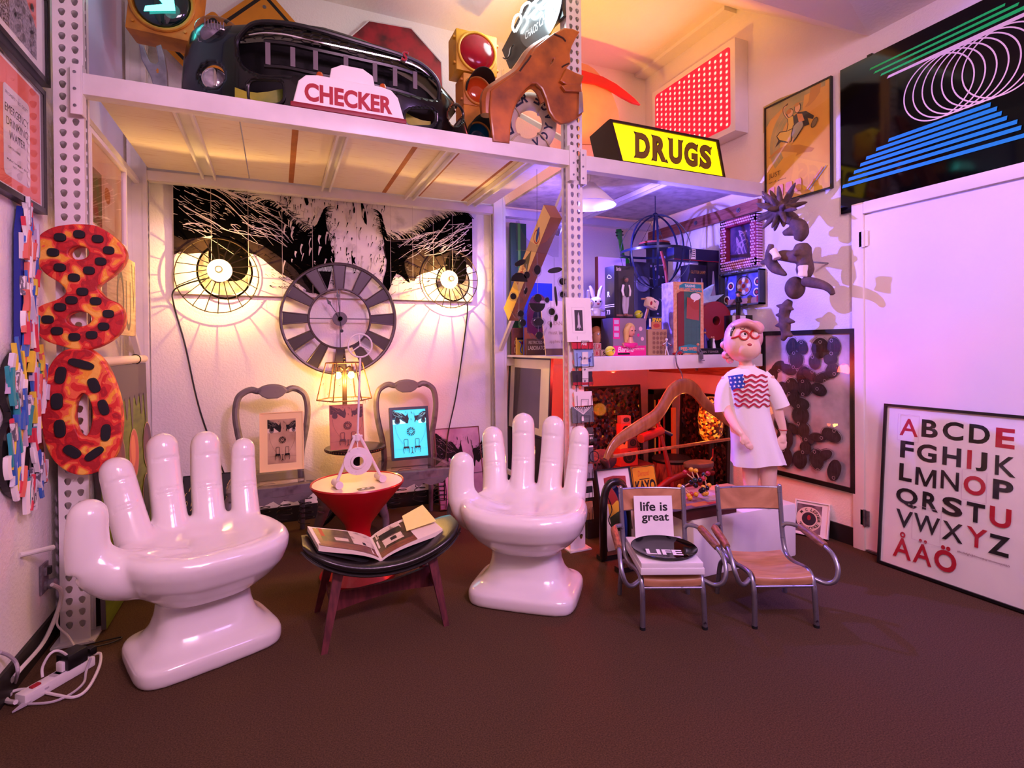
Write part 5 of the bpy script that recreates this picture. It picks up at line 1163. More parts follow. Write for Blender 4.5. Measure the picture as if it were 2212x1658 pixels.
# styling head box, varsity doll box
def p_head(b, W, H, T):
    b.rect(0, 0, W, H*.27, PINK, T); b.text('Barbie', W*.14, H*.10, W*.62, H*.24, PAPER, 0, .01, T, shear=.2); b.rect(W*.14, H*.03, W*.5, H*.08, INK, T); b.text('STYLING HEAD', W*.60, H*.17, W*.95, H*.205, PAPER, 0, .01, T); b.rect(W*.60, H*.15, W*.96, H*.155, PAPER, T)
    b.rect(0, H*.27, W, H, mat('pink_grey_inner', '8a7488', .5), T); b.rect(0, H*.45, W*.2, H, PINK, T)
    for i in range(3): b.rect(W*.03, H*(.50+.17*i), W*.17, H*(.61+.17*i), mat('pale_lilac', 'c8b4d8', .5), T)
    for x, y, s_ in ((.83, .72, .055), (.76, .55, .04), (.88, .45, .05)): b.ell(W*x, H*y, W*s_, W*s_, PINK if s_ < .05 else mat('pale_pink', 'e8b4c4', .5), 16, 0, T)
r, W, H = stand('doll_head_box', 'pink printed toy box with a blonde styling head on the toy shelf', 'toy box', 1324, 1395, 687, 767, 2.93, .14, mat('grey_box_card', '4a4250', .5), 0, ZS, p_head)
HB = W; hx_ = -W*.02; SK2 = mat('doll_skin', 'd99a80', .4); BLO = mat('blonde_hair', 'd9b86a', .5)
b = MB(SK2); b.tube([(hx_, -.012, H*.27), (hx_, -.012, H*.5)], [.03, .016], 14); b.tube([(hx_-.055, -.008, H*.28), (hx_, -.012, H*.36), (hx_+.055, -.008, H*.28)], [.016, .026, .016], 12, None, False, .6); b.sph((hx_+.004, -.018, H*.66), .033, None, 20, 14, (.85, .75, 1.15)); b.obj('head', None, r, 1)
b = MB(BLO); b.sph((hx_+.002, -.006, H*.72), .038, None, 18, 12, (1, .75, 1.05)); b.tube(catmull([(hx_-.012, -.03, H*.82), (hx_-.033, -.02, H*.68), (hx_-.03, -.012, H*.5), (hx_-.035, -.01, H*.36)], 4), [.012, .02, .018, .008], 10); b.obj('hair', None, r, 1)
b = MB(INK); T = FACE_S((0, -.0445, 0))
for s_ in (-.010, .014): b.lay += 1; b.ell(hx_+s_+.003, H*.665, .005, .0032, INK, 12, 0, T)
b.ell(hx_+.006, H*.575, .006, .0022, REDINK, 12, 0, T); b.obj('face_paint', None, r, 0)
b = MB(PINK); b.tube([(hx_-.05, -.012, H*.30), (hx_, -.03, H*.275), (hx_+.05, -.012, H*.30)], [.012, .018, .012], 10); b.obj('pink_top', None, r, 1)
zt_ = ZS+H
def p_varsity(b, W, H, T):
    b.rect(W*.06, H*.05, W*.94, H*.93, mat('window_dark', '1c1218', .3), T); b.text('Barbie', W*.1, H*.90, W*.34, H*.97, PAPER, 0, .01, T, shear=.2); b.rect(W*.1, H*.04, W*.9, H*.075, mat('court_brown', '8a5a48', .5), T)
r, W, H = stand('boxed_doll', 'black window box with a doll in a varsity jacket on the pink toy box', 'toy box', 1327, 1370, 574, 687, 2.96, .11, mat('black_box_card', '141014', .4), 0, zt_, p_varsity)
b = MB(PAPER); T = axes((-W/2-.0004, .11, 0), (0, -1, 0), (0, 0, 1), (-1, 0, 0)); b.text('73', .02, H*.08, .06, H*.17, PAPER, 0, .02, T); b.text('R', .03, H*.42, .06, H*.52, PAPER, 0, .03, T)
b.rect(0, H*.22, .11, H*.235, PAPER, T); b.rect(0, H*.255, .11, H*.27, PAPER, T); b.stroke([(.03, H*.8), (.05, H*.84), (.08, H*.78), (.05, H*.77), (.03, H*.8)], .003, .003, PAPER, T); b.obj('side_print', None, r, 0)
DGR = mat('doll_sweatpants', 'b7b0ba', .8); DB = mat('varsity_black', '101014', .6)
b = MB(DGR); b.tube([(-.012, -.018, H*.42), (-.018, -.018, H*.24), (-.012, -.018, H*.09)], [.013, .013, .010], 10); b.tube([(.010, -.018, H*.42), (.008, -.016, H*.24), (.002, -.016, H*.09)], [.013, .013, .010], 10); b.obj('trousers', None, r, 1)
b = MB(DB); b.tube([(0, -.018, H*.40), (0, -.018, H*.55), (0, -.018, H*.66)], [.018, .022, .014], 12); b.obj('jacket', None, r, 1)
b = MB(PAPER)
for s_ in (-1, 1): b.tube([(s_*.020, -.018, H*.63), (s_*.03, -.02, H*.52), (s_*.024, -.026, H*.42)], [.009, .009, .007], 8)
b.obj('sleeves', None, r, 1)
b = MB(mat('brown_doll_skin', '8a5a44', .5)); b.sph((.004, -.018, H*.73), .016, None, 14, 10, (.9, .9, 1.15)); b.obj('head', None, r, 1)
b = MB(mat('dark_hair', '1a1010', .7)); b.sph((.004, -.014, H*.76), .018, None, 12, 8, (1, .9, .9)); b.obj('hair', None, r, 1)
b = MB(mat('doll_boots', '9a5a48', .5)); 
for x in (-.012, .004): b.sph((x, -.022, H*.065), .010, None, 10, 6, (.8, 1.4, .8))
b.obj('boots', None, r, 1)
b = MB(GLASS); b.box((0, -.042, H*.5), (W*.94, .002, H*.96)); b.obj('window', None, r, 0)
# sundry things behind
stand('stretched_canvas', 'pale stretched canvas with a red wooden edge at the back of the toy shelf', 'canvas', 1290, 1352, 556, 768, 3.62, .03, mat('red_wood_edge', '8a3c30', .5), 0, ZS, lambda b, W, H, T: b.rect(.012, 0, W, H, mat('pale_canvas', 'd8c2d2', .7), T))
p = at(1366, 545, 'y', 3.9); z0 = at(1376, 612, 'y', 3.9).z; z1 = at(1355, 488, 'y', 3.9).z
M = TR(p.x+.03, 4.03, z0) @ RY(-9); r = thing('ukulele', 'bright green ukulele hanging on the back wall behind the ring planter', 'ukulele', M); H = (z1-z0)*1.02; GRN = mat('green_lacquer', '1f9c24', .25, coat=.6)
b = MB(GRN); P = catmull([(-.0, 0, 0), (-.075, .045, 0), (-.07, .11, 0), (-.045, .15, 0), (-.058, .21, 0), (-.035, .245, 0), (0, .25, 0), (.035, .245, 0), (.058, .21, 0), (.045, .15, 0), (.07, .11, 0), (.075, .045, 0)], 4, True); b.shape([[(q.x, q.y) for q in P], circ(0, .165, .02)], .05, FACE_S((0, .02, 0)), .004); b.obj('body', None, r, .5)
b = MB(GRN); b.box((0, .0, .25+(H-.33)/2), (.032, .02, H-.3)); b.obj('neck', None, r); b = MB(GRN); b.shape([[(-.018, 0), (.018, 0), (.028, .05), (.022, .085), (-.022, .085), (-.028, .05)]], .014, FACE_S((0, .005, H-.09)), .002); hs_ = b.obj('headstock', None, r)
for s_ in (-1, 1):
    for zz in (.03, .06): b = MB(MATTEBLACK); b.cyl((s_*.022, .0, H-.09+zz), (s_*.04, .0, H-.09+zz), .006, 8); b.obj('tuning_peg', None, hs_)
b = MB(mat('dark_bridge', '241a14', .6)); b.box((0, -.012, .07), (.05, .01, .012)); b.obj('bridge', None, r)
r, W, H = stand('loudspeaker', 'dark boxy loudspeaker with a round cone behind the varsity doll box', 'loudspeaker', 1372, 1404, 566, 768, 3.62, .16, mat('dark_speaker_case', '2c2a34', .5))
b = MB(mat('speaker_cone', '6a6670', .5)); b.lathe([(.005, .004), (.03, .0), (.055, .012), (.064, .012), (.066, .0)], 28, TR(0, -.001, H*.76) @ RX(90), False, False); b.obj('cone', None, r)
def p_const(b, W, H, T):
    rn = random.Random(6); GD = mat('pale_dots', 'c8bccc', .6); pts = [(rn.uniform(.1, .9)*W, rn.uniform(.15, .95)*H) for i in range(14)]
    for x, y in pts: b.ell(x, y, W*.05*rn.uniform(.4, 1.3), W*.05*rn.uniform(.4, 1.3), GD, 12, 0, T)
    for q, s_ in zip(pts[::2], pts[1::2]): b.stroke([q, (s_[0], q[1]+rn.uniform(-.02, .02))], W*.012, W*.012, GD, T)
    b.text('ILM', W*.25, H*.02, W*.75, H*.09, GD, 0, .01, T)
stand('constellation_print', 'black board with pale dots and lines behind the ring planter', 'picture', 1398, 1444, 526, 768, 3.75, .012, mat('deep_black_print', '0a090e', .3), 0, ZS, p_const)
# hanging ring planter
BLUEM = mat('dark_blue_band_steel', '1c2440', .35, .5)
pt = at(1412, 464, 'y', 3.30); pe = at(1416, 545, 'y', 3.30); R = .262; r = thing('ring_planter', 'hanging globe planter of dark metal rings with succulents over the toys', 'hanging planter', TR(pe.x, 3.30, pe.z)); Rz = pt.z-pe.z
for a in (10, 55, 100, 145):
    b = MB(BLUEM); ca, sa_ = cos(RAD(a)), sin(RAD(a)); b.loft([[V((R*cos(t)*ca-sa_*w_, R*cos(t)*sa_+ca*w_, Rz*sin(t)*(1 if sin(t) > 0 else .95)))*k for w_, k in ((-.008, 1), (.008, 1), (.008, .985), (-.008, .985))] for t in [2*pi*i/56 for i in range(56)]], loop=True); b.obj('hoop', None, r)
b = MB(BLUEM); b.loft([[V((R*1.01*cos(t)*k, R*1.01*sin(t)*k, w_)) for w_, k in ((-.009, 1), (.009, 1), (.009, .985), (-.009, .985))] for t in [2*pi*i/64 for i in range(64)]], loop=True); b.obj('equator_hoop', None, r)
b = MB(BLUEM); b.sph((0, 0, Rz), .02, None, 12, 8); b.tube([(0, 0, Rz+.01), (0, 0, 2.375-pe.z)], .003, 6); b.obj('hanger', None, r)
zp = at(1410, 526, 'y', 3.30).z-pe.z; b = MB(mat('terracotta_plate', 'a8483a', .5)); b.lathe([(.03, -.02), (.10, -.012), (.115, .006), (.105, .004), (.01, -.005)], 28, TR(-.01, 0, zp)); b.obj('planter_dish', None, r)
b = MB(MATTEBLACK); b.lathe([(.02, -.03), (.11, -.022), (.12, -.008), (.10, -.016)], 24, TR(-.01, 0, zp)); b.obj('drip_tray', None, r)
rn = random.Random(9); SUC = mat('succulent_green', '5a6a44', .5, col2='6a4a44', vscale=20)
for cx, cy in ((-.07, -.02), (.0, -.04), (.055, -.01), (-.03, .04), (.03, .05)):
    b = MB(SUC)
    for i in range(14):
        a = i*2.4; l = .035*(1-.4*i/14); el = .2+.9*i/14; d = V((cos(a)*cos(el), sin(a)*cos(el), sin(el))); b.tube([V((cx, cy, zp+.005)), V((cx, cy, zp+.005))+d*l*.6, V((cx, cy, zp+.005))+d*l], [.004, .008, .001], 6)
    b.obj('succulent', None, r)
for a in (30, 150, 270): b = MB(MATTEBLACK); b.tube([(-.01+.105*cos(RAD(a)), .105*sin(RAD(a)), zp), (0, 0, Rz)], .0015, 4); b.obj('hanging_cord', None, r)
# axe handle, tin, crate, mallet
HND = mat('red_brown_handle', '8c2f30', .35, coat=.3); p = [at(*q, 'y', 3.12) for q in ((1428, 542), (1437, 580), (1443, 640), (1441, 700), (1436, 740), (1439, 768))]; p[-1].z = ZS+.02
b = MB(HND); b.tube(catmull(p, 5), [.017, .019, .019, .022, .026, .024], 12, None, False, .6); solo(b, 'axe_handle', 'long curved red brown axe handle standing behind the wooden crate', 'handle')
def p_crate(b, W, H, T):
    rn = random.Random(3); FC = mat('printed_faces', '8a6048', .6); b.rect(W*.2, H*.04, W*.97, H*.95, mat('sepia_panel', 'b08a66', .6), T)
    for i in range(4):
        for j in range(5): b.ell(W*(.3+.19*i), H*(.12+.18*j), W*.075, H*.07, FC, 10, 0, T)
stand('printed_crate', 'tan wooden crate with a printed sepia pattern under the blue meat tin', 'crate', 1400, 1441, 711, 767, 2.98, .12, mat('pale_crate_wood', 'b8906a', .6), 0, ZS, p_crate); zk = at(1420, 711, 'y', 2.98).z+.001
a, c, z0, z1 = slot(1403, 1433, 684, 710, 3.01, zk); W, H = c-a, z1-z0; r = thing('meat_tin', 'small blue meat tin with a yellow word on top of the tan crate', 'tin', TR((a+c)/2, 3.05, zk))
b = MB(mat('blue_tin', '16246a', .3, .3)); b.loft([[V((x, y, z)) for x, y in rrect(-W/2, -.03, W/2, .03, .018)] for z in (0, H)]); b.obj('can', None, r, .5)
b = MB(STEEL)
for z in (.001, H-.002): b.tube([(x, y, z) for x, y in rrect(-W/2-.001, -.031, W/2+.001, .031, .018)], .0018, 5, None, True)
b.obj('rim', None, r); T = FACE_S((-W/2, -.0305, 0)); b = MB(INK); b.rect(W*.2, 0, W*.92, H*.60, mat('burger_print', 'c9824a', .5), T); b.ell(W*.56, H*.30, W*.24, H*.17, mat('burger_red', 'b84030', .5), 16, 0, T); b.rect(W*.03, H*.2, W*.16, H*.85, PAPER, T); b.text('SPAM', W*.26, H*.60, W*.92, H*.92, mat('yellow_print', 'f2d01c', .5), 0, .05, T); b.obj('label_print', None, r, 0)
p = at(1411, 655, 'y', 2.98); r = thing('toy_mallet', 'pale block headed toy mallet with a drawn face leaning above the tin', 'toy', TR(p.x, 3.14, ZS)); hz = p.z-ZS
b = MB(mat('cream_block', 'e8cfa8', .5)); b.box((0, 0, 0), (.105, .055, .075), TR(.0, -.14, hz) @ RY(18) @ RZ(12), .02); b.obj('head', None, r, .8)
b = MB(mat('beech_stick', 'b9845c', .5)); b.cyl((-.02, -.13, hz-.03), (-.035, 0, .0), .010, 10); b.cyl((-.085, -.14, hz+.03), (.02, -.14, hz+.035), .006, 8); b.obj('handle', None, r)
T = TR(0, -.14, hz) @ RY(18) @ RZ(12) @ FACE_S((0, -.0285, 0)); b = MB(REDINK); b.ell(-.032, -.008, .011, .014, REDINK, 14, 0, T); b.stroke([(-.015, .02), (0, .012), (.012, .018)], .006, .004, INK, T); b.stroke([(-.002, -.02), (.012, -.026), (.02, -.018)], .003, .003, INK, T); b.obj('face_drawing', None, r, 0)
tennis(1379, 676, 9, 2.99, ZS+.25, 'yellow tennis ball perched on the pink toy box beside the varsity doll box')
# talking toy box (window box, empty of its doll)
def p_talk(b, W, H, T):
    b.rect(0, 0, W, H, mat('salmon_print', 'd8905e', .5, col2='e4b08a', vscale=60), T)
    TQ = mat('teal_banner', '2a8c96', .5); b.p2([(W*.2, H*.90), (W*.95, H*.86), (W*.93, H*.97), (W*.35, H*.985), (W*.2, H*.95)], TQ, T)
    b.text('TALKING', W*.38, H*.93, W*.72, H*.965, PAPER, 0, .03, T); b.text('PEE-WEE HERMAN', W*.22, H*.885, W*.92, H*.92, mat('orange_letters', 'f09060', .5), 0, .03, T)
    b.p2([(W*.12, H*.05), (W*.88, H*.05), (W*.9, H*.84), (W*.7, H*.87), (W*.3, H*.87), (W*.12, H*.84)], mat('green_tile_card', '2c6a58', .4), T)
    for i in range(1, 7): b.rect(W*.14, H*(.05+.11*i), W*.88, H*(.05+.11*i)+.001, mat('tile_line', '123c34', .5), T)
    for i in range(1, 5): b.rect(W*(.12+.155*i), H*.06, W*(.12+.155*i)+.001, H*.8, MATS['tile_line'], T)
    b.p2([(W*.42, H*.5), (W*.84, H*.47), (W*.85, H*.76), (W*.44, H*.79)], mat('red_poster_card', 'a8402a', .5), T)
    b.p2([(W*.12, H*.05), (W*.34, H*.05), (W*.34, H*.87), (W*.22, H*.87), (W*.12, H*.84)], mat('red_curtain_card', '7c2018', .5), T)
    b.ell(W*.72, H*.80, W*.17, H*.05, PAPER, 18, 0, T); b.p2([(W*.68, H*.77), (W*.76, H*.76), (W*.66, H*.72)], PAPER, T)
    b.p2([(W*.16, H*.03), (W*.8, H*.02), (W*.84, H*.12), (W*.5, H*.145), (W*.15, H*.11)], TQ, T); b.text('PEE-WEE', W*.22, H*.055, W*.78, H*.105, mat('orange_letters', 'f09060', .5), 0, .03, T)
r, W, H = stand('toy_window_box', 'tall salmon printed talking toy box with a green tiled window', 'toy box', 1457, 1517, 609, 766, 2.93, .14, mat('lilac_side_print', 'a896c0', .5, col2='7a68a4', vscale=30), -6, ZS, p_talk)
b = MB(GLASS); b.box((0, -.004, H*.46), (W*.76, .002, H*.8)); b.obj('window', None, r, 0)
# small figures along the shelf edge
p = at(1440, 766, 'y', 2.87); r = thing('bendy_figure', 'white bendy stick figure with a blue tie on the shelf edge', 'toy figure', TR(p.x, 2.87, ZS)); b = MB(VW); h = .105
b.sph((0, 0, h), .010, None, 12, 8); b.tube([(0, 0, h-.01), (0, 0, h*.5)], [.004, .006], 8)
for s_ in (-1, 1): b.tube(catmull([(0, 0, h*.82), (s_*.022, 0, h*.74), (s_*.032, -.005, h*.66)], 3), .0028, 6); b.tube(catmull([(0, 0, h*.5), (s_*.008, 0, h*.25), (s_*.013, -.004, .002)], 3), .0034, 6)
b.obj('body', None, r, 1)
b = MB(mat('blue_tie', '2a5ab0', .5)); b.loft([[V((-.003, -.006, h*.85)), V((.003, -.006, h*.85)), V((.003, -.003, h*.85)), V((-.003, -.003, h*.85))], [V((-.005, -.008, h*.62)), V((.005, -.008, h*.62)), V((.005, -.004, h*.62)), V((-.005, -.004, h*.62))], [V((-.001, -.008, h*.56)), V((.001, -.008, h*.56)), V((.001, -.005, h*.56)), V((-.001, -.005, h*.56))]]); b.obj('tie', None, r)
for s_ in (-1, 1): b = MB(REDINK); b.sph((s_*.033, -.005, h*.64), .005, None, 8, 6); b.obj('glove', None, r)
p = at(1466, 764, 'y', 2.86); r = thing('toy_car', 'tiny red toy car on the shelf edge before the salmon toy box', 'toy car', TR(p.x, 2.865, ZS)); b = MB(RED); b.loft([[V((x, y, z)) for y, z in ((-.012, .005), (.012, .005), (.012, zt), (-.012, zt))] for x, zt in ((-.04, .012), (-.03, .017), (-.012, .018), (-.004, .026), (.014, .026), (.022, .018), (.038, .015))]); b.obj('body', None, r, .4)
for x in (-.024, .022):
    for y in (-.012, .012): b = MB(MATTEBLACK); b.cyl((x, y-.003, .006), (x, y+.003, .006), .006, 12); b.obj('wheel', None, r)
p = at(1512, 768, 'y', 2.80); r = thing('sitting_figure', 'tiny grey suited figure sitting on the toy shelf edge with its legs hanging', 'toy figure', TR(p.x, 2.815, ZS+.002)); b = MB(mat('grey_felt_suit', '6c6470', .8))
b.tube([(0, 0, .01), (0, .004, .055)], [.011, .009], 10)
for s_ in (-1, 1): b.tube(catmull([(s_*.005, 0, .008), (s_*.007, -.028, .010), (s_*.007, -.032, -.03)], 3), .006, 8); b.tube([(s_*.010, 0, .048), (s_*.016, -.01, .025), (s_*.008, -.022, .016)], .0035, 6)
b.obj('body', None, r, 1); b = MB(SKN); b.sph((0, .003, .068), .010, None, 12, 8); b.obj('head', None, r, 1)
# lamp boxes, cutouts, big O
def p_lamp(word):
    def f(b, W, H, T):
        GL = mat('lamp_print', '9a90a8', .5); b.text(word, W*.08, H*.90, W*.92, H*.935, mat('gold_print', 'a8783c', .5), 0, .01, T)
        for x in ((.3, .7) if word else (.5,)): b.p2([(W*(x-.10), H*.55), (W*(x+.10), H*.55), (W*(x+.07), H*.7), (W*(x+.03), H*.85), (W*(x-.03), H*.85), (W*(x-.07), H*.7)], GL, T)
    return f
NB = mat('midnight_box', '100c1c', .4)
stand('lamp_carton', 'dark carton lettered GLITTER LAMP behind the salmon toy box', 'box', 1490, 1527, 572, 768, 3.18, .10, NB, 0, ZS, p_lamp('GLITTER LAMP'))
stand('lamp_carton', 'dark lamp carton with one printed bottle, right of the lettered lamp carton', 'box', 1529, 1553, 566, 768, 3.18, .10, NB, 0, ZS, lambda b, W, H, T: b.p2([(W*.25, H*.55), (W*.75, H*.55), (W*.65, H*.72), (W*.55, H*.9), (W*.45, H*.9), (W*.35, H*.72)], mat('lamp_print', '9a90a8', .5), T))
zl = max(at(1509, 572, 'y', 3.18).z, at(1541, 566, 'y', 3.18).z)+.001
def p_long(b, W, H, T):
    b.rect(W*.33, H*.12, W*.47, H*.95, PAPER, T)
    for i in range(4): b.stroke([(W*.35, H*(.25+.14*i)), (W*.40, H*(.33+.15*i)), (W*.455, H*(.36+.16*i))], W*.008, W*.012, INK, T)
    b.rect(0, 0, W, H*.05, REDINK, T)
stand('long_carton', 'long dark blue carton with a white square emblem lying on the lamp cartons', 'box', 1456, 1553, 537, 566, 3.18, .10, mat('deep_blue_card', '141640', .4), 0, zl, p_long)
SKY = mat('sky_blue_foam', '7ab4e0', .5, col2='d8ecf8', vscale=8)
for (P, lab, yy) in (([(1516, 768), (1514, 690), (1520, 628), (1542, 615), (1541, 617), (1534, 640), (1562, 636), (1545, 650), (1536, 680), (1548, 768)], 'pale blue pointed foam cutout behind the red letter O', 3.15),):
    M = FACE_S((at(1535, 700, 'y', yy).x, yy, ZS)); Q = [(x, max(0, y)) for x, y in px2(M, 'y', yy, P)]; b = MB(SKY); b.shape([Q], .03, TR(0, 0, -.015), .002); solo(b, 'foam_cutout', lab, 'cutout', M)
pO = at(1557, 692, 'y', 2.99); k = 1/pxm(pO); M = TR(pO.x, 3.04, ZS) @ RZ(-14); r = thing('wooden_letter', 'thick red wooden letter O standing on the toy shelf', 'letter', M); rx, ry = 36*k*1.03, 42*k
b = MB(mat('oxblood_wood', '8f1a20', .45, var=.15, vscale=5)); zc_ = pO.z-ZS; b.shape([circ(0, zc_, rx, 40, ry), circ(.006, zc_, 9.5*k, 20, 10.5*k)], .09, FACE_S((0, .045, 0)), .002); b.obj('letter', None, r, .5); b = MB(BLACK); b.box((0, .045, (zc_-ry)/2+.004), (.09, .08, max(.01, zc_-ry+.008))); b.obj('stand', None, r)
r, W, H = stand('black_case', 'black case at the wall end of the toy shelf carrying a small figurine', 'case', 1592, 1626, 680, 768, 2.90, .12, BLACK, 0, ZS); zb_ = ZS+H+.001
stand('paperback_book', 'white spined paperback standing before the black case', 'book', 1589, 1611, 681, 768, 2.86, .03, PAPER, 0, ZS, lambda b, W, H, T: (b.rect(0, 0, W*.45, H, mat('red_dark_cover', '6a2030', .5), T), b.text('ACKER', 0, 0, H*.33, W*.3, INK, 0, .03, T @ TR(W*.85, H*.55, .001) @ RZ(90))))
p = at(1592, 650, 'y', 2.95); r = thing('suit_figurine', 'small figurine in a black suit and sunglasses on the black case', 'figurine', TR(p.x+.012, 2.95, zb_)); b = MB(MATTEBLACK); hh = at(1585, 630, 'y', 2.99).z-zb_
hh = max(.12, hh); b.tube([(0, 0, hh*.42), (0, 0, hh*.75)], [.014, .018], 12)
for s_ in (-1, 1): b.tube([(s_*.008, 0, hh*.45), (s_*.010, 0, .0)], [.010, .008], 8); b.tube(catmull([(s_*.018, 0, hh*.72), (s_*.026, -.006, hh*.58), (s_*.006, -.018, hh*.56)], 3), .006, 8)
b.obj('suit', None, r, 1); b = MB(SKN); b.sph((0, -.002, hh*.86), .017, None, 14, 10, (.85, .9, 1.1)); b.obj('head', None, r, 1)
b = MB(BLACK); b.sph((0, 0, hh*.955), .018, None, 12, 8, (1, 1, .55)); b.lathe([(.026, hh*.93), (.026, hh*.945)], 16); b.obj('hat', None, r); b = MB(BLACK)
for s_ in (-1, 1): b.box((s_*.007, -.0175, hh*.875), (.010, .003, .007), bev=.001)
b.obj('sunglasses', None, r)
a, c, z0, z1 = slot(1512, 1562, 752, 767, 2.90, ZS); r, W, H = stand('lettered_block', 'low black block with small lettering under the wedding couple figures', 'block', 1512, 1562, 752, 767, 2.90, .08, BLACK, 0, ZS, lambda b, W, H, T: b.text('BIN TOWER', W*.1, H*.25, W*.8, H*.6, mat('dim_letters', '9a8a8a', .6), 0, .01, T)); zw = ZS+H+.0005
p = at(1542, 752, 'y', 2.92); r = thing('cake_topper', 'tiny bride and groom figures on the low black lettered block', 'figurine', TR(p.x, 2.93, zw)); hh = at(1542, 726, 'y', 2.92).z-zw
b = MB(VW); b.lathe([(.016, 0), (.012, hh*.3), (.006, hh*.58), (.009, hh*.75), (.004, hh*.82)], 14, TR(.008, 0, 0)); b.obj('gown', None, r, 1); b = MB(MATTEBLACK); b.lathe([(.008, 0), (.007, hh*.45), (.010, hh*.78), (.004, hh*.84)], 12, TR(-.010, .002, 0)); b.obj('suit', None, r, 1)
for x in (.008, -.010): b = MB(SKN); b.sph((x, 0, hh*.92), .0065, None, 10, 8); b.obj('head', None, r, 1)
p = at(1524, 752, 'y', 2.94); r = thing('wizard_figurine', 'small figurine in a purple robe behind the wedding couple', 'figurine', TR(p.x, 2.945, zw)); hh = at(1522, 708, 'y', 2.94).z-zw
b = MB(mat('purple_robe', '3a2a80', .6)); b.lathe([(.018, 0), (.013, hh*.4), (.011, hh*.65), (.004, hh*.72)], 14); b.tube([(.008, 0, hh*.6), (.02, -.008, hh*.45), (.01, -.018, hh*.4)], .005, 8); b.obj('robe', None, r, 1); b = MB(SKN); b.sph((0, 0, hh*.78), .009, None, 10, 8); b.obj('head', None, r, 1); b = MB(mat('purple_robe', '3a2a80', .6)); b.lathe([(.012, hh*.82), (.007, hh*.9), (.001, hh)], 12); b.obj('hat', None, r, 1)
# ================================================================ seen through the middle upright
stand('green_board', 'tall dark green board with a bright green edge behind the middle upright', 'board', 1104, 1138, 482, 768, 4.04, .03, mat('dark_green_board', '1c4a22', .5), 0, ZS, lambda b, W, H, T: b.rect(W*.45, 0, W*.62, H, mat('lime_paint', '4cb01e', .5), T))
def p_arch(b, W, H, T):
    b.rect(0, 0, W, H*.38, mat('orange_card', 'b8642c', .6), T); b.rect(0, H*.38, W, H, mat('blue_card', '1640b0', .5), T); b.ell(W*.5, H*.55, W*.40, H*.30, mat('maroon_arch', '6a1430', .5), 30, 0, T); b.rect(W*.1, H*.3, W*.9, H*.56, MATS['maroon_arch'], T); b.ell(W*.5, H*.5, W*.2, H*.14, INK, 24, 0, T)
stand('painted_board', 'blue board with a maroon arch standing behind the acrylic mobile', 'board', 1132, 1193, 611, 768, 3.80, .02, mat('blue_card', '1640b0', .5), 0, ZS, p_arch)
stand('wooden_sign', 'brown sign with pale letters RESTRICTED LABORATORY low behind the middle upright', 'sign', 1138, 1178, 731, 768, 3.71, .02, mat('dark_brown_sign', '5a3c2a', .5), 0, ZS, lambda b, W, H, T: (b.text('RESTRICTED A', W*.1, H*.68, W*.95, H*.86, CREAM, 0, .0, T, shear=.1), b.text('LABORATO', W*.06, H*.32, W*.97, H*.56, CREAM, 0, .01, T, shear=.1)))
stand('wooden_sign', 'reddish carved sign with letters GO and DI at the left end of the toy shelf', 'sign', 1107, 1140, 708, 768, 3.96, .03, mat('carved_red_wood', '8a4a36', .6, var=.4, vscale=14, bump=.3), 0, ZS, lambda b, W, H, T: (b.text('GO', W*.12, H*.36, W*.5, H*.56, CREAM, 0, .01, T), b.text('DI', W*.12, H*.08, W*.45, H*.28, CREAM, 0, .01, T)))
stand('game_carton', 'small yellow printed carton before the reddish carved sign', 'box', 1117, 1134, 729, 768, 3.90, .03, mat('yellow_carton', 'd8b030', .5), 0, ZS, lambda b, W, H, T: (b.stroke([(W*.3, H*.8), (W*.6, H*.6), (W*.4, H*.3), (W*.6, H*.1)], W*.16, W*.1, mat('blue_card', '1640b0', .5), T), b.ell(W*.68, H*.7, W*.16, H*.1, REDINK, 12, 0, T), b.rect(0, H*.88, W, H, INK, T)))
BN = at(1179, 768, 'y', 3.45); M = TR(BN.x, 3.45, ZS) @ RX(-12); r = thing('notice_board', 'leaning cream notice with faint lines behind the middle post', 'notice', M); a, c, z0, z1 = slot(1178, 1228, 645, 768, 3.45, ZS)
b = MB(mat('cream_notice', 'e8d49a', .45)); W, H = .19, z1-ZS; b.box((.095, 0, H/2), (W, .008, H)); b.lay = 2; T = FACE_S((0, -.0045, 0)); BT = mat('faded_letters', 'b89a60', .6)
for i, t_ in enumerate(('CLEAN', 'must be', 'applies to')): b.text(t_, .04, H*(.55-.17*i), .16, H*(.62-.17*i), BT, 0, .0, T)
b.rect(0, 0, W, H*.12, mat('brown_strip', '7a5a30', .6), T); b.obj('panel', None, r, 0)
# long carton strapped to the brace
XB = 1.53; A_, B_ = at(1176, 470, 'x', XB), at(1098, 668, 'x', XB); d = (A_-B_); L = d.length+.10; d.normalize(); M = axes(B_-d*.05, V((1, 0, 0)).cross(d)*-1, d, (-1, 0, 0)) if False else axes(B_-d*.05, d.cross(V((-1, 0, 0))), d, (-1, 0, 0))
r = thing('long_box', 'long cream carton with red print slanting along the upright brace', 'box', M); b = MB(mat('brown_carton_side', '8a5a3c', .6)); b.box((0, L/2, -.04), (.13, L, .08)); b.lay = 2
CB = mat('cream_carton', 'e0c088', .5); b.rect(-.064, 0, .064, L, CB); b.ringp(0, L*.78, .038, .046, REDINK, 24); b.ell(.0, L*.80, .018, .05, mat('blue_card', '1640b0', .5), 16, 20); b.p2([(-.05, L*.5), (.0, L*.66), (.05, L*.5)], mat('grey_print', '4a4236', .6)); b.stroke([(-.03, L*.42), (.03, L*.46)], .012, .012, REDINK); b.rect(-.064, 0, .064, L*.3, mat('gold_carton', 'e8c028', .5)); b.text('EWING', 0, 0, .16, .03, REDINK, 0, .02, TR(.0, L*.32, 0) @ RZ(90)); b.obj('carton', None, r, 0)
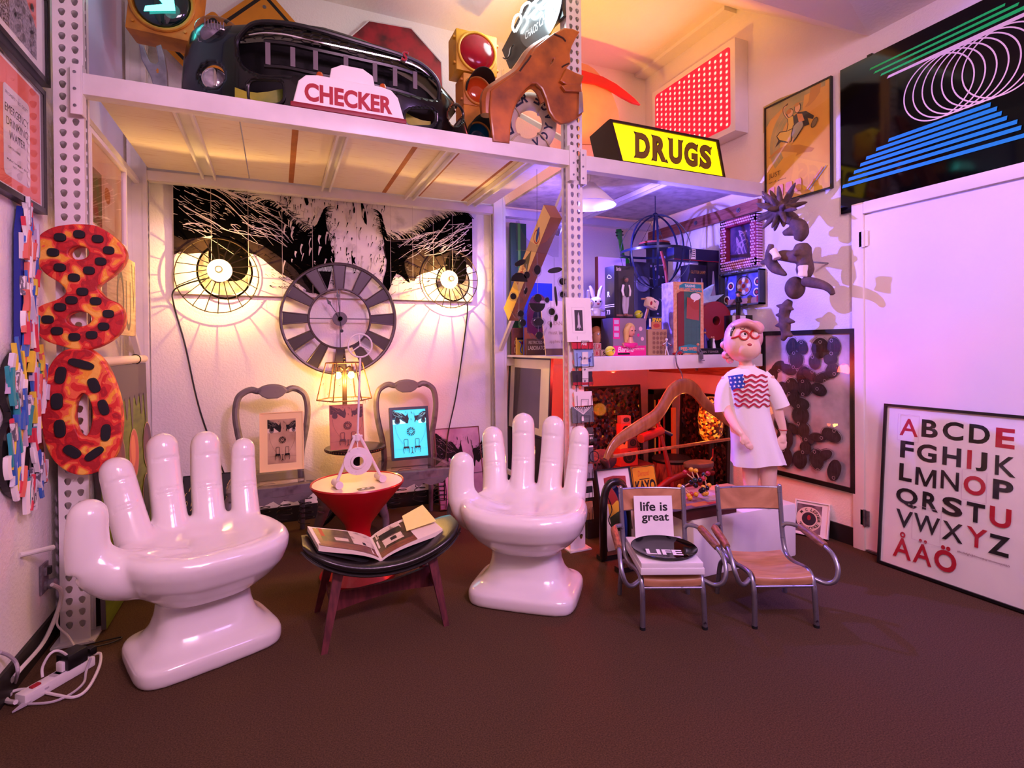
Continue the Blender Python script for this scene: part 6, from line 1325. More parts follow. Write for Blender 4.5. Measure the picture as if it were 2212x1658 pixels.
# acrylic mobile
YA = 2.90; pm = at(1160, 540, 'y', YA); M = FACE_S((pm.x, YA, pm.z)); r = thing('acrylic_mobile', 'hanging mobile of clear and black acrylic discs in front of the middle upright', 'mobile', M); f = lambda P: px2(M, 'y', YA, P)
CLR = pane_mat('mobile_acrylic', (.86, .86, .88), 1.5, .05, .06); BKA = mat('black_acrylic', '08080a', .1, coat=.6)
P = f([(1115, 477), (1121, 476), (1127, 500), (1140, 518), (1160, 530), (1180, 522), (1194, 505), (1201, 494), (1207, 494), (1206, 555), (1196, 555), (1185, 549), (1160, 545), (1128, 540), (1116, 540)])
b = MB(CLR); b.shape([P], .008); b.obj('crescent', None, r, 0)
b = MB(MATTEBLACK); b.tube([(x, y, 0) for x, y in f([(1160, 533), (1160, 412)])], .0012, 4); b.tube([(f([(1160, 400)])[0][0], f([(1160, 412)])[0][1]+.01*t, 0) for t in range(0, 14)], .0012, 4); b.obj('chain', None, r)
def strand(pts):
    b = MB(STEEL); b.tube([(x, y, 0) for x, y in f(pts)], .0012, 4); b.obj('link_wire', None, r)
strand([(1121, 542), (1121, 690)]); strand([(1160, 546), (1163, 725)]); strand([(1197, 556), (1197, 700)]); strand([(1214, 585), (1214, 640)]); strand([(1137, 570), (1135, 640)]); strand([(1190, 650), (1189, 705)])
for px_, py_, rx, ry, rot, kind in ((1122, 568, 14, 6, 25, 'k'), (1160, 583, 9, 12, 0, 'e'), (1197, 584, 18, 6, 12, 'k'), (1121, 608, 19, 19, 0, 'h'), (1137, 594, 8, 9, 0, 'e'), (1214, 608, 9, 9, 0, 'e'), (1214, 636, 7, 8, 0, 'e'), (1108, 640, 8, 8, 0, 'e'), (1122, 648, 9, 7, 0, 'c'), (1135, 628, 4, 9, -15, 'e'), (1160, 655, 19, 19, 0, 'b'), (1160, 644, 9, 9, 0, 'k'), (1181, 648, 6, 7, 0, 'e'), (1124, 677, 8, 8, 0, 'e'), (1131, 668, 6, 6, 0, 'c'), (1191, 673, 9, 9, 0, 'e'), (1200, 686, 5, 9, -10, 'e'), (1129, 697, 8, 9, 0, 'e'), (1163, 695, 14, 9, 0, 'e'), (1189, 701, 3, 8, 0, 'e'), (1163, 724, 8, 8, 0, 'k'), (1199, 640, 3, 22, 5, 'k')):
    (cx, cy), = f([(px_, py_)]); k = 1/pxm(pm); T = TR(cx, cy, .006 if kind == 'k' else 0) @ RZ(rot); b = MB(CLR if kind in 'ecbh' else BKA)
    if kind in 'eh' or kind == 'b' or kind == 'c': b.shape([circ(0, 0, rx*k*1.25 if kind == 'e' else rx*k, 24, ry*k*(1.25 if kind == 'e' else 1))], .005, T)
    b.use(BKA)
    if kind in 'ek': b.shape([circ(0, 0, rx*k*(.85 if kind == 'e' else 1), 22, ry*k*(.85 if kind == 'e' else 1))], .004, T @ TR(0, 0, .005))
    if kind in 'hb': s_ = 1 if kind == 'h' else -1; b.shape([[(rx*k*cos(RAD(a)), s_*ry*k*sin(RAD(a))) for a in range(0, 181, 12)]], .004, T @ TR(0, 0, .005))
    b.obj('disc', None, r, 0)
for q in ([(1099, 664), (1108, 676), (1122, 682), (1136, 676), (1145, 662), (1141, 678), (1128, 690), (1112, 686)], [(1137, 712), (1150, 724), (1166, 724), (1182, 706), (1176, 724), (1162, 734), (1146, 729)]): b = MB(CLR); b.shape([f(q)], .006); b.obj('crescent', None, r, 0)
# framed picture under the shelf board end, on a dark crate
b = MB(mat('dark_crate', '2a2024', .6)); XQ = 1.775; ya, yb = at(1188, 800, 'x', XQ).y, at(1098, 800, 'x', XQ).y; zf_ = at(1145, 938, 'x', XQ).z; b.box((XQ+.12, (ya+yb)/2, zf_/2-.003), (.26, yb-ya+.04, zf_-.006), bev=.004); solo(b, 'storage_box', 'dark storage box under the white matted picture behind the right hand chair', 'box')
M = axes((XQ, yb, zf_), (0, -1, 0), V((.05, 0, 1)).normalized(), V((-1, 0, .05)).normalized())
framed('framed_glass', 'white matted picture with dark glass behind the right hand chair', 'picture', M, yb-ya, (1.155-zf_), .016, .02, BLACK, lambda p, x0, y0, x1, y1: (p.rect(x0, y0, x1, y1, PAPER), p.rect(x0+.08, y0+.05, x1-.16, y1-.07, mat('dark_grey_print', '4a4452', .3))))
# ================================================================ postcard rack on the middle post
YC = 2.79; px0 = at(1262, 800, 'y', YC); r = thing('card_rack', 'black wire postcard rack hanging on the front of the middle post', 'card rack', TR(px0.x, YC+.03, 0)); b = MB(MATTEBLACK)
g = lambda x, y, o=0: V((at(x, y, 'y', YC).x-px0.x, -.03-o, at(x, y, 'y', YC).z))
for x in (1250, 1276): b.tube([g(x, 745, -.022), g(x, 1140, -.022)], .0022, 5)
b.obj('spine', None, r)
cards = [(1237, 1282, 718, 754), (1243, 1284, 754, 792), (1238, 1282, 801, 833), (1243, 1281, 846, 878), (1238, 1284, 879, 915), (1260, 1284, 924, 956), (1257, 1284, 964, 1000), (1252, 1283, 1004, 1036), (1252, 1283, 1042, 1078), (1254, 1283, 1086, 1126)]
for (x0, x1, y0, y1) in cards:
    b = MB(MATTEBLACK); ym = (y0+y1)/2; xa, xc = max(x0, 1246), x1-4
    b.tube([g(xa, y0+8, .004), g(xa, y1, .008), g(xc, y1, .008), g(xc, y0+8, .004)], .0018, 5); b.tube([g(xa+8, y1, .008), g(xa+8, ym, .012), g(xc-8, ym, .012), g(xc-8, y1, .008)], .0016, 5); b.tube([g(xa, y1, .008), g(xa, y1, -.022)], .0016, 5); b.obj('pocket', None, r)
specs = [('c01830', 'red card lettered Thank you at the top of the wire rack', 'ty'), ('8aa8d8', 'pale blue card below the red thank you card', 'bl'), ('28141a', 'dark card with a red band below the pale blue card', 'dr'), ('e8dcd8', 'blank white card in the wire rack under the dark card', ''), ('6a7072', 'grey photo card with pale rays in the wire rack', 'ph'), ('4a4a48', 'dark photo card of small figures in the wire rack', 'p2'), ('6a6470', 'grey violet photo card in the middle of the wire rack', 'p3'), ('9a94a4', 'pale grey photo card above the white bordered card', 'p4'), ('e0d6cc', 'white bordered card with a black photo near the rack bottom', 'p5'), ('b07a52', 'tan card with a brown drawing lowest in the wire rack', 'p6')]
for (x0, x1, y0, y1), (cc, lab, kd) in zip(cards, specs):
    BLc, BRc, TLc = at(x0, y1-1, 'y', YC-.002), at(x1, y1-4, 'y', YC-.002), at(x0-2, y0, 'y', YC+.012); BRc.z = BLc.z; M, W, H = plane_from(BLc, BRc, TLc)
    b = MB(mat('card_'+cc, cc, .45, var=.25 if kd.startswith('p') else 0, vscale=40)); b.box((W/2, H/2, -.006), (W, H, .011)); b.lay = 1
    if kd == 'ty': b.text('Thank', W*.25, H*.50, W*.75, H*.84, PAPER, 0, .01, RZ(-4), shear=.2); b.text('you', W*.38, H*.18, W*.68, H*.46, PAPER, 0, .01, RZ(-4), shear=.2)
    if kd == 'bl': b.p2([(W*.15, H*.45), (W*.3, H*.6), (W*.42, H*.45), (W*.56, H*.62), (W*.7, H*.46), (W*.88, H*.6), (W*.88, H*.5), (W*.7, H*.36), (W*.56, H*.5), (W*.42, H*.36), (W*.3, H*.5)], mat('violet_zigzag', '5a4a8a', .5)); b.rect(W*.28, H*.14, W*.68, H*.34, PAPER); b.rect(W*.7, H*.24, W*.82, H*.42, mat('blue_card', '1640b0', .5))
    if kd == 'dr': b.rect(0, 0, W, H*.2, REDINK); b.stroke([(W*.5, H*.35), (W*.75, H*.65)], .004, .001, PAPER)
    if kd == 'ph':
        for i in range(9): b.stroke([(W*.5, H*.5), (W*(.1+.1*i), H*.98)], .001, .005, PAPER)
        b.rect(W*.4, H*.1, W*.5, H*.4, PAPER)
    if kd == 'p2': b.rect(0, H*.48, W, H*.52, PAPER); [b.ell(W*(.2+.15*i), H*.25, .004, .008, PAPER, 10) for i in range(5)]
    if kd == 'p3': b.rect(0, H*.9, W, H, PAPER); b.rect(W*.1, 0, W*.3, H*.2, mat('orange_card', 'b8642c', .6)); b.ringp(W, H*.3, .03, .036, INK, 16)
    if kd == 'p5': b.rect(W*.05, H*.3, W*.95, H*.7, INK)
    if kd == 'p6': b.stroke([(W*.3, H*.2), (W*.4, H*.5), (W*.6, H*.6), (W*.55, H*.3), (W*.8, H*.7)], .002, .002, mat('brown_ink', '6a2c18', .6))
    solo(b, 'postcard', lab, 'card', M, smooth=0)
BLc, BRc, TLc = at(1226, 738, 'y', YC-.008), at(1280, 746, 'y', YC-.008), at(1221, 642, 'y', YC+.012); BRc.z = BLc.z; M, W, H = plane_from(BLc, BRc, TLc)
b = MB(PAPER); b.box((W/2, H/2, -.004), (W, H, .007)); b.lay = 1; b.rect(W*.22, H*.2, W*.72, H*.78, mat('mat_line', 'b8aeb4', .6)); b.rect(W*.225, H*.203, W*.715, H*.777, PAPER); b.rect(W*.32, H*.25, W*.64, H*.72, mat('charcoal_photo', '3a3438', .5)); cx = W*.48
b.p2([(cx, H*.68), (cx+W*.035, H*.58), (cx+W*.04, H*.40), (cx+W*.09, H*.30), (cx+W*.03, H*.33), (cx, H*.27), (cx-W*.03, H*.33), (cx-W*.09, H*.30), (cx-W*.04, H*.40), (cx-W*.035, H*.58)], mat('pale_rocket', 'c8c0c8', .5)); solo(b, 'rocket_print', 'white matted print of a rocket at the top of the wire card rack', 'print', M, smooth=0)
# ================================================================ under the toy shelf
def pxM(M, pts):
    I = M.inverted(); o = M.translation; n = V((M[0][2], M[1][2], M[2][2])); out = []
    for p in pts:
        d = ray(*p); t = (o-CAM).dot(n)/d.dot(n); q = I @ (CAM+d*t); out.append((q.x, q.y))
    return out
def mosaic(name, cols, scale, rough=.12, emit=0):
    m = mat(name, cols[0], rough, coat=.6); nt = m.node_tree; N = nt.nodes.new; L = nt.links.new; b = nt.nodes['Principled BSDF']
    tc = N('ShaderNodeTexCoord'); vo = N('ShaderNodeTexVoronoi'); vo.inputs['Scale'].default_value = scale; L(tc.outputs['Object'], vo.inputs['Vector'])
    sp = N('ShaderNodeSeparateColor'); L(vo.outputs['Color'], sp.inputs[0]); rp = N('ShaderNodeValToRGB'); rp.color_ramp.interpolation = 'CONSTANT'; L(sp.outputs[0], rp.inputs[0])
    e = rp.color_ramp.elements
    while len(e) < len(cols): e.new(.5)
    for i, c in enumerate(cols): e[i].position = i/len(cols); e[i].color = lin(c)
    L(rp.outputs[0], b.inputs['Base Color'])
    bp = N('ShaderNodeBump'); bp.inputs['Strength'].default_value = .8; bp.inputs['Distance'].default_value = .02; L(sp.outputs[1], bp.inputs['Height'])
    v2 = N('ShaderNodeVectorMath'); v2.operation = 'SUBTRACT'; L(vo.outputs['Color'], v2.inputs[0]); v2.inputs[1].default_value = (.5, .5, .5)
    v3 = N('ShaderNodeVectorMath'); v3.operation = 'SCALE'; v3.inputs['Scale'].default_value = .7; L(v2.outputs[0], v3.inputs[0])
    ge = N('ShaderNodeNewGeometry'); v4 = N('ShaderNodeVectorMath'); v4.operation = 'ADD'; L(v3.outputs[0], v4.inputs[0]); L(ge.outputs['Normal'], v4.inputs[1])
    v5 = N('ShaderNodeVectorMath'); v5.operation = 'NORMALIZE'; L(v4.outputs[0], v5.inputs[0]); L(v5.outputs[0], b.inputs['Normal'])
    if emit: L(rp.outputs[0], b.inputs['Emission Color']); b.inputs['Emission Strength'].default_value = emit
    return m
MOS = mosaic('shell_mosaic', ['1a0c10', '2c1418', '0e080c', '4a2420', '3a1e30', '140a0e', '6a3c30'], 46)
SCR = mat('screen_frame', '140e0e', .5)
def screen(lab, x0, x1, y0, Y, lean=.06):
    a, c = at(x0, 920, 'y', Y).x, at(x1, 920, 'y', Y).x; H = at((x0+x1)/2, y0, 'y', Y).z; M = axes((a, Y, 0.004), (1, 0, 0), V((0, lean, 1)).normalized(), V((0, -1, lean)).normalized())
    r = thing('mosaic_screen', lab, 'screen', M); W = c-a; b = MB(SCR)
    for q in ((.008, H/2, .016, H), (W-.008, H/2, .016, H), (W/2, H-.008, W, .016), (W/2, .008, W, .016)): b.box((q[0], q[1], 0), (q[2], q[3], .03))
    b.obj('frame', None, r, 0); b = MB(MOS); b.box((W/2, H/2, 0), (W-.03, H-.03, .014)); b.obj('shell_panel', None, r, 0)
screen('dark shell mosaic screen behind the giant hanger at the left under the toy shelf', 1268, 1390, 834, 3.72)
def _wallscreen():
    ya, yb = at(1468, 900, 'x', 3.17).y, at(1572, 900, 'x', 3.17).y; H = at(1520, 850, 'x', 3.19).z; M = axes((3.165, ya, .004), (0, -1, 0), V((.035, 0, 1)).normalized(), V((-1, 0, .035)).normalized()); W = ya-yb
    r = thing('mosaic_screen', 'shell mosaic screen leaning on the right wall behind the mannequin', 'screen', M); b = MB(SCR)
    for q in ((.008, H/2, .016, H), (W-.008, H/2, .016, H), (W/2, H-.008, W, .016), (W/2, .008, W, .016)): b.box((q[0], q[1], 0), (q[2], q[3], .03))
    b.obj('frame', None, r, 0); b = MB(MOS); b.box((W/2, H/2, 0), (W-.03, H-.03, .014)); b.obj('shell_panel', None, r, 0)
_wallscreen()
# added glowing body standing in for light shining through the mosaic screen
p = at(1538, 925, 'y', 3.30); r = thing('screen_glow', 'added glowing amber body standing in for light through the right mosaic screen', 'lamp', TR(3.03, 3.14, 0)); AMS = mosaic('amber_screen_glow', ['6a2408', '9a3a0a', '40140a', 'd06a14', '300c08', 'f0a030'], 60, .25, .9)
b = MB(SCR); b.cyl((0, 0, 0), (0, 0, .5), .02, 12); b.lathe([(.10, 0), (.10, .015), (.03, .03)], 20); b.obj('base', None, r)
b = MB(AMS); b.lathe([(.05, .50), (.085, .56), (.095, .68), (.075, .80), (.05, .84)], 20); b.obj('shade', None, r)
light('screen_glow_light', 'POINT', (2.90, 3.03, .70), 2.0, (1, .26, .03), None, .06)
# red lamp under the shelf
r = thing('red_lamp', 'small lamp with a red bulb under the front of the toy shelf', 'lamp', TR(2.05, 3.0, 1.145)); b = MB(MATTEBLACK); b.lathe([(.03, 0.008), (.03, -.01), (.016, -.02), (.016, -.045)], 16); b.obj('holder', None, r); b = MB(mat('red_bulb', 'ff2010', .3, emit='ff1408', es=8)); b.sph((0, 0, -.065), .022, None, 14, 10); b.obj('bulb', None, r)
light('red_lamp_light', 'POINT', (2.05, 3.0, 1.02), 26, (1, .03, .015), None, .05)
# flame bulb behind the right hand chair
p = at(1211, 972, 'y', 3.3); r = thing('flame_bulb', 'small glowing orange flame bulb behind the right hand chair fingers', 'lamp', TR(p.x, 3.3, 0)); b = MB(BRASS); b.lathe([(.05, 0), (.05, .012), (.012, .03), (.012, p.z-.05), (.018, p.z-.04), (.016, p.z-.02)], 16); b.obj('stand', None, r)
b = MB(mat('flame_glow', 'ff9030', .3, emit='ff7818', es=16)); b.lathe([(.008, p.z-.02), (.018, p.z), (.012, p.z+.025), (.001, p.z+.05)], 14); b.obj('bulb', None, r); light('flame_light', 'POINT', tuple(p+V((0, -.06, 0))), 2.2, (1, .28, .05), None, .02)
# case with coloured sticks, wooden strip
a, c = at(1409, 900, 'y', 3.62).x, at(1450, 900, 'y', 3.62).x; H = at(1430, 840, 'y', 3.62).z; r = thing('stick_case', 'tall open black case holding coloured sticks behind the giant hanger', 'case', TR((a+c)/2, 3.62, 0)); W = c-a; b = MB(BLACK)
b.box((0, .05, H/2), (W, .01, H)); b.box((-W/2+.006, .02, H/2), (.012, .06, H)); b.box((W/2-.006, .02, H/2), (.012, .06, H)); b.box((0, .02, .006), (W, .06, .012)); b.box((0, .02, H-.02), (W, .06, .04)); b.obj('body', None, r, 0)
for x, cc in ((-.3, 'd8a030'), (-.05, 'c83a2a'), (.2, '7a2418')): b = MB(mat('stick_'+cc, cc, .5)); b.cyl((W*x, .02, .012), (W*x, .02, H-.09), .009, 10); b.obj('stick', None, r)
b = MB(mat('orange_wood', 'c8743a', .5)); a = at(1455, 930, 'y', 3.50).x; b.box((a, 3.5, at(1455, 880, 'y', 3.5).z/2), (.035, .02, at(1455, 880, 'y', 3.5).z)); solo(b, 'wooden_post', 'narrow orange wooden post right of the stick case', 'post', smooth=0)
# stack of wooden camera cubes on a low table
YQ = 3.25; zq = at(1360, 1006, 'y', YQ).z; xq = at(1360, 1000, 'y', YQ).x
r = thing('low_table', 'low dark red table under the stack of wooden cubes', 'table', TR(xq+.04, YQ+.1, 0)); b = MB(mat('dark_red_table', '5a1a16', .5)); b.box((0, 0, zq-.012), (.34, .24, .022)); b.obj('top', None, r, 0)
for sx in (-1, 1):
    for sy in (-1, 1): b = MB(MATS['dark_red_table']); b.box((sx*.15, sy*.10, (zq-.023)/2), (.03, .03, zq-.023)); b.obj('leg', None, r, 0)
RC = mat('red_cube', 'b83022', .45); OC = mat('orange_cube', 'cf7838', .5); MC = mat('maroon_cube', '5a1e28', .5); BC = mat('brown_cube', '8a4c40', .5)
def cube(x0, x1, y0, y1, m, ring, zb, lab, Yc=YQ):
    a, c, z0, z1 = slot(x0, x1, y0, y1, Yc, zb); s_ = c-a; H = z1-zb; b = MB(m); b.box(((a+c)/2, Yc+s_*.3, zb+H/2), (s_, s_*.6, H), bev=.003); b.lay = 2; T = FACE_S((a, Yc-.0004, zb)); b.ell(s_*.52, H*.5, s_*.36*ring, H*.34*ring, INK, 24, 0, T); b.ringp(s_*.52, H*.5, s_*.15*ring, s_*.18*ring, MC, 20, T)
    solo(b, 'wooden_cube', lab, 'wooden cube', smooth=0); return z1+.0005
z1 = cube(1340, 1378, 968, 1006, RC, 1, zq, 'large red wooden cube with a black lens, lowest in the stack')
z2 = cube(1357, 1377, 944, 968, MC, 1, z1, 'maroon wooden cube in the middle of the stack, at the right'); z2 = cube(1340, 1356, 940, 968, OC, .5, z1, 'orange wooden cube in the middle of the stack, at the left')
z3 = cube(1341, 1364, 915, 941, RC, 1, z2+.002, 'red wooden cube with a black lens, second from the top'); cube(1342, 1363, 898, 915, BC, .9, z3, 'small brown wooden cube on the very top of the stack')
# giant hanger
HW_ = mat('varnished_hanger_wood', 'b5703c', .28, coat=.5, col2='8a4a22', vscale=3, stretch=(8, 2, 2))
A_ = [at(1308, 992, 'y', 2.60), at(1330, 955, 'y', 2.615), at(1375, 925, 'y', 2.64), at(1420, 895, 'y', 2.69), at(1450, 848, 'y', 2.745), at(1476, 833, 'y', 2.78)]; Bq = [at(1500, 842, 'y', 2.815), at(1525, 872, 'y', 2.85), at(1560, 900, 'y', 2.89), at(1590, 925, 'y', 2.94)]
r = thing('giant_hanger', 'oversized wooden coat hanger hanging from the toy shelf beam', 'coat hanger', TR(A_[-1].x, A_[-1].y, A_[-1].z)); I = r.matrix_world.inverted(); P = catmull([I @ p for p in A_+Bq], 6); n = len(P)
dx = (I @ Bq[-1]-I @ A_[0]); nrm = V((dx.y, -dx.x, 0)).normalized(); rings = []
for i, p in enumerate(P):
    t = (P[min(i+1, n-1)]-P[max(i-1, 0)]).normalized(); up = nrm.cross(t).normalized(); up = up if up.z > 0 else -up; hh = .016+.036*sin(pi*min(1, max(0, i/(n-1))))**.7; th = .016
    rings.append([p+nrm*th*cos(2*pi*k/14)+up*hh*sin(2*pi*k/14) for k in range(14)])
b = MB(HW_); b.loft(rings); b.obj('shoulders', None, r, 1)
b = MB(HW_); q0, q1 = I @ at(1322, 985, 'y', 2.60), I @ at(1575, 948, 'y', 2.93); b.cyl(q0, q1, .011, 14); b.obj('trouser_bar', None, r, 1)
b = MB(STEEL); P = [I @ at(*p, 'y', y) for *p, y in ((1474, 828, 2.78), (1472, 806, 2.78), (1463, 790, 2.765), (1460, 772, 2.765), (1463, 760, 2.775), (1472, 757, 2.79), (1477, 763, 2.81))]; P[-2].z = ZS+.012-r.location.z if False else P[-2].z; b.tube(catmull(P, 6), .005, 10); b.obj('hook', None, r, 1)
b = MB(STEEL); q = at(1515, 772, 'y', 2.78); b.box((q.x, 2.79, 1.155), (.02, .012, .05)); b.box((q.x, 2.775, 1.135), (.03, .02, .006)); solo(b, 'beam_clip', 'small steel clip on the toy shelf beam under the sitting figure', 'clip', smooth=0)
# red wooden tricycle
YT3 = 3.02; f3 = lambda x, y, o=0: V(at(x, y, 'y', YT3+o)); TRED = mat('red_tricycle_paint', 'a01a1c', .4, coat=.3, var=.3, vscale=9)
pb = f3(1450, 1030); r = thing('tricycle', 'old red wooden tricycle with a worn seat under the toy shelf', 'tricycle', TR(pb.x, YT3, 0)); I = r.matrix_world.inverted(); g3 = lambda x, y, o=0: I @ f3(x, y, o)
b = MB(TRED); b.tube([g3(1419, 908), g3(1434, 965), g3(1449, 1030), g3(1452, 1075)], [.016, .017, .024, .024], 12, None, False, .8); b.obj('steering_stem', None, r, 1)
b = MB(TRED); b.tube(catmull([g3(1402, 1088), g3(1420, 1058), g3(1448, 1036), g3(1480, 1024), g3(1510, 1018), g3(1540, 1022)], 5), [.022, .030, .034, .030, .028, .022], 12, None, False, .7); b.obj('body', None, r, 1)
b = MB(TRED); b.cyl(g3(1384, 947, -.08), g3(1428, 930, -.01), .030, 16); b.obj('handle_grip', None, r); b = MB(mat('blue_grip', '2a2a5a', .4)); b.cyl(g3(1424, 926), g3(1450, 938, .05), .014, 12); b.obj('handle_grip', None, r)
b = MB(TRED); b.tube([g3(1392, 910, -.05), g3(1406, 922, -.03), g3(1424, 930)], [.012, .014, .012], 10); b.tube([g3(1417, 902), g3(1420, 915), g3(1432, 930)], [.013, .015, .013], 10); b.obj('handle_bracket', None, r, 1)
s0 = g3(1512, 1001); b = MB(mat('worn_seat_wood', '8a6a5a', .6, var=.4, vscale=14)); b.shape([[(.115*cos(t)*(1-.15*cos(t)), .075*sin(t)) for t in [2*pi*i/32 for i in range(32)]]], .02, TR(s0.x, s0.y, s0.z), .005); b.obj('seat', None, r, .5)
b = MB(TRED); b.shape([[(.105*cos(t), .068*sin(t)) for t in [2*pi*i/32 for i in range(32)]]], .02, TR(s0.x, s0.y, s0.z-.026)); b.tube([s0+V((.11, .02, 0)), s0+V((.15, .03, .03)), s0+V((.155, .03, .09))], .006, 8); b.tube([s0-V((0, 0, .03)), V((s0.x, 0, .2))], .018, 10); b.obj('seat_post', None, r)
for x, o, rad in ((g3(1415, 1090).x, 0, .13), (s0.x+.02, -.13, .11), (s0.x+.02, .13, .11)):
    b = MB(MATTEBLACK); b.tube([(x+rad*.88*cos(2*pi*i/28), o, rad+rad*.88*sin(2*pi*i/28)) for i in range(28)], rad*.12, 8, None, True); b.use(TRED); b.cyl((x, o-.012, rad), (x, o+.012, rad), rad*.8, 24); b.obj('wheel', None, r)
b = MB(STEEL); b.cyl((s0.x+.02, -.13, .11), (s0.x+.02, .13, .11), .008, 8); b.tube([g3(1402, 1088), V((g3(1415, 1090).x, 0, .13))], .014, 8); b.tube([V((s0.x, 0, .2)), V((s0.x+.02, 0, .11))], .012, 8); b.obj('axle', None, r)
# enamel sign and framed print on the floor
def floor_sign(name, lab, cat, tl, tr, Y, dp, m, paint, lean=.10, fr=None):
    a, c = at(*tl, 'y', Y+lean).x, at(*tr, 'y', Y+lean).x; H = at((tl[0]+tr[0])/2, (tl[1]+tr[1])/2, 'y', Y+lean).z; M = axes((a, Y, .003), (1, 0, 0), V((0, lean/H, 1)).normalized(), V((0, -1, lean/H)).normalized()); W = c-a; Hh = math.hypot(H, lean)
    return M, W, Hh
M, W, H = floor_sign('', '', '', (1362, 1010), (1412, 1004), 2.78, 0, 0, 0); KY = mat('yellow_enamel', 'd9a41e', .35, var=.15); b = MB(KY); b.box((W/2, H/2, 0), (W, H, .008)); b.lay = 18; uh = (1078-1007)/pxm(at(1390, 1040, 'y', 2.85)); y0 = H-uh
b.rect(.002, .002, W-.002, H-.002, INK); b.rect(.006, .006, W-.006, H-.006, KY); b.text('Demand', W*.24, H-uh*.30, W*.72, H-uh*.13, mat('orange_red_script', 'c04a1a', .5), 0, 0, None, shear=.3); b.text('KAYO', W*.08, H-uh*.78, W*.94, H-uh*.42, INK, 0, .04); b.rect(W*.28, H-uh*.40, W*.72, H-uh*.375, INK); b.rect(W*.22, H-uh*.84, W*.78, H-uh*.815, INK); b.ell(W*.7, H-uh*1.08, W*.12, uh*.1, INK)
for x, y in ((.06, .03), (.94, .03)): b.ell(W*x, H-uh*y*1.5, .004, .004, STEEL, 10)
solo(b, 'enamel_sign', 'yellow tin sign with one big black word standing behind the left school chair', 'sign', M, smooth=0)
M, W, H = floor_sign('', '', '', (1283, 1016), (1357, 1008), 2.70, 0, 0, 0, .12)
def pnt(p, x0, y0, x1, y1):
    w_, h_ = x1-x0, y1-y0; p.rect(x0, y0, x1, y1, PAPER); p.rect(x0+w_*.22, y0+h_*.22, x1-w_*.14, y1-h_*.10, mat('paint_yellow_ochre', 'e0b020', .5)); p.p2([(x0+w_*.2, y1-h_*.42), (x0+w_*.35, y1-h_*.45), (x0+w_*.5, y1-h_*.40), (x1-w_*.14, y1-h_*.44), (x1-w_*.12, y1-h_*.1), (x0+w_*.5, y1-h_*.08), (x0+w_*.2, y1-h_*.1)], mat('paint_brick', '9a2418', .5)); p.p2([(x0+w_*.22, y0+h_*.22), (x1-w_*.14, y0+h_*.22), (x1-w_*.14, y0+h_*.42), (x0+w_*.5, y0+h_*.46), (x0+w_*.22, y0+h_*.40)], mat('paint_forest', '24401c', .5)); p.stroke([(x0+w_*.5, y0+h_*.3), (x0+w_*.6, y0+h_*.34), (x0+w_*.7, y0+h_*.3)], .004, .002, PAPER)
framed('framed_print', 'framed red and yellow abstract print leaning behind the black tube stand', 'picture', M, W, H, .008, .018, BLACK, pnt)
# plush animal on a dark box behind the print
p = at(1306, 1000, 'y', 2.98); b = MB(MATS['dark_crate']); zb_ = p.z-.07; b.box((p.x, 3.08, zb_/2), (.3, .26, zb_)); solo(b, 'storage_box', 'dark storage box under the brown plush animal', 'box')
r = thing('plush_animal', 'brown and grey plush animal lying above the red and yellow print', 'plush toy', TR(p.x, 2.99, zb_+.001)); PL = mat('brown_plush', '5a3a3a', .95, col2='3a2430', vscale=14, bump=.3, bscale=200)
b = MB(PL); b.sph((.02, .06, .075), .075, None, 20, 12, (1.5, 1.1, .95)); b.sph((-.075, .0, .06), .055, None, 18, 12, (1.1, 1, .95)); b.sph((-.11, -.03, .05), .035, None, 14, 10); b.tube([(-.04, -.03, .10), (-.02, -.06, .085), (-.01, -.075, .05)], [.02, .024, .012], 10); b.obj('body', None, r, 1)
for x in (-.10, -.068): b = MB(GLB); b.sph((x, -.052, .078), .009, None, 10, 8); b.obj('eye', None, r)
# black tube stand
r = thing('tube_stand', 'black and blue bent tube stand on dark runners left of the school chairs', 'stand', TR(1.84, 2.45, 0)); I = r.matrix_world.inverted(); t0 = lambda x, y, yy=2.45: I @ at(x, y, 'y', yy)
f0_ = I @ at(1304, 1203, 'z', .03); b = MB(BLACK); P = [f0_, t0(1303, 1120), t0(1306, 1070), t0(1316, 1046), t0(1332, 1040), t0(1345, 1048, 2.5), t0(1352, 1075, 2.55), t0(1356, 1120, 2.6)]; e = P[-1].copy(); e.z = .03; P.append(e); b.tube(catmull(P, 6), .021, 14); b.obj('hoop', None, r, 1)
b = MB(mat('blue_tube', '1c3c9a', .35)); P = [t0(1326, 1050, 2.52), t0(1338, 1070, 2.54), t0(1346, 1100, 2.58), t0(1350, 1130, 2.6)]; e = P[-1].copy(); e.z = .03; b.tube(catmull(P+[e], 5), .015, 12); b.obj('blue_hoop', None, r, 1)
for y0, L_ in ((0, .26), (.18, .26)): b = MB(mat('dark_runner', '1c1210', .6)); b.box((-.02, y0, .014), (L_, .05, .028)); b.obj('runner', None, r, 0)
b = MB(MATTEBLACK); b.tube(catmull([t0(1314, 1075), t0(1322, 1100, 2.48), t0(1315, 1125, 2.46), t0(1330, 1150, 2.5)], 5), .003, 6); b.obj('cord', None, r, 1)
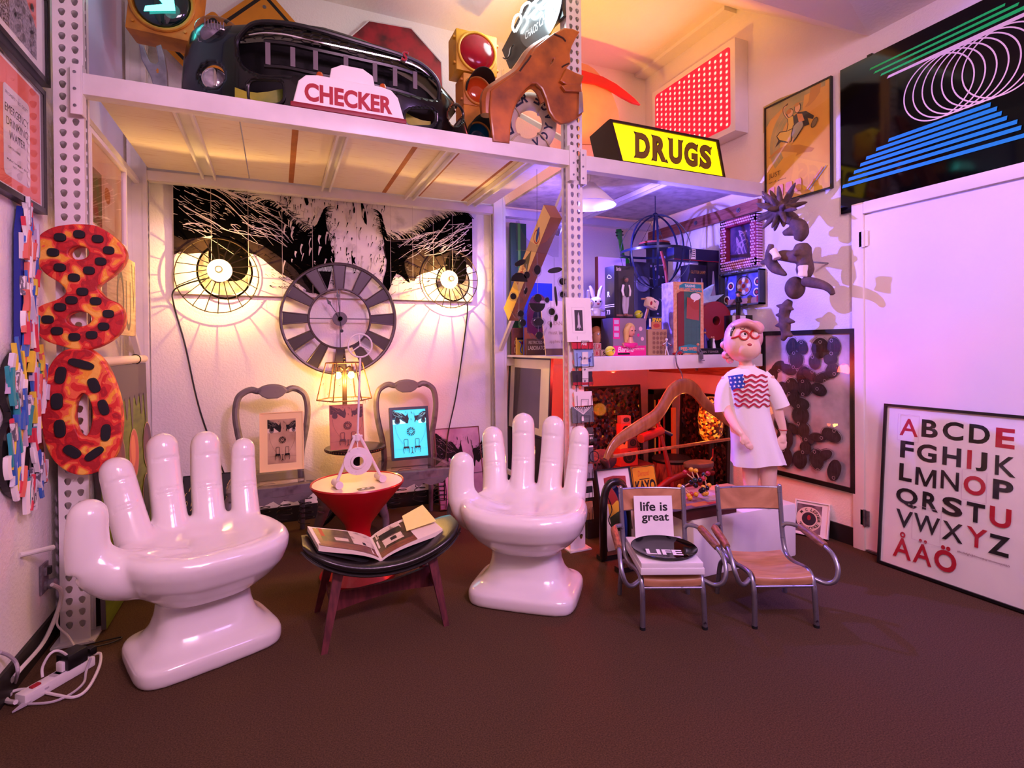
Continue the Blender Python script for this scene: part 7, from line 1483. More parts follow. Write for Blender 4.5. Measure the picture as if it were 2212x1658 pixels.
# papers, game board, molecule, drum
p = at(1458, 1012, 'y', 3.28); r = thing('paper_pack', 'fanned pack of pale cards stuck out of a box behind the tricycle stem', 'cards', TR(p.x, 3.30, 0)); b = MB(MATS['maroon_cube']); h = at(1458, 1042, 'y', 3.28).z; b.box((0, 0, h/2), (.17, .12, h)); b.obj('box', None, r, 0)
b = MB(mat('red_cream_cards', 'd8b094', .6, var=.3, vscale=60)); rn = random.Random(8)
for i in range(14): x = -.07+.010*i; b.box((0, 0, 0), (.008, .07, .09), TR(x, 0, h+.03+.02*sin(i*.5)) @ RY(-24+3.4*i))
b.obj('cards', None, r, 0)
ZP = .3105; q = [at(1437, 1068, 'z', ZP+.075), at(1545, 1060, 'z', ZP+.075), at(1575, 1082, 'z', ZP+.075), at(1508, 1097, 'z', ZP+.075)]
r = thing('game_box', 'flat illustrated game box with an orange edge on the white plinth', 'box', TR(q[3].x, q[3].y+.05, ZP)); I = r.matrix_world.inverted(); x0, x1 = q[0].x-r.location.x+.02, .36
b = MB(mat('game_box_side', '4a1414', .5)); b.box((.13, .12, .036), (.36, .26, .07)); b.obj('tray', None, r, 0)
b = MB(mat('mauve_print', '8a6a78', .45, col2='5a3c4c', vscale=12)); b.box((.08, .13, .073), (.48, .33, .006)); b.lay = 305; b.lay = int(.0764/.00025)
for x0, y0, x1, y1, m in ((-.12, .0, .0, .06, mat('orange_card', 'b8642c', .6)), (.0, -.03, .12, .03, MATS['orange_card']), (-.14, .1, .1, .25, mat('rose_print', 'b06a78', .5)), (.14, .02, .28, .24, mat('grey_mauve', '9a8a94', .5)), (.1, -.03, .3, .0, REDINK)): b.rect(x0, y0, x1, y1, m)
b.stroke([(-.08, .08), (.0, .08), (.0, .16), (-.08, .16), (-.08, .08)], .004, .004, PAPER); b.obj('lid', None, r, 0)
mo = V((q[3].x+.12, q[3].y+.15, ZP+.0775)); k = 1/pxm(mo+V((0, 0, .1))); r = thing('molecule_model', 'ball and stick molecule model with yellow, black and red balls on the game box', 'model', TR(*mo))
rn = random.Random(12); MY = mat('yellow_ball', 'd89a1c', .3); MK = mat('black_ball', '0c0c14', .25); MR = mat('red_ball', 'a8182c', .3); MG = mat('dark_green_ball', '0f2c2c', .3); STK = mat('stick_wood', 'c89468', .5)
px0_, py0_ = 1545, 1066
balls = [(1533, 1009, 'y'), (1550, 1014, 'y'), (1506, 1043, 'y'), (1519, 1061, 'y'), (1520, 1067, 'y'), (1544, 1063, 'y'), (1562, 1049, 'y'), (1577, 1034, 'y'), (1588, 1050, 'y'), (1570, 1066, 'y'), (1577, 1067, 'y'), (1520, 1014, 'r'), (1526, 1059, 'r'), (1566, 1032, 'r'), (1573, 1020, 'r'), (1520, 1047, 'k'), (1534, 1029, 'g'), (1540, 1039, 'k'), (1548, 1031, 'k'), (1550, 1046, 'k'), (1557, 1057, 'k'), (1575, 1053, 'k'), (1577, 1026, 'g'), (1556, 1052, 'k')]
pos = []
for i, (x, y, c) in enumerate(balls):
    pos.append(V(((x-px0_)*k, rn.uniform(-.03, .03), max(.014, (py0_-y)*k+.012))))
    b = MB({'y': MY, 'r': MR, 'k': MK, 'g': MG}[c]); b.sph(pos[-1], .0135 if c != 'k' else .0145, None, 14, 10); b.obj('ball', None, r, 1)
for i, c in enumerate(balls):
    J = sorted((j for j in range(len(pos)) if j != i and balls[j][2] in 'kg'), key=lambda j: (pos[j]-pos[i]).length)[:1]
    for j in J: b = MB(STK); b.cyl(pos[i], pos[j], .0035, 8); b.obj('stick', None, r)
p = at(1540, 972, 'y', 3.22); r = thing('woven_drum', 'round woven drum with a dark rim behind the mannequin arm', 'drum', TR(2.82, 3.34, 0)); z = at(1530, 985, 'y', 3.34).z; b = MB(mat('woven_cane', '9a4a2c', .7, col2='4a1a12', vscale=60, stretch=(1, 1, .2))); b.lathe([(.13, 0), (.15, z*.5), (.14, z)], 28); b.obj('drum_body', None, r); b = MB(SCR); b.lathe([(.145, z), (.15, z+.015), (.14, z+.03), (.01, z+.025)], 28); b.obj('rim', None, r)
# white lampshade and blue spot lamp under the right upper shelf
p = at(1290, 405, 'y', 3.05); r = thing('cone_lampshade', 'white cone lampshade hanging under the upper shelf right of the middle post', 'lampshade', TR(1.93, 3.08, 2.18)); b = MB(mat('white_lampshade', 'f2eeee', .4)); b.lathe([(.175, .0), (.172, .006), (.03, .15), (.022, .15), (.16, .006), (.17, 0)], 32, None, False, False); b.cyl((0, 0, .006), (0, 0, .010), .168, 32); b.obj('shade', None, r); b = MB(PAPER); b.cyl((0, 0, .14), (0, 0, .205), .006, 8); b.obj('cord', None, r)
LP = V((1.80, 3.24, 2.04)); tg = V((3.2, 2.45, 1.45)); dr = (tg-LP).normalized(); r = thing('blue_spot_lamp', 'clip on spot lamp shining blue light, behind the middle post', 'lamp', axes(LP, *[V((1, 0, 0)) if False else v for v in ((lambda z: (z.orthogonal().normalized(), z.cross(z.orthogonal().normalized()), z))(dr))])); b = MB(STEEL); b.lathe([(.045, -.0), (.05, -.02), (.04, -.06), (.015, -.09), (.012, -.11)], 20, None, False, True); b.obj('shade', None, r); b = MB(mat('cool_bulb', 'e0e8ff', .3, emit='6a70ff', es=12)); b.sph((0, 0, -.035), .026, None, 14, 10); b.obj('bulb', None, r); b = MB(MATTEBLACK); b.box((0, .0, -.13), (.03, .03, .05)); b.obj('clip', None, r)
light('blue_spot_light', 'SPOT', tuple(LP+dr*.03), 190, (.16, .12, 1), tuple(tg), .012, 125, .6)
light('blue_spot_spill', 'POINT', tuple(LP+dr*.06), 22, (.16, .10, 1), None, .03)
# ================================================================ child mannequin
FP = math.degrees(math.atan2(2.52, 2.30)); MM = TR(2.52, 2.30, .316) @ RZ(-FP+4); r = thing('mannequin', 'child mannequin in a white flag T-shirt with red painted glasses standing on the white plinth', 'mannequin', MM)
MS = mat('mannequin_skin', 'ecc4ac', .35, coat=.2); S_ = 371.
def L_(px, py, y=0): return V(((px-1617)/S_, y, .93-(py-754)/S_))
b = MB(MS)
b.tube([L_(1612, 830), L_(1616, 900), L_(1626, 960), L_(1633, 1010)], [.075, .085, .085, .09], 20, None, False, .75)           # trunk
b.tube([L_(1612, 835), L_(1611, 806), L_(1606, 785)], [.055, .036, .034], 16)
b.sph(L_(1601, 752), .101, None, 32, 20, (1, .98, 1.12)); b.sph(L_(1612, 765, -.05), .07, None, 20, 14, (1, .9, .95)); b.sph(L_(1622, 757, -.094), .013, None, 10, 8)
b.sph(L_(1570, 765, -.01), .022, None, 10, 8, (.5, .8, 1.1))
b.tube(catmull([L_(1572, 828), L_(1566, 870), L_(1572, 903, -.045), L_(1586, 930, -.10), L_(1598, 946, -.125)], 4), [.034, .032, .028, .023, .017], 14)
b.tube(catmull([L_(1652, 826), L_(1664, 868), L_(1673, 905), L_(1680, 935), L_(1681, 946)], 4), [.034, .032, .027, .021, .016], 14)
def hand_(wr, dirs, th, sx):
    w = V(wr); d = V(dirs).normalized(); sd = V((sx, .35, 0)).normalized()
    b.tube([w-d*.012, w+d*.02, w+d*.045], [.016, .024, .022], 12, None, False, .62)
    for i, (o, l) in enumerate(((-.017, .042), (-.006, .050), (.006, .047), (.016, .037))):
        p0 = w+d*.042+sd*o; b.tube([p0, p0+d*l*.5+V((0, -.004, 0)), p0+d*l*.85+V((0, .001, 0)), p0+d*l+V((0, .005, 0))], [.0072, .0068, .006, .004], 8)
    t0 = w+d*.015-sd*.018*th; b.tube([t0, t0+d*.02-sd*.012*th, t0+d*.042-sd*.013*th+V((0, -.004, 0))], [.009, .008, .0055], 8)
hand_(L_(1599, 947, -.126), (.45, -.02, -.75), 1, .8); hand_(L_(1681, 948), (-.05, -.1, -1), 1, 1)
for x0, x1, x2 in ((1617, 1617, 1618), (1652, 1652, 1653)):
    b.tube([L_(x0, 985), L_(x1, 1030), L_(x1, 1055), L_(x2, 1075), L_(x2, 1092)], [.052, .046, .041, .037, .027], 16)
    ft = L_(x2, 1092); b.tube([ft+V((0, .012, -.004)), V((ft.x, -.035, .022)), V((ft.x, -.075, .014))], [.026, .024, .013], 12)
o = b.obj('body', None, r); remesh(o, .0048, 4, .5)
# T-shirt
TS = mat('white_tshirt', 'f3efec', .85, bump=.12, bscale=40)
prof = [(802, 1611, .040, .036), (808, 1611, .060, .046), (814, 1611, .098, .058), (824, 1611, .116, .070), (850, 1612, .115, .086), (900, 1614, .112, .094), (950, 1622, .122, .100), (985, 1628, .134, .104), (1013, 1632, .146, .108)]
def shirt_at(z):
    py = 754+(.93-z)*S_
    for (a, c) in zip(prof, prof[1:]):
        if a[0] <= py <= c[0]: t = (py-a[0])/(c[0]-a[0]); return [(a[i]+(c[i]-a[i])*t) for i in range(4)]
    return prof[0] if py < prof[0][0] else prof[-1]
rings = []
for i in range(40):
    py = 802+(1013-802)*i/39; z = .93-(py-754)/S_; _, cx, hx, hy = shirt_at(z); cx = (cx-1617)/S_; f_ = max(0, (py-900)/113)
    rings.append([V((cx+hx*cos(a)*(1+.05*f_*sin(7*a+.6)), hy*sin(a)*(1+.07*f_*sin(7*a+.6)), z-(.012*f_*sin(2*a)))) for a in [2*pi*k/56 for k in range(56)]])
b = MB(TS); b.loft(rings, None, True, False, False)
b.tube(catmull([L_(1585, 824), L_(1568, 850), L_(1563, 880, -.005), L_(1565, 902, -.01)], 4), [.040, .047, .050, .052], 18, None); b.tube(catmull([L_(1640, 822), L_(1660, 848), L_(1671, 872), L_(1678, 890)], 4), [.038, .044, .045, .046], 18, None)
tsh = b.obj('t_shirt', None, r, 1.2)
b = MB(TS); b.tube([V(((1611-1617)/S_+.041*cos(t), .037*sin(t), .93-(802-754)/S_+.006*sin(t))) for t in [2*pi*i/28 for i in range(28)]], .005, 8, None, True); b.obj('collar', None, tsh, 1.2)
BLF = mat('blue_flag_print', '1e3f9a', .8); RDF = mat('red_flag_print', 'b01a34', .8)
b = MB(BLF); fl = lambda px, py: ((px-1617)/S_, .93-(py-754)/S_)
for i in range(8):
    for j in range(6):
        u0, u1, v0, v1 = i/8, (i+1)/8, j/6, (j+1)/6; cp = lambda u, v: fl(1570+32*u+v*(10-6*u), 825-6*u+v*(30-3*u)); z_ = .004*.25; vs4 = [cp(u0, v0), cp(u1, v0), cp(u1, v1), cp(u0, v1)]; b.vf([(x, y, z_) for x, y in vs4], [(0, 1, 2, 3)])
b.lay = 6
for i in range(4):
    for j in range(3):
        cx, cy = fl(1577+8.4*i-j*.4+(j % 2)*1.5, 829+8.8*j-1.2*i); b.p2([(cx+.0085*(1 if k % 2 == 0 else .42)*sin(2*pi*k/10), cy+.0085*(1 if k % 2 == 0 else .42)*cos(2*pi*k/10)) for k in range(10)], PAPER)
for j in range(7):
    y0 = 823+10.2*j; x0 = 1603 if j < 3 else 1580+j*.8; pts = []
    for i in range(14): x = x0+(1655-x0)*i/13; pts.append(fl(x, y0+3.2*math.cos((x-1570)*.32+j*.9)*(.7+.06*j)))
    b.stroke(pts, .0115, .008, RDF); 
for v in b.bm.verts:
    _, cx, hx, hy = shirt_at(v.co.y); x = v.co.x; u = min(.97, abs((x-(cx-1617)/S_)/hx)); yy = -hy*math.sqrt(1-u*u)-.0035-v.co.z*1.0; v.co = V((x, yy, v.co.y))
b.obj('flag_print', None, tsh, 0)
# moulded hair, headband, glasses, face
HRM = mat('moulded_hair', 'e8aeac', .35, col2='dca098', vscale=8)
b = MB(HRM); b.sph(L_(1605, 741, .022), .106, None, 28, 18, (1.0, .95, 1.06)); b.sph(L_(1626, 722, -.02), .055, None, 18, 12, (.95, .9, .8)); b.sph(L_(1600, 716, -.03), .05, None, 18, 12, (1.2, .9, .6)); b.tube(catmull([L_(1588, 716, -.065), L_(1606, 711, -.085), L_(1622, 716, -.088), L_(1634, 728, -.06)], 4), [.012, .018, .018, .012], 10)
for x, y, s_ in ((1575, 765, .030), (1570, 779, .027), (1577, 790, .022), (1584, 779, .022), (1566, 757, .024)): b.sph(L_(x, y, .01), s_, None, 14, 10)
for x, y, s_ in ((1572, 766, .022), (1572, 780, .018)): b.tube([L_(x, y, -.012)+V((s_*(1-t*.6)*cos(7*t), -.008, s_*(1-t*.6)*sin(7*t))) for t in [i/14 for i in range(15)]], .005, 6)
b.obj('hair', None, r, 1)
def onhead(px, py, off=.002):
    c = L_(1601, 752); p = L_(px, py); dx, dz = (p.x-c.x)/.101, (p.z-c.z)/.113; q = max(.02, 1-dx*dx-dz*dz); y1 = -.099*math.sqrt(q)
    c2 = L_(1612, 765, -.05); dx, dz = (p.x-c2.x)/.07, (p.z-c2.z)/.0665; q2 = 1-dx*dx-dz*dz; y2 = c2.y-.063*math.sqrt(q2) if q2 > 0 else 9
    return V((p.x, min(y1, y2)-off, p.z))
RG = mat('red_glasses', 'c0281e', .35); b = MB(RG)
for cx, cy in ((1604, 737), (1626, 735)): b.tube([onhead(cx+9*cos(t), cy+9*sin(t), .006) for t in [2*pi*i/24 for i in range(24)]], .0052, 8, None, True)
b.tube([onhead(x, y, .006) for x, y in ((1613, 736), (1615, 734), (1617, 735))], .005, 8); b.tube([onhead(x, y, .006) for x, y in ((1595, 738), (1587, 741), (1579, 743))], .0052, 8); b.obj('glasses', None, r, 1)
for cx, cy, g_ in ((1603, 737, 2.5), (1626, 735, 1.5)):
    b = MB(PAPER); b.sph(onhead(cx, cy, -.004), .0165, None, 14, 10, (1, .45, 1)); b.use(INK); b.sph(onhead(cx+g_, cy-2.5, .004), .0075, None, 10, 8, (1, .5, 1)); b.obj('eye', None, r, 1)
b = MB(mat('painted_lips', 'b84848', .35)); b.sph(onhead(1614, 757, -.002), .013, None, 12, 8, (1, .5, .65)); b.obj('mouth', None, r, 1)
b = MB(BLACK); P = [onhead(x, y, .004) for x, y in ((1578, 738), (1581, 727), (1588, 718), (1596, 712))]; b.tube(catmull(P, 5), [.007, .010, .012, .010], 8, None, False, .6); b.sph(onhead(1592, 714, .004), .013, None, 10, 8, (1.2, .6, .8)); b.use(PAPER)
for p in P[1:]: b.sph(p+V((0, -.010, .002)), .0026, None, 6, 4)
b.obj('headband', None, r, 1); b = MB(INK)
for pts in (((1597, 722), (1602, 725), (1606, 722)), ((1618, 718), (1626, 724), (1632, 732))): b = MB(INK); b.tube(catmull([onhead(x, y, .002) for x, y in pts], 4), .0018, 6); b.obj('painted_line', None, r, 0)
b = MB(RG); c_ = L_(1680, 938); b.tube([(c_.x+.022*cos(t), .022*sin(t), c_.z) for t in [2*pi*i/20 for i in range(20)]], .0022, 6, None, True); b.obj('bracelet', None, r)
# ================================================================ right wall
def wallW(BL, TR_, x, dp=0):
    a, c = at(*BL, 'x', x-dp), at(*TR_, 'x', x-dp); return FACE_W((x, a.y, a.z)), a.y-c.y, c.z-a.z
# red bulb light box
M = FACE_W((XR-.001, 0, 0)); DP = .13; a0, a1 = at(1405, 300, 'x', XR-DP), at(1583, 281, 'x', XR-DP); t0, t1 = at(1412, 196, 'x', XR-DP), at(1583, 86, 'x', XR-DP); zt_ = (t0.z+t1.z)/2; zb_ = at(1583, 284, 'x', XR-DP).z
M = FACE_W((XR-.001, t0.y+.02, zb_)); W = t0.y+.02-t1.y+.02; H = zt_-zb_; r = thing('light_box', 'white box on the right wall with a glowing red face full of bulbs', 'light box', M)
b = MB(WHITE); b.box((W/2, H/2, DP/2), (W, H, DP), bev=.006); b.obj('case', None, r)
RLF = mat('glowing_red_face', 'e01838', .4, emit='ff1034', es=.75); DOT = mat('glowing_bulb_dot', 'ffd8d0', .4, emit='ffb0a0', es=1.5); HAL = mat('glowing_bulb_halo', 'f04055', .4, emit='ff3048', es=.85)
b = MB(RLF); m_ = .045; b.shape([rrect(m_, m_, W-m_, H-m_, .025)], .004, TR(0, 0, DP+.002)); b.lay = int((DP+.0045)/.00025); nx, ny = 15, 13
for i in range(nx):
    for j in range(ny*2):
        if (i+j) % 2: continue
        x = m_+.03+(W-2*m_-.06)*i/(nx-1); y = m_+.025+(H-2*m_-.05)*j/(ny*2-1); b.lay = int((DP+.0045)/.00025); b.ell(x, y, .019, .020, HAL, 10); b.ell(x, y, .0105, .0115, DOT, 10)
b.obj('lit_face', None, r, 0); q = M @ V((W/2, H/2, DP+.06)); light('light_box_glow', 'AREA', tuple(q), 9, (1, .16, .20), tuple(M @ V((W/2, H/2, 1))), .4)
# just married poster
M, W, H = wallW((1652, 447), (1795, 168), XR-.002, .02); H = at(1651, 234, 'x', XR-.02).z-at(1652, 447, 'x', XR-.02).z
PYL = mat('poster_yellow', 'ecbc48', .45, col2='dca23c', vscale=3); OL = mat('poster_outline', '3a2a14', .5)
def pnt(p, x0, y0, x1, y1):
    mp = lambda pts: pxM(M, cr(pts, 1600, 0, 3.454)); p.rect(x0, y0, x1, y1, PYL)
    GRN_ = mat('poster_olive', 'a09a58', .5, col2='c8b068', vscale=8)
    for i, rr_ in enumerate((1.0, .86, .74)): p.ringp(x0+W*.52, y0+H*.56, W*.40*rr_, W*.46*rr_, GRN_, 40, None, 1.15, 80, 215)
    p.p2(mp([(178, 800), (300, 735), (500, 660), (640, 590), (640, 640), (470, 720), (330, 800), (230, 900), (178, 1000)]), GRN_)
    OR = mat('poster_ochre', 'c89038', .5)
    p.p2(mp([(530, 660), (612, 605), (600, 690), (560, 750), (520, 790), (485, 805), (515, 760)]), OR)
    SK = mat('poster_flesh', 'e8b878', .5); YD = mat('poster_dress', 'e8c44a', .5); JK = mat('poster_jacket', '2e2e24', .5); GY = mat('poster_trousers', 'a8a078', .5)
    p.p2(mp([(215, 1180), (290, 1110), (350, 1085), (450, 1080), (560, 1105), (540, 1130), (470, 1140), (420, 1165), (430, 1140), (330, 1130), (270, 1150), (235, 1185)]), OR)
    p.p2(mp([(340, 980), (300, 985), (275, 1020), (290, 1050), (265, 1105), (310, 1060), (370, 1068), (420, 1030), (410, 960)]), OL); p.p2(mp([(345, 985), (305, 990), (282, 1020), (300, 1045), (370, 1062), (414, 1028), (405, 962)]), YD)
    p.p2(mp([(355, 870), (405, 860), (415, 950), (350, 985), (360, 930)]), OL); p.p2(mp([(360, 880), (400, 868), (408, 950), (356, 978), (366, 930)]), YD)
    p.stroke(mp([(362, 885), (335, 850), (330, 810), (350, 790), (362, 775)]), .014, .010, OL); p.stroke(mp([(362, 885), (337, 850), (333, 812), (352, 792)]), .009, .007, SK)
    c_, = mp([(378, 845)]); p.ell(c_[0], c_[1], .026, .030, OL, 20); p.ell(c_[0]+.002, c_[1]-.002, .022, .025, SK, 20); p.ell(c_[0]-.008, c_[1]+.012, .020, .016, mat('poster_hair', 'c8862c', .5), 16)
    p.p2(mp([(385, 1010), (400, 940), (440, 900), (490, 900), (480, 950), (430, 1030), (405, 1060), (385, 1055)]), OL); p.p2(mp([(392, 1010), (406, 945), (442, 908), (482, 908), (472, 948), (424, 1025), (404, 1052)]), GY)
    p.p2(mp([(405, 870), (440, 840), (500, 830), (560, 865), (550, 890), (510, 880), (525, 930), (480, 945), (470, 900), (440, 915), (410, 925)]), JK)
    p.p2(mp([(430, 850), (470, 850), (488, 900), (445, 915)]), mat('poster_shirt', 'd8903c', .5))
    c_, = mp([(436, 805)]); p.ell(c_[0], c_[1], .024, .034, OL, 20); p.ell(c_[0], c_[1]-.003, .020, .028, SK, 20); p.ell(c_[0]-.004, c_[1]+.022, .020, .012, OR, 16)
    c_, = mp([(562, 915)]); p.ell(c_[0], c_[1], .020, .034, OL, 20, -35); p.ell(c_[0], c_[1], .015, .028, mat('poster_hat', '7a6a48', .5), 20, -35)
    for q in (((370, 1070), (375, 1030)), ((395, 1068), (405, 1030))): p.stroke(mp(q), .012, .010, SK)
    hC = H*.045; bx = W*.06
    p.text('JUST', x0+W*.05, y0+H*.245, x0+W*.24, y0+H*.245+hC*1.35, INK, 0, -.01); p.text('and you', x0+W*.05, y0+H*.205, x0+W*.32, y0+H*.222, INK)
    PKR = mat('poster_salmon', 'd89070', .5); [p.p2(rrect(x0+W*(.04+.14*i), y0+H*.05, x0+W*(.14+.14*i), y0+H*.165, .012), PKR) for i in range(4)]
    p.stroke([(x0+W*.62, y0+H*.03), (x0+W*.86, y0+H*.2)], .010, .010, PKR); p.stroke([(x0+W*.67, y0+H*.03), (x0+W*.91, y0+H*.2)], .008, .008, mat('poster_slate', '6a747c', .5))
framed('comic_poster', 'framed yellow poster of a leaping couple with the word JUST on the right wall', 'poster', M, W, H, .009, .022, BLACK, pnt, 0, PYL)
# black stripe poster
M, W, H = wallW((1816, 463), (2118, 0), XR-.002, .02); zt_ = at(1813, 153, 'x', XR-.02).z; H = zt_-M.translation.z; W = 1.62
BKP = mat('black_poster', '040305', .06, spec=.35); r = thing('stripe_poster', 'large black poster of green and blue stripes and white rings above the door', 'poster', M)
b = MB(BKP); b.box((W/2, H/2, .009), (W, H, .018)); b.lay = int(.0185/.00025); Mp = M @ TR(0, 0, .019)
mp = lambda pts: [(x, y) for x, y in pxM(Mp, cr(pts, 1600, 0, 3.454))]; GS = mat('green_stripe', '14d85c', .4); BS = mat('blue_stripe', '1296c8', .4); WS = mat('white_stripe', 'ecd8cc', .4)
for q in ([(960, 525), (968, 508), (1975, 22), (1970, 44)], [(990, 552), (1003, 532), (2080, 14), (2068, 42)], [(1042, 568), (1050, 550), (2300, -46), (2300, -14)]): b.p2(mp(q), GS)
b.p2(mp([(1090, 587), (1104, 562), (2300, 8), (2300, 40)]), WS)
b.lay += 1
for i, (cx, cy, rx, ry) in enumerate([(1470, 650, 250, 240)]): pass
cc = [((1218+1716)/2, (413+892)/2), ((1282+1795)/2, (378+868)/2), ((1342+1868)/2, (345+836)/2), ((1430+1980)/2, (300+800)/2), ((1505+2072)/2, (262+775)/2), ((1578+2160)/2, (224+745)/2), ((1655+2250)/2, (186+720)/2)]
C0 = mp([cc[0]])[0]; C6 = mp([cc[6]])[0]; RR = abs(mp([(1467, 416)])[0][1]-mp([(1467, 890)])[0][1])/2
for i in range(7):
    t = i/6; cx, cy = C0[0]+(C6[0]-C0[0])*t, C0[1]+(C6[1]-C0[1])*t; b.ringp(cx, cy, RR*.96, RR, WS, 64)
for y0, y1, x0, x1 in ((1045, 770, 1102, 1870), (1115, 800, 1010, 1918), (1180, 835, 935, 1953), (1230, 870, 892, 1993), (1285, 898, 845, 2070), (1338, 942, 805, 2100), (1392, 985, 760, 2180)): b.p2(mp([(x0, y0+14), (x0+6, y0-12), (x1, y1-8), (x1-6, y1+26)]), BS)
b.obj('print', None, r, 0)
b = MB(BLACK)
for x in (.18, .8): b.box((x, H+.004, .01), (.03, .012, .02))
b.obj('clip', None, r, 0)
# balloon drawing
M, W, H = wallW((1646, 1012), (1846, 709), XR-.002, .03); BR_ = at(1846, 1066, 'x', XR-.03); M.translation.z = BR_.z; H = at(1846, 709, 'x', XR-.03).z-BR_.z
DRP = mat('grey_violet_paper', 'cfc6cc', .5, col2='9a9098', vscale=7, stretch=(1, 1, 5), thr=(.3, .7)); CHR = mat('charcoal', '151216', .6, col2='2e2830', vscale=20); RNG = mat('pale_ring', 'b8b0b8', .5)
def pnt(p, x0, y0, x1, y1):
    p.rect(x0, y0, x1, y1, DRP); rn = random.Random(4); mq = lambda pts: pxM(M, cr(pts, 1520, 680, 3.189)); sx = W/(at(1646, 900, 'x', XR).y-at(1846, 900, 'x', XR).y)
    ov = [(480, 245, 42, 68, 0), (525, 360, 48, 34, -40), (490, 415, 32, 50, 10), (622, 218, 34, 62, 12), (695, 222, 34, 52, -28), (655, 308, 44, 58, 0), (600, 375, 52, 34, 15), (698, 408, 34, 62, 30), (820, 228, 54, 70, 10), (915, 222, 42, 66, 0), (893, 302, 44, 44, 0), (784, 322, 36, 50, 0), (905, 382, 40, 56, 30), (752, 412, 52, 34, 30), (838, 428, 54, 30, -25), (716, 498, 48, 58, 0), (815, 512, 52, 42, 15), (628, 492, 42, 60, 0), (566, 508, 38, 48, 35), (645, 572, 36, 52, 25), (690, 612, 58, 44, 0), (692, 690, 54, 66, 0), (642, 780, 48, 30, 25), (716, 792, 36, 50, 25), (744, 856, 38, 36, 0), (812, 840, 52, 30, 0), (908, 824, 62, 46, 15), (560, 745, 44, 58, 0), (590, 840, 50, 80, 0), (692, 992, 44, 64, 15), (732, 912, 34, 44, 15), (810, 990, 44, 70, 0), (862, 962, 56, 34, -30), (932, 1064, 40, 76, 18), (592, 975, 46, 70, 10), (540, 960, 34, 60, 0)]
    for cx, cy, rx, ry, a in ov:
        (X, Y_), (X1, _), (_, Y1) = mq([(cx, cy), (cx+rx, cy), (cx, cy-ry)]); ax, ay = abs(X1-X), abs(Y1-Y_)
        ax *= 1.1
        if not (x0+ax < X < x1-ax and y0+ay < Y_ < y1-ay): continue
        p.ell(X, Y_, ax, ay, CHR, 24, -a)
        for k in range(3):
            j = rn.uniform(.9, 1.18); c_, s_ = cos(RAD(-a+rn.uniform(-9, 9))), sin(RAD(-a)); p.stroke([(X+ax*j*cos(t)*c_-ay*j*sin(t)*s_+rn.uniform(-.002, .002), Y_+ax*j*cos(t)*s_+ay*j*sin(t)*c_) for t in [.3*i+k for i in range(20)]], .0022, .001, CHR, None, k == 0, 2)
        for k in (-.35, .1, .4): p.stroke([(X+ax*k, Y_+ay*.6), (X+ax*k*1.5, Y_), (X+ax*k, Y_-ay*.6)], .003, .001, mat('charcoal_streak', '3c363e', .6), None, k < 0, 3)
    for cx, cy in ((475, 218), (488, 318), (552, 383), (605, 172), (706, 188), (654, 262), (652, 358), (716, 455), (838, 185), (916, 176), (915, 264), (785, 288), (860, 340), (937, 404), (784, 390), (871, 452), (818, 506), (618, 452), (543, 490), (624, 540), (720, 543), (689, 625), (690, 744), (602, 806), (742, 853), (850, 842), (937, 793), (720, 940), (802, 937), (900, 1003), (825, 1060), (935, 1115), (540, 720), (660, 1045), (587, 925)):
        (X, Y_), = mq([(cx, cy)])
        if x0+.02 < X < x1-.02 and y0+.02 < Y_ < y1-.02: p.ringp(X, Y_, .0085, .0105, RNG, 20)
framed('charcoal_drawing', 'black framed charcoal drawing of jointed ovals on the right wall behind the mannequin', 'picture', M, W, H, .03, .032, BLACK, pnt, 0, DRP)
# pearl framed picture and pinball toy on the wall
YA_, YB_ = at(1556, 525, 'x', XR-.06).y, at(1634, 525, 'x', XR-.06).y; zb_, zt_ = at(1595, 578, 'x', XR-.06).z, at(1595, 470, 'x', XR-.06).z; M = FACE_W((XR-.001, YA_, zb_)); W, H = YA_-YB_, zt_-zb_
r = thing('pearl_frame', 'small dark picture in a thick frame of pink pearls on the right wall', 'picture', M); b = MB(mat('crimson_frame', '8a1436', .4)); bd = .055
for q in ((W/2, bd/2, W, bd), (W/2, H-bd/2, W, bd), (bd/2, H/2, bd, H), (W-bd/2, H/2, bd, H)): b.box((q[0], q[1], .03), (q[2], q[3], .06))
b.obj('frame', None, r, 0); b = MB(mat('pink_pearl', 'f0c0dc', .2, coat=.6)); st = .0205
for i in range(int(W/st)):
    for j in range(int(H/st)):
        x, y = st*(i+.5+.5*(j % 2)), st*(j+.5)
        if min(x, W-x) < bd or min(y, H-y) < bd: b.sph((x, y, .061), .0088, None, 7, 5)
for i in range(4):
    for j in range(int(H/st)): b.sph((W+.001, st*(j+.5), .008+.0145*i), .0084, None, 7, 5); b.sph((st*(j+.5) if st*(j+.5) < W else W/2, -.001, .008+.0145*i), .0084, None, 7, 5)
o = b.obj('pearls', None, r, 1); o['kind'] = 'stuff'
b = MB(mat('night_print', '241c4a', .3, col2='6a4a70', vscale=9)); b.box((W/2, H/2, .01), (W-2*bd, H-2*bd, .01)); b.lay = 61; rn = random.Random(5)
for i in range(9): b.stroke([(W*rn.uniform(.35, .65), H*rn.uniform(.2, .8)), (W*rn.uniform(.35, .65), H*rn.uniform(.3, .7)), (W*rn.uniform(.3, .7), H*rn.uniform(.2, .8))], .012, .002, mat('pale_smear', 'b08a9a', .5))
b.obj('print', None, r, 0); b = MB(GLASS); b.box((W/2, H/2, .03), (W-2*bd, H-2*bd, .002)); b.obj('glass', None, r, 0)
YA_, YB_ = at(1556, 625, 'x', XR-.05).y, at(1643, 625, 'x', XR-.05).y; zb_, zt_ = at(1600, 660, 'x', XR-.05).z, at(1600, 586, 'x', XR-.05).z; M = FACE_W((XR-.001, YA_, zb_)); W, H = YA_-YB_, zt_-zb_
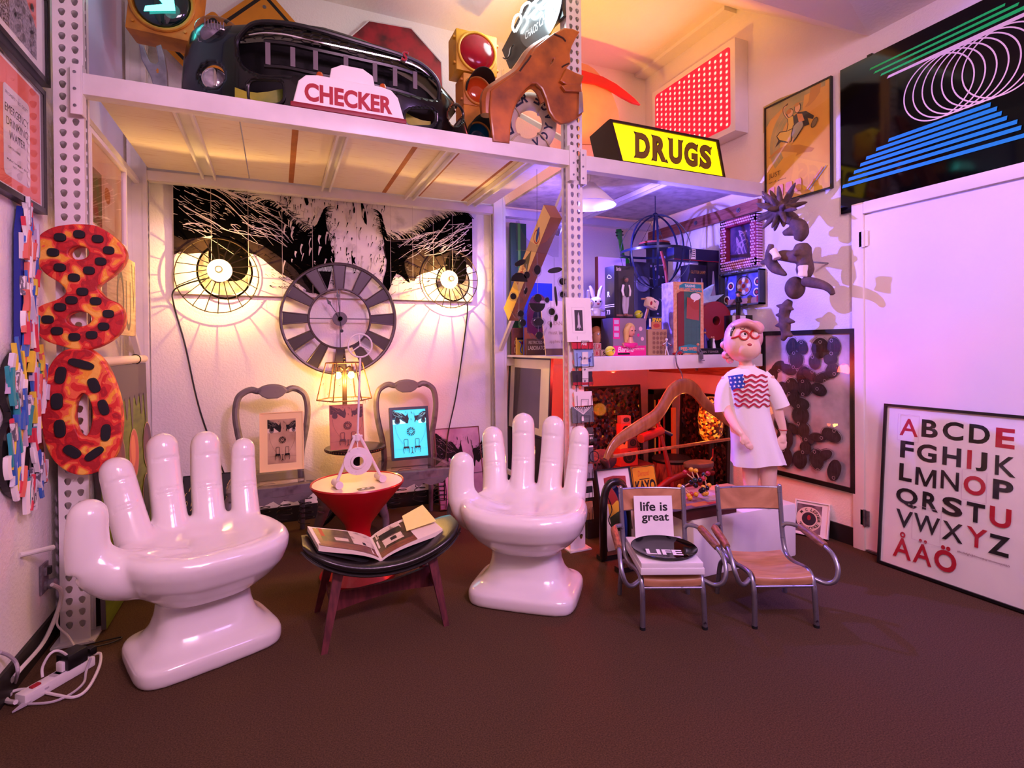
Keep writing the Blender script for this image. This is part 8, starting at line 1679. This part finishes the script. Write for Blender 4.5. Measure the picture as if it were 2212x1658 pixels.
r = thing('pinball_toy', 'old blue pinball toy in a dark box on the wall below the pearl frame', 'toy', M); b = MB(mat('grey_green_box', '3a3c38', .5))
for q in ((W/2, .006, W, .012), (W/2, H-.006, W, .012), (.006, H/2, .012, H), (W-.006, H/2, .012, H)): b.box((q[0], q[1], .03), (q[2], q[3], .06))
b.obj('case', None, r, 0); b = MB(mat('blue_target_print', '3a44a0', .4, col2='6a6cb8', vscale=20)); b.box((W/2, H/2, .01), (W-.02, H-.02, .01)); b.lay = 62; OT = mat('orange_target', 'c85a30', .5); b.ell(W*.52, H*.58, .075, .075, INK, 30); b.ell(W*.52, H*.58, .068, .068, mat('mauve_target', '9a8ab0', .5), 30)
for i in range(8): b.ell(W*.52+.045*cos(i*.785), H*.58+.045*sin(i*.785), .016, .016, OT if i % 2 else PAPER, 14)
b.ell(W*.52, H*.58, .016, .016, REDINK, 14)
for x, y in ((.2, .62), (.86, .66), (.84, .36), (.1, .22)): b.ell(W*x, H*y, .032, .032, PAPER, 20); b.ell(W*x, H*y, .022, .022, INK, 20); b.ell(W*x, H*y, .012, .012, REDINK, 14)
b.rect(W*.1, .014, W*.98, H*.22, mat('tan_target_strip', 'a87c5a', .5)); b.rect(W*.84, .02, W*.97, H*.26, REDINK); b.obj('target_panel', None, r, 0)
b = MB(STEEL); b.tube([(W*.5, H, .02), (W*.5, H+.015, .02)], .004, 6); b.tube([(W*.45, 0, .05), (W*.6, -.02, .05), (W*.7, -.02, .05), (W*.7, 0, .05)], .0025, 5); b.obj('wire', None, r)
# photo of a lifebuoy on the floor
BL, BR_ = at(1714, 1150, 'z', .003), at(1790, 1166, 'z', .003); TL = at(1712, 1076, 'x', (BL.x+.06)); M, W, H = plane_from(BL, BR_, TL); M = M @ TR(0, 0, 0)
def pnt(p, x0, y0, x1, y1):
    w_, h_ = x1-x0, y1-y0; p.rect(x0, y0, x1, y1, PAPER); p.rect(x0+w_*.02, y0+h_*.05, x1-w_*.2, y1-h_*.08, mat('mauve_photo', '4a3040', .4, col2='8a7078', vscale=18)); cx, cy, R = x0+w_*.42, y0+h_*.48, min(w_, h_)*.40; p.ringp(cx, cy, R*.55, R, mat('buoy_print', 'e4cdb4', .5), 40); p.ell(cx, cy, R*.55, R*.55, mat('dark_violet_photo', '241024', .4), 30); p.ell(cx, cy+R*.1, R*.14, R*.22, REDINK, 16)
    for word, a0, a1, fl in (('50th VOYAGE', 215, 330, -1), ('M C LERNER', 140, -5, 1)):
        for i, ch in enumerate(word):
            if ch == ' ': continue
            a = a0+(a1-a0)*i/(len(word)-1); s_ = R*.12; p.text(ch, -s_*.8, -s_, s_*.8, s_, INK, 0, .01, TR(cx, cy, 0) @ RZ(a) @ TR(R*.78, 0, 0) @ RZ(-90 if fl == 1 else 90))
framed('lifebuoy_photo', 'white framed photo of a lettered lifebuoy on the floor against the right wall', 'picture', M, W, H, .008, .03, WHITE, pnt, 0, PAPER)
# alphabet poster leaning on the door
BL, BR_ = at(1898, 1213, 'z', .004), at(2212, 1320, 'z', .004); dY = (BL-BR_); BL = V((3.115, BL.y, .004)); BR_ = V((3.125, 1.262, .004)); TL = V((3.188, 1.952, .895)); M, W, H = plane_from(BL, BR_, TL)
lt = dict(A=(303, 868, 375, 946), B=(388, 874, 452, 950), C=(470, 880, 552, 962), D=(573, 893, 655, 974), E=(677, 905, 752, 993), F=(305, 957, 358, 1028), G=(370, 968, 448, 1045), H=(470, 979, 543, 1062), I=(566, 992, 584, 1070), J=(600, 1000, 645, 1080), K=(675, 1015, 757, 1100), L=(302, 1045, 352, 1118), M=(365, 1060, 447, 1142), N=(464, 1068, 535, 1158), O=(553, 1090, 640, 1175), P=(667, 1108, 747, 1193), Q=(290, 1135, 375, 1220), R=(393, 1155, 455, 1235), S=(470, 1172, 550, 1257), T=(565, 1198, 637, 1278), U=(655, 1210, 740, 1303), V=(290, 1222, 357, 1302), W=(360, 1238, 462, 1330), X=(470, 1262, 552, 1362), Y=(565, 1290, 647, 1380), Z=(650, 1316, 735, 1413))
lt['\u00c5'] = (280, 1310, 352, 1416); lt['\u00c4'] = (358, 1340, 432, 1440); lt['\u00d6'] = (440, 1365, 528, 1468); LRED = mat('poster_red', 'b4142c', .5)
def pnt(p, x0, y0, x1, y1):
    p.rect(x0, y0, x1, y1, PAPER)
    for ch, (a, t, c, e) in lt.items():
        ym, xm = (t+e)/2, (a+c)/2; (xa, _), (xc, _), (_, yc) = pxM(M, cr([(a, ym), (c, ym), (xm, ym)], 1780, 420, 1.803)); h = .094
        if ch in '\u00c5\u00c4\u00d6': h = .130 if ch != '\u00c5' else .142
        yb = yc-h/2
        if ch == 'Q': yb -= .006; h += .006
        if ch == 'M':
            w_ = xc-xa; s_ = .016; p.p2([(xa, yb), (xa+s_, yb), (xa+s_, yb+h*.72), (xa+w_*.5-s_*.45, yb), (xa+w_*.5+s_*.45, yb), (xc-s_, yb+h*.72), (xc-s_, yb), (xc, yb), (xc, yb+h), (xc-s_*1.3, yb+h), (xa+w_*.5, yb+h*.25), (xa+s_*1.3, yb+h), (xa, yb+h)], INK); continue
        p.text(ch, xa, yb, xc, yb+h, LRED if ch in 'AEIOUY\u00c5\u00c4\u00d6' else INK, 0, .012 if ch in 'MWNKXAVY\u00c5\u00c4' else .03)
    (xa, ya), (xc, yc) = pxM(M, cr([(530, 1390), (735, 1445)], 1780, 420, 1.803)); p.text('abcdefghijklmnopqrstuvwxyz\u00e5\u00e4\u00f6', xa, (ya+yc)/2-.006, xc, (ya+yc)/2+.008, mat('small_print', '6a2a34', .5))
    for ch in 'AOW': a, t, c, e = lt[ch]; (xa, ya), (xc, yc) = pxM(M, cr([(a-6, e+8), (c+8, t-6)], 1780, 420, 1.803)); p.stroke([(xa, ya), (xc, ya)], .0015, .0015, mat('card_edge', 'd0bcc4', .5)); p.stroke([(xc, ya), (xc, yc)], .0015, .0015, MATS['card_edge']); p.stroke([(xc, yc), (xa, yc)], .0015, .0015, MATS['card_edge']); p.stroke([(xa, yc), (xa, ya)], .0015, .0015, MATS['card_edge'])
framed('alphabet_poster', 'black framed poster of black and red capital letters leaning on the white door', 'poster', M, W, H, .014, .03, BLACK, pnt, 0, PAPER)
# ================================================================ hanging clay creature at the right wall
CLAY = mat('dark_clay', '6b4f4a', .8, col2='4c3a3a', vscale=22, bump=.25, bscale=70); XD = 3.02; BONE = mat('white_clay', 'f0e4e2', .6)
K7 = 4.604; cz = at(1700, 600, 'x', XD); M = TR(*cz); r = thing('clay_creature', 'dark clay creature of stacked spiky pieces mounted on the right wall above the charcoal drawing', 'sculpture', M); I = M.inverted()
RDIR = V((cos(RAD(38)), -sin(RAD(38)), 0))
def D(x, y, o=0): return (I @ at(1600+x/K7, 380+y/K7, 'x', XD-o))
ku = 1/(K7*pxm(cz))
def clay(nm, fn, m=CLAY, vox=.0055, it=5):
    b = MB(m); fn(b); o = b.obj(nm, None, r); remesh(o, vox, it); return o
def head_(b):
    c = D(400, 330); b.sph(c, 82*ku, None, 20, 14); b.tube([c, D(470, 440), D(520, 450)], [60*ku, 45*ku, 42*ku], 12)
    for x, y, o in ((545, 65, .03), (375, 95, .0), (290, 140, -.04), (210, 150, .02), (210, 200, -.05), (150, 270, .0), (165, 295, .06), (160, 410, -.03), (155, 455, .03), (215, 525, .0), (310, 520, .09), (335, 550, -.03), (430, 510, .02), (445, 460, .13), (580, 410, -.02), (560, 330, .10), (665, 258, .0), (590, 210, -.05), (260, 330, .13), (430, 285, .16), (300, 200, .12), (530, 140, -.06)):
        t = D(x, y, o); p0 = c+(t-c).normalized()*60*ku; L = t-p0; b.tube([p0, p0+L*.5, p0+L*.85, t], [30*ku, 27*ku, 17*ku, 6*ku], 10)
clay('spiky_head', head_, CLAY, .0045, 3)
clay('neck_piece', lambda b: (b.tube(catmull([D(520, 455), D(585, 500), D(600, 570), D(570, 640)], 4), [50*ku, 72*ku, 70*ku, 40*ku], 14), b.tube([D(560, 540), D(470, 555, .02), D(428, 572, .02)], [55*ku, 42*ku, 26*ku], 12)))
clay('torso_piece', lambda b: (b.tube(catmull([D(610, 670), D(612, 730), D(635, 830), D(640, 930), D(630, 1000)], 4), [50*ku, 84*ku, 68*ku, 82*ku, 60*ku], 16), b.tube(catmull([D(600, 800, .02), D(500, 800, .03), D(420, 790, .03), D(350, 800, .03)], 4), [75*ku, 60*ku, 55*ku, 40*ku], 14), b.tube([D(600, 760, .02), D(540, 770, .08), D(525, 778, .09)], [40*ku, 25*ku, 12*ku], 10)))
clay('claw_piece', lambda b: (b.tube(catmull([D(305, 675, .04), D(290, 760, .04), D(300, 850, .04), D(350, 920, .04), D(455, 985, .04)], 5), [26*ku, 42*ku, 60*ku, 55*ku, 14*ku], 14), b.tube([D(290, 850, .04), D(240, 855, .05), D(205, 862, .05)], [45*ku, 30*ku, 22*ku], 10)))
clay('haunch_piece', lambda b: b.sph(D(540, 1112, .01), 100*ku, None, 24, 16, (.95, .9, 1.12)))
clay('hook_piece', lambda b: b.tube(catmull([D(630, 1045), D(740, 1065), D(830, 1090), D(890, 1130), D(918, 1180)], 5), [52*ku, 50*ku, 40*ku, 32*ku, 22*ku], 14))
def tail_(b):
    b.tube(catmull([D(490, 1235), D(450, 1310), D(430, 1400), D(440, 1490), D(445, 1560), D(415, 1635)], 5), [30*ku, 58*ku, 50*ku, 55*ku, 42*ku, 20*ku], 14)
    for x0, y0, x, y in ((430, 1300, 352, 1288), (470, 1310, 530, 1328), (410, 1385, 345, 1380), (470, 1440, 545, 1450), (410, 1480, 340, 1490), (470, 1570, 520, 1588)): b.tube([D(x0, y0), D((x0+x)/2, (y0+y)/2), D(x, y)], [36*ku, 24*ku, 7*ku], 10)
clay('tail_piece', tail_)
clay('white_bone', lambda b: b.tube(catmull([D(320, 735, .10), D(345, 775, .10), D(362, 822, .10)], 5), [42*ku, 32*ku, 44*ku], 14), BONE)
clay('white_bone', lambda b: b.tube(catmull([D(618, 890, .12), D(618, 950, .12), D(610, 1000, .12)], 5), [48*ku, 38*ku, 48*ku], 14), BONE)
b = MB(STEEL)
p = D(640, 850); b.cyl(p, V((XR-cz.x-.001, p.y, p.z)), .006, 8)
b.obj('wall_peg', None, r)
# ================================================================ left wall
def wallE(tr, br, x0px, name, lab, paint, fw, back=None):
    xw = XL+.035; a, c = at(*tr, 'x', xw), at(*br, 'x', xw); y1 = (a.y+c.y)/2; y0 = at(x0px, 400, 'x', xw).y; H = a.z-c.z; M = FACE_E((XL+.002, y0, c.z)); W = y1-y0
    return framed(name, lab, 'picture', M, W, H, fw, .034, BLACK, lambda p, *q: paint(p, M, *q), 0, PAPER)
PKR2 = mat('coral_print', 'e8705c', .5); ORG = mat('orange_print', 'e89a5a', .5, col2='e8705c', vscale=5)
def p_water(p, M, x0, y0, x1, y1):
    w_, h_ = x1-x0, y1-y0; p.rect(x0+.012, y0+.012, x1-.012, y1-.012, PKR2); p.rect(x0+.02, y0+.02, x0+w_*.3, y1-.1, ORG)
    a, c, e, g = x0+w_*.40, x1-w_*.20, y0+h_*.10, y1-h_*.20; p.shape if False else p.p2(rrect(a, e, c, g, .02), mat('pale_can_print', 'dcd2d4', .5)); mx = c-a
    for t, v0, v1, u0, u1 in (('PROPERTY U.S. GOVT', .89, .925, .08, .92), ('EMERGENCY', .70, .79, .06, .94), ('DRINKING', .56, .65, .1, .9), ('WATER', .42, .51, .2, .8), ('OPEN HERE', .31, .335, .15, .6), ('PACKED BY', .17, .19, .1, .9), ('NET CONT', .12, .14, .3, .7)): p.text(t, a+mx*u0, e+(g-e)*v0, a+mx*u1, e+(g-e)*v1, INK, 0, 0)
    for i in range(7): p.ell(c-.02, e+(g-e)*(.05+.1*i), .012, .01, PAPER, 14)  # pale ovals paint the rack post holes mirrored in the glass
wallE((103, 203), (98, 462), -60, 'text_poster', 'framed coral poster reading EMERGENCY DRINKING WATER on the left wall', p_water, .022)
def p_upper(p, M, x0, y0, x1, y1):
    w_, h_ = x1-x0, y1-y0; a, c, e, g = x0+w_*.30, x1-w_*.14, y0+h_*.12, y1-h_*.04; p.rect(a, e, c, g, mat('grey_speckle_print', 'a8a0a8', .5, col2='3a363c', vscale=90)); p.p2([(a+(c-a)*.35, g), (c, g), (c, g-(g-e)*.55), (a+(c-a)*.7, g-(g-e)*.3)], PKR2); p.rect(a, e, a+(c-a)*.25, g, mat('black_speckle', '2a2628', .5, col2='c8c0c4', vscale=120, thr=(.4, .55)))
    for i in range(3):
        for j in range(5): p.ell(a+(c-a)*(.42+.22*i), e+(g-e)*(.1+.19*j), .014, .016, INK if (i+j) % 2 else mat('dim_grey', '8a848c', .5), 12)
wallE((109, 2), (107, 188), -60, 'dotted_print', 'framed grey and coral dotted print high on the left wall', p_upper, .022)
# foam strip reliefs
FST = [mat('foam_'+c, c, .6) for c in ('d8d4dc', '3a6ac0', 'd83a50', 'e8d040', '2a9aa0', 'e07060', 'c8b8d0', 'f0ece8', 'f0ece8')]; STP2 = mat('striped_foam', 'e6e0e2', .6, col2='6a6470', vscale=160, thr=(.45, .5), stretch=(1, .1, .3))
def relief(lab, outer, holes, n, seed, x=XL+.03, edge=None):
    M = FACE_E((x-.012, 2.3, 1.0)); f = lambda P: px2(M, 'x', x, P); O = f(outer); Hs = [f(h) for h in holes]; r = thing('foam_relief', lab, 'wall relief', M)
    b = MB(edge or BLACK); b.shape([O]+Hs, .02); b.obj('backing', None, r, 0); rn = random.Random(seed); xs = [p[0] for p in O]; ys = [p[1] for p in O]; b = MB(); k = 0; tries = 0
    while k < n and tries < 6000:
        tries += 1; cx, cy = rn.uniform(min(xs), max(xs)), rn.uniform(min(ys), max(ys))
        if not inpoly(cx, cy, O) or any(inpoly(cx, cy, h) for h in Hs): continue
        k += 1; L = rn.uniform(.06, .14); a = rn.uniform(-18, 18)+90; w_ = rn.uniform(.010, .024); b.use(rn.choice(FST+[STP2])); h = rn.uniform(.008, .016); z = .014+rn.uniform(0, .012); T = TR(cx, cy, z) @ RZ(a) @ RX(rn.uniform(-10, 10))
        c_ = rn.uniform(-.008, .008); P = [V((-L/2+L*i/5, c_*(1-(i/2.5-1)**2), 0)) for i in range(6)]; b.loft([[q+V((0, -w_/2, -h/2)), q+V((0, w_/2, -h/2)), q+V((0, w_/2, h/2)), q+V((0, -w_/2, h/2))] for q in P], T)
    o = b.obj('foam_strips', None, r, .4); o['kind'] = 'stuff'; return r
el = lambda cx, cy, rx, ry, n=24: [(cx+rx*cos(2*pi*i/n), cy+ry*sin(2*pi*i/n)) for i in range(n)]
relief('figure eight relief of coloured foam strips on a black board low on the left wall', [(p.x, p.y) for p in catmull([(x, y, 0) for x, y in ((45, 758), (75, 765), (92, 800), (94, 850), (80, 895), (94, 950), (97, 1010), (84, 1060), (55, 1076), (25, 1062), (8, 1010), (8, 950), (26, 900), (14, 860), (14, 810), (28, 770))], 4, True)], [el(54, 835, 11, 40), el(54, 985, 12, 50)], 120, 7)
relief('narrow relief of pale foam strips on a board edged with painted blue light on the left wall', [(52, 445), (66, 450), (75, 500), (76, 745), (46, 745), (46, 500)], [], 60, 9, XL+.035, mat('blue_lit_board', '1a2a8a', .4))  # backing coloured blue to paint in the blue light on its side
# red painted figures 8 and 0
FIRE = mat('fiery_paint', 'c81e1c', .55, bump=.35, bscale=35)
def _fire():
    nt = FIRE.node_tree; N = nt.nodes.new; L = nt.links.new; b = nt.nodes['Principled BSDF']; tc = N('ShaderNodeTexCoord'); n1 = N('ShaderNodeTexNoise'); n1.inputs['Scale'].default_value = 15; n1.inputs['Detail'].default_value = 1.5; n1.inputs['Distortion'].default_value = .5; L(tc.outputs['Object'], n1.inputs['Vector']); rp = N('ShaderNodeValToRGB'); L(n1.outputs[0], rp.inputs[0]); rp.color_ramp.interpolation = 'CONSTANT'; e = rp.color_ramp.elements
    for p_, c in ((.40, 'a8121a'), (.50, 'd42a20'), (.56, 'e8663a'), (.61, 'f0a02a')): e.new(p_).color = lin(c)
    e[0].color = lin('c01a1c'); e[-1].color = lin('f4b84a'); e[-1].position = .66; L(rp.outputs[0], b.inputs['Base Color'])
_fire()
YN = 2.765; K6 = 875/380; CD = mat('black_velvet', '0a0810', .7)
def number(lab, outer, holes, dots, ch):
    M = FACE_S((-.80, YN+.03, 1.2)); f = lambda P: px2(M, 'y', YN, cr(P, 0, 380, K6)); r = thing('painted_number', lab, 'number', M); O = [(p.x, p.y) for p in catmull([(x, y, 0) for x, y in f(outer)], 4, True)]; b = MB(FIRE); b.shape([O]+[f(h) for h in holes], .045, TR(0, 0, 0), .006); b.obj('figure', None, r, .7)
    k = 1/pxm(at(170, 700, 'y', YN))/K6
    for (x, y, rx, ry, a) in dots: (cx, cy), = f([(x, y)]); b = MB(CD); b.shape([[(rx*k*math.copysign(abs(cos(t))**.7, cos(t)), ry*k*math.copysign(abs(sin(t))**.7, sin(t))) for t in [2*pi*i/18 for i in range(18)]]], .012, TR(cx, cy, .030) @ RZ(a), .002); b.obj('black_spot', None, r, .7)
    b = MB(STEEL); b.tube([(0, f([(390, 300 if ch == '8' else 900)])[0][1], -.02), (0, f([(390, 300 if ch == '8' else 900)])[0][1], -.11)], .004, 6); b.obj('hook', None, r)
number('red and orange painted figure eight with round black spots hung on the left rack post', [(400, 245), (480, 255), (565, 308), (614, 375), (605, 430), (560, 480), (490, 530), (475, 560), (515, 608), (580, 640), (608, 690), (600, 750), (560, 800), (480, 845), (400, 858), (310, 840), (225, 810), (180, 760), (170, 690), (205, 650), (280, 622), (330, 588), (328, 555), (295, 522), (230, 480), (195, 430), (182, 360), (200, 300), (260, 262), (330, 248)], [el(390, 380, 60, 42), el(392, 710, 72, 45)], [(x, y, 21, 18, 0) for x, y in ((300, 305), (395, 290), (487, 313), (542, 370), (502, 425), (444, 470), (369, 505), (299, 455), (265, 380), (411, 575), (357, 617), (477, 622), (300, 652), (238, 713), (285, 770), (371, 800), (457, 790), (516, 748), (540, 685))], '8')
number('red and orange painted figure zero with black dashes below the painted eight', [(370, 862), (440, 870), (505, 925), (558, 1030), (590, 1150), (592, 1270), (570, 1380), (510, 1450), (430, 1480), (350, 1470), (280, 1420), (240, 1350), (215, 1250), (210, 1130), (225, 1020), (260, 935), (310, 880)], [el(412, 1190, 55, 118)], [(405, 935, 52, 18, -20), (302, 990, 40, 19, 82), (468, 1040, 36, 20, -72), (284, 1120, 38, 21, 90), (516, 1150, 38, 18, -76), (299, 1255, 42, 20, -86), (527, 1275, 40, 18, 86), (360, 1370, 38, 21, -42), (470, 1380, 42, 18, 38)], '0')
# pictures leaning inside the left upright
XP = -.745; q = at(198, 492, 'x', XP), at(276, 541, 'x', XP), at(201, 280, 'x', XP); M = FACE_E((XP-.035, q[0].y, (q[0].z+q[1].z)/2)); W = q[1].y-q[0].y; H = q[2].z-q[0].z
framed('white_framed_picture', 'deep white framed picture with abstract colours hung inside the left upright', 'picture', M, W, H, .022, .035, WHITE, lambda p, x0, y0, x1, y1: (p.rect(x0, y0, x1, y1, mat('cream_abstract', 'e0c8a0', .5, col2='d8a878', vscale=5)), p.rect(x0+.05, y0+H*.05, x0+W*.35, y0+H*.62, mat('red_abstract', 'a03028', .5, col2='6a7a3a', vscale=7)), p.rect(x0+W*.42, y0+H*.1, x0+W*.7, y0+H*.6, mat('peach_abstract', 'e8b890', .5, col2='f0dcb0', vscale=6)), p.ell(x0+W*.5, y0+H*.45, .05, .04, mat('amber_blot', 'c8803a', .5))), inset=.015)
q = at(248, 560, 'x', XP), at(296, 726, 'x', XP); M = FACE_E((XP-.015, q[0].y-.12, q[1].z)); b = MB(mat('pale_plywood_panel', 'cfb488', .6, col2='b0946a', vscale=3, stretch=(2, 20, 2))); W, H = q[1].y-q[0].y+.12, at(262, 548, 'x', XP).z-q[1].z; b.box((W/2, H/2, 0), (W, H, .02)); b.lay = 42; GL2 = mat('grey_letter_paint', '6a5c52', .6); b.text('U', W*.62, H*.06, W*.8, H*.7, GL2, 0, .0); b.text('V', W*.84, H*.3, W*.99, H*.95, GL2); b.text('O', W*.3, H*.1, W*.55, H*.8, GL2)
solo(b, 'plywood_sheet', 'pale plywood panel with grey letters fixed inside the left upright', 'panel', M, smooth=0)
XG = -.70; yA, yB = at(224, 900, 'x', XG).y, at(325, 850, 'x', XG).y; zt_ = at(300, 790, 'x', XG).z; M = axes((XG, yA, .012), (0, 1, 0), V((-.02, 0, 1)).normalized(), V((1, 0, .02)).normalized()); W, H = yB-yA, zt_
r = thing('green_painting', 'large green painting with glossy ovals leaning inside the left upright', 'painting', M); b = MB(mat('grey_canvas_edge', '5a5052', .6)); b.box((W/2, H/2, -.009), (W, H, .018)); b.lay = 1
b.rect(0, 0, W, H, mat('leaf_green_paint', '7a8c1e', .5, col2='5a6a18', vscale=4, stretch=(1, 5, 1))); gp_ = mat('slate_drip_paint', '5c5256', .5); b.rect(0, H*.84, W, H, gp_)
for i in range(9): b.p2([(W*(.02+.11*i), H*.85), (W*(.10+.11*i), H*.85), (W*(.07+.11*i), H*(.80-.05*((i*7) % 3))), (W*(.05+.11*i), H*(.80-.05*((i*7) % 3)))], gp_)
mg = lambda x, y: pxM(M, cr([(x, y)], 0, 380, K6))[0]
for (x, y, cc, lc) in ((665, 1380, 'c8562a', 'e8884a'), (730, 1335, '4a1a22', '6a2a30'), (728, 1590, '2a2e1c', '4a4c30'), (590, 1420, '6a2420', '8a3428')):
    cx, cy = mg(x, y); b.ell(cx, cy, .105, .135, mat('oval_rim', 'c8a870', .5), 32); b.ell(cx, cy, .098, .128, mat('oval_'+cc, cc, .35), 32); b.ell(cx-.02, cy+.02, .05, .085, mat('oval_'+lc, lc, .35), 28)
b.obj('canvas', None, r, 0)
p0_ = at(222, 787, 'x', XG-.03); b = MB(mat('ivory_tube', 'efe0c0', .5)); b.cyl((XG-.028, yA+.05, zt_+.036), (XG-.028, yB-.02, zt_+.036), .022, 20); b.use(BLACK); b.tube([(XG-.028+.026*cos(t), yA+.72, zt_+.036+.026*sin(t)) for t in [2*pi*i/20 for i in range(20)]], .003, 6, None, True); solo(b, 'paper_tube', 'ivory rolled tube lying on top of the green painting', 'tube')
b = MB(RACKM); b.cyl((XL, 2.60, at(90, 1160, 'x', XL).z), (XL+.075, 2.69, at(135, 1152, 'x', XL+.05).z), .010, 10); solo(b, 'wall_peg', 'white painted peg sticking out of the left wall beside the post', 'peg')
# outlet, plug, power strip and cords
po = at(92, 1248, 'x', XL); r = thing('wall_outlet', 'old wall outlet with a grey plug low on the left wall', 'outlet', FACE_E((XL+.001, po.y, po.z))); b = MB(mat('painted_over_outlet', '8a8088', .5, var=.4, vscale=60)); b.box((0, 0, .004), (.075, .12, .008), bev=.002)
for y in (.028, -.028): b.box((0, y, .012), (.034, .034, .012), bev=.003)
b.obj('cover_plate', None, r); b = MB(mat('grey_plug', '7a767e', .4)); b.lathe([(.018, .012), (.022, .02), (.02, .034), (.012, .04)], 14, TR(0, -.028, .006)); b.obj('plug', None, r); b = MB(BLACK); b.box((0, .03, .022), (.022, .03, .012)); b.obj('adapter', None, r)
e0, e1 = at(42, 1512, 'z', .02), at(196, 1424, 'z', .02); d = (e1-e0); L = d.length; d.normalize(); M = axes(V((e0.x, e0.y, .0)), d, V((-d.y, d.x, 0)), (0, 0, 1)); r = thing('power_strip', 'white power strip with plugs on the carpet at the foot of the left post', 'power strip', M); WP = mat('white_plastic', 'e6e0dc', .4); b = MB(WP); b.box((L/2, 0, .02), (L, .05, .038), bev=.006); b.obj('body', None, r); b = MB(REDINK); b.box((.05, 0, .041), (.03, .018, .008), bev=.002); b.obj('switch', None, r)
for i in range(6): b = MB(mat('socket_grey', 'b8b0b0', .5)); b.box((.12+i*(L-.16)/6, 0, .0395), (.028, .03, .002)); b.obj('socket', None, r)
for x, m, s_ in ((.145, WP, (.03, .03, .035)), (.20, BLACK, (.03, .03, .04)), (.25, BLACK, (.028, .03, .03))): b = MB(m); b.box((x, 0, .0405+s_[2]/2), s_, bev=.004); b.obj('plug', None, r)
M2 = M @ TR(L-.07, 0, .0412); b = MB(BLACK); b.box((0, 0, .028), (.075, .06, .056), bev=.005); solo(b, 'power_adapter', 'square black power adapter plugged into the end of the white power strip', 'adapter', M2)
G = lambda x, y, z=.008: at(x, y, 'z', z)
WC = mat('white_cord', 'e0d8d4', .45); GC = mat('greyish_cord', 'b8aeb4', .45)
def cord(lab, pts, m=WC, r_=.005): cable('extension_cable', lab, pts, m, r_, 'cord', 7)
cord('thick white cord from the wall outlet down to the power strip', [at(112, 1262, 'x', XL+.045), at(131, 1275, 'x', XL+.06), at(128, 1310, 'x', XL+.05), at(95, 1385, 'x', XL+.03), at(40, 1450, 'x', XL+.03), G(12, 1490), G(14, 1512), G(34, 1516, .02)], WC, .008)
cord('white cord looping to the right of the power strip on the carpet', [G(205, 1412, .03), G(217, 1412), G(214, 1440), G(190, 1486), G(160, 1505), G(120, 1500), G(60, 1488), G(24, 1494), G(14, 1506)], WC, .0055)
cord('white cord curving under the black adapter toward the strip end', [G(196, 1420, .05), G(186, 1450), G(180, 1475), G(150, 1500), G(110, 1516), G(62, 1520)], GC, .0045)
cord('white cord arching over the power strip plugs', [G(92, 1462, .06), G(92, 1440, .09), G(108, 1412, .13), G(126, 1405, .13), G(146, 1416, .09), G(150, 1430, .055)], WC, .0045)
cord('thin white cord dropping along the left post to the strip', [at(126, 1325, 'y', 2.80), at(124, 1350, 'y', 2.79), at(146, 1372, 'y', 2.76), G(163, 1398, .07), G(168, 1404, .09)], WC, .004)
cord('thin black cord looping right of the post foot', [G(130, 1410), G(180, 1394), G(230, 1382), G(258, 1376), G(262, 1378), G(240, 1388), G(200, 1398, .02), G(190, 1402, .03)], CABLE, .003)
cord('grey frayed cord hanging at the left edge of the photo', [at(0, 1408, 'x', XL+.02), at(18, 1415, 'x', XL+.03), at(34, 1430, 'x', XL+.04), at(38, 1452, 'x', XL+.05), G(30, 1480), G(22, 1500)], GC, .006)
b = MB(GC); b.loft([[q, q+V((.03, .03, 0)), q+V((.03, .03, .006)), q+V((0, 0, .006))] for q in (G(26, 1540, .006), G(46, 1522, .006), G(76, 1500, .02))]); solo(b, 'cable_tie', 'flat pale strap end lying before the power strip', 'strap')
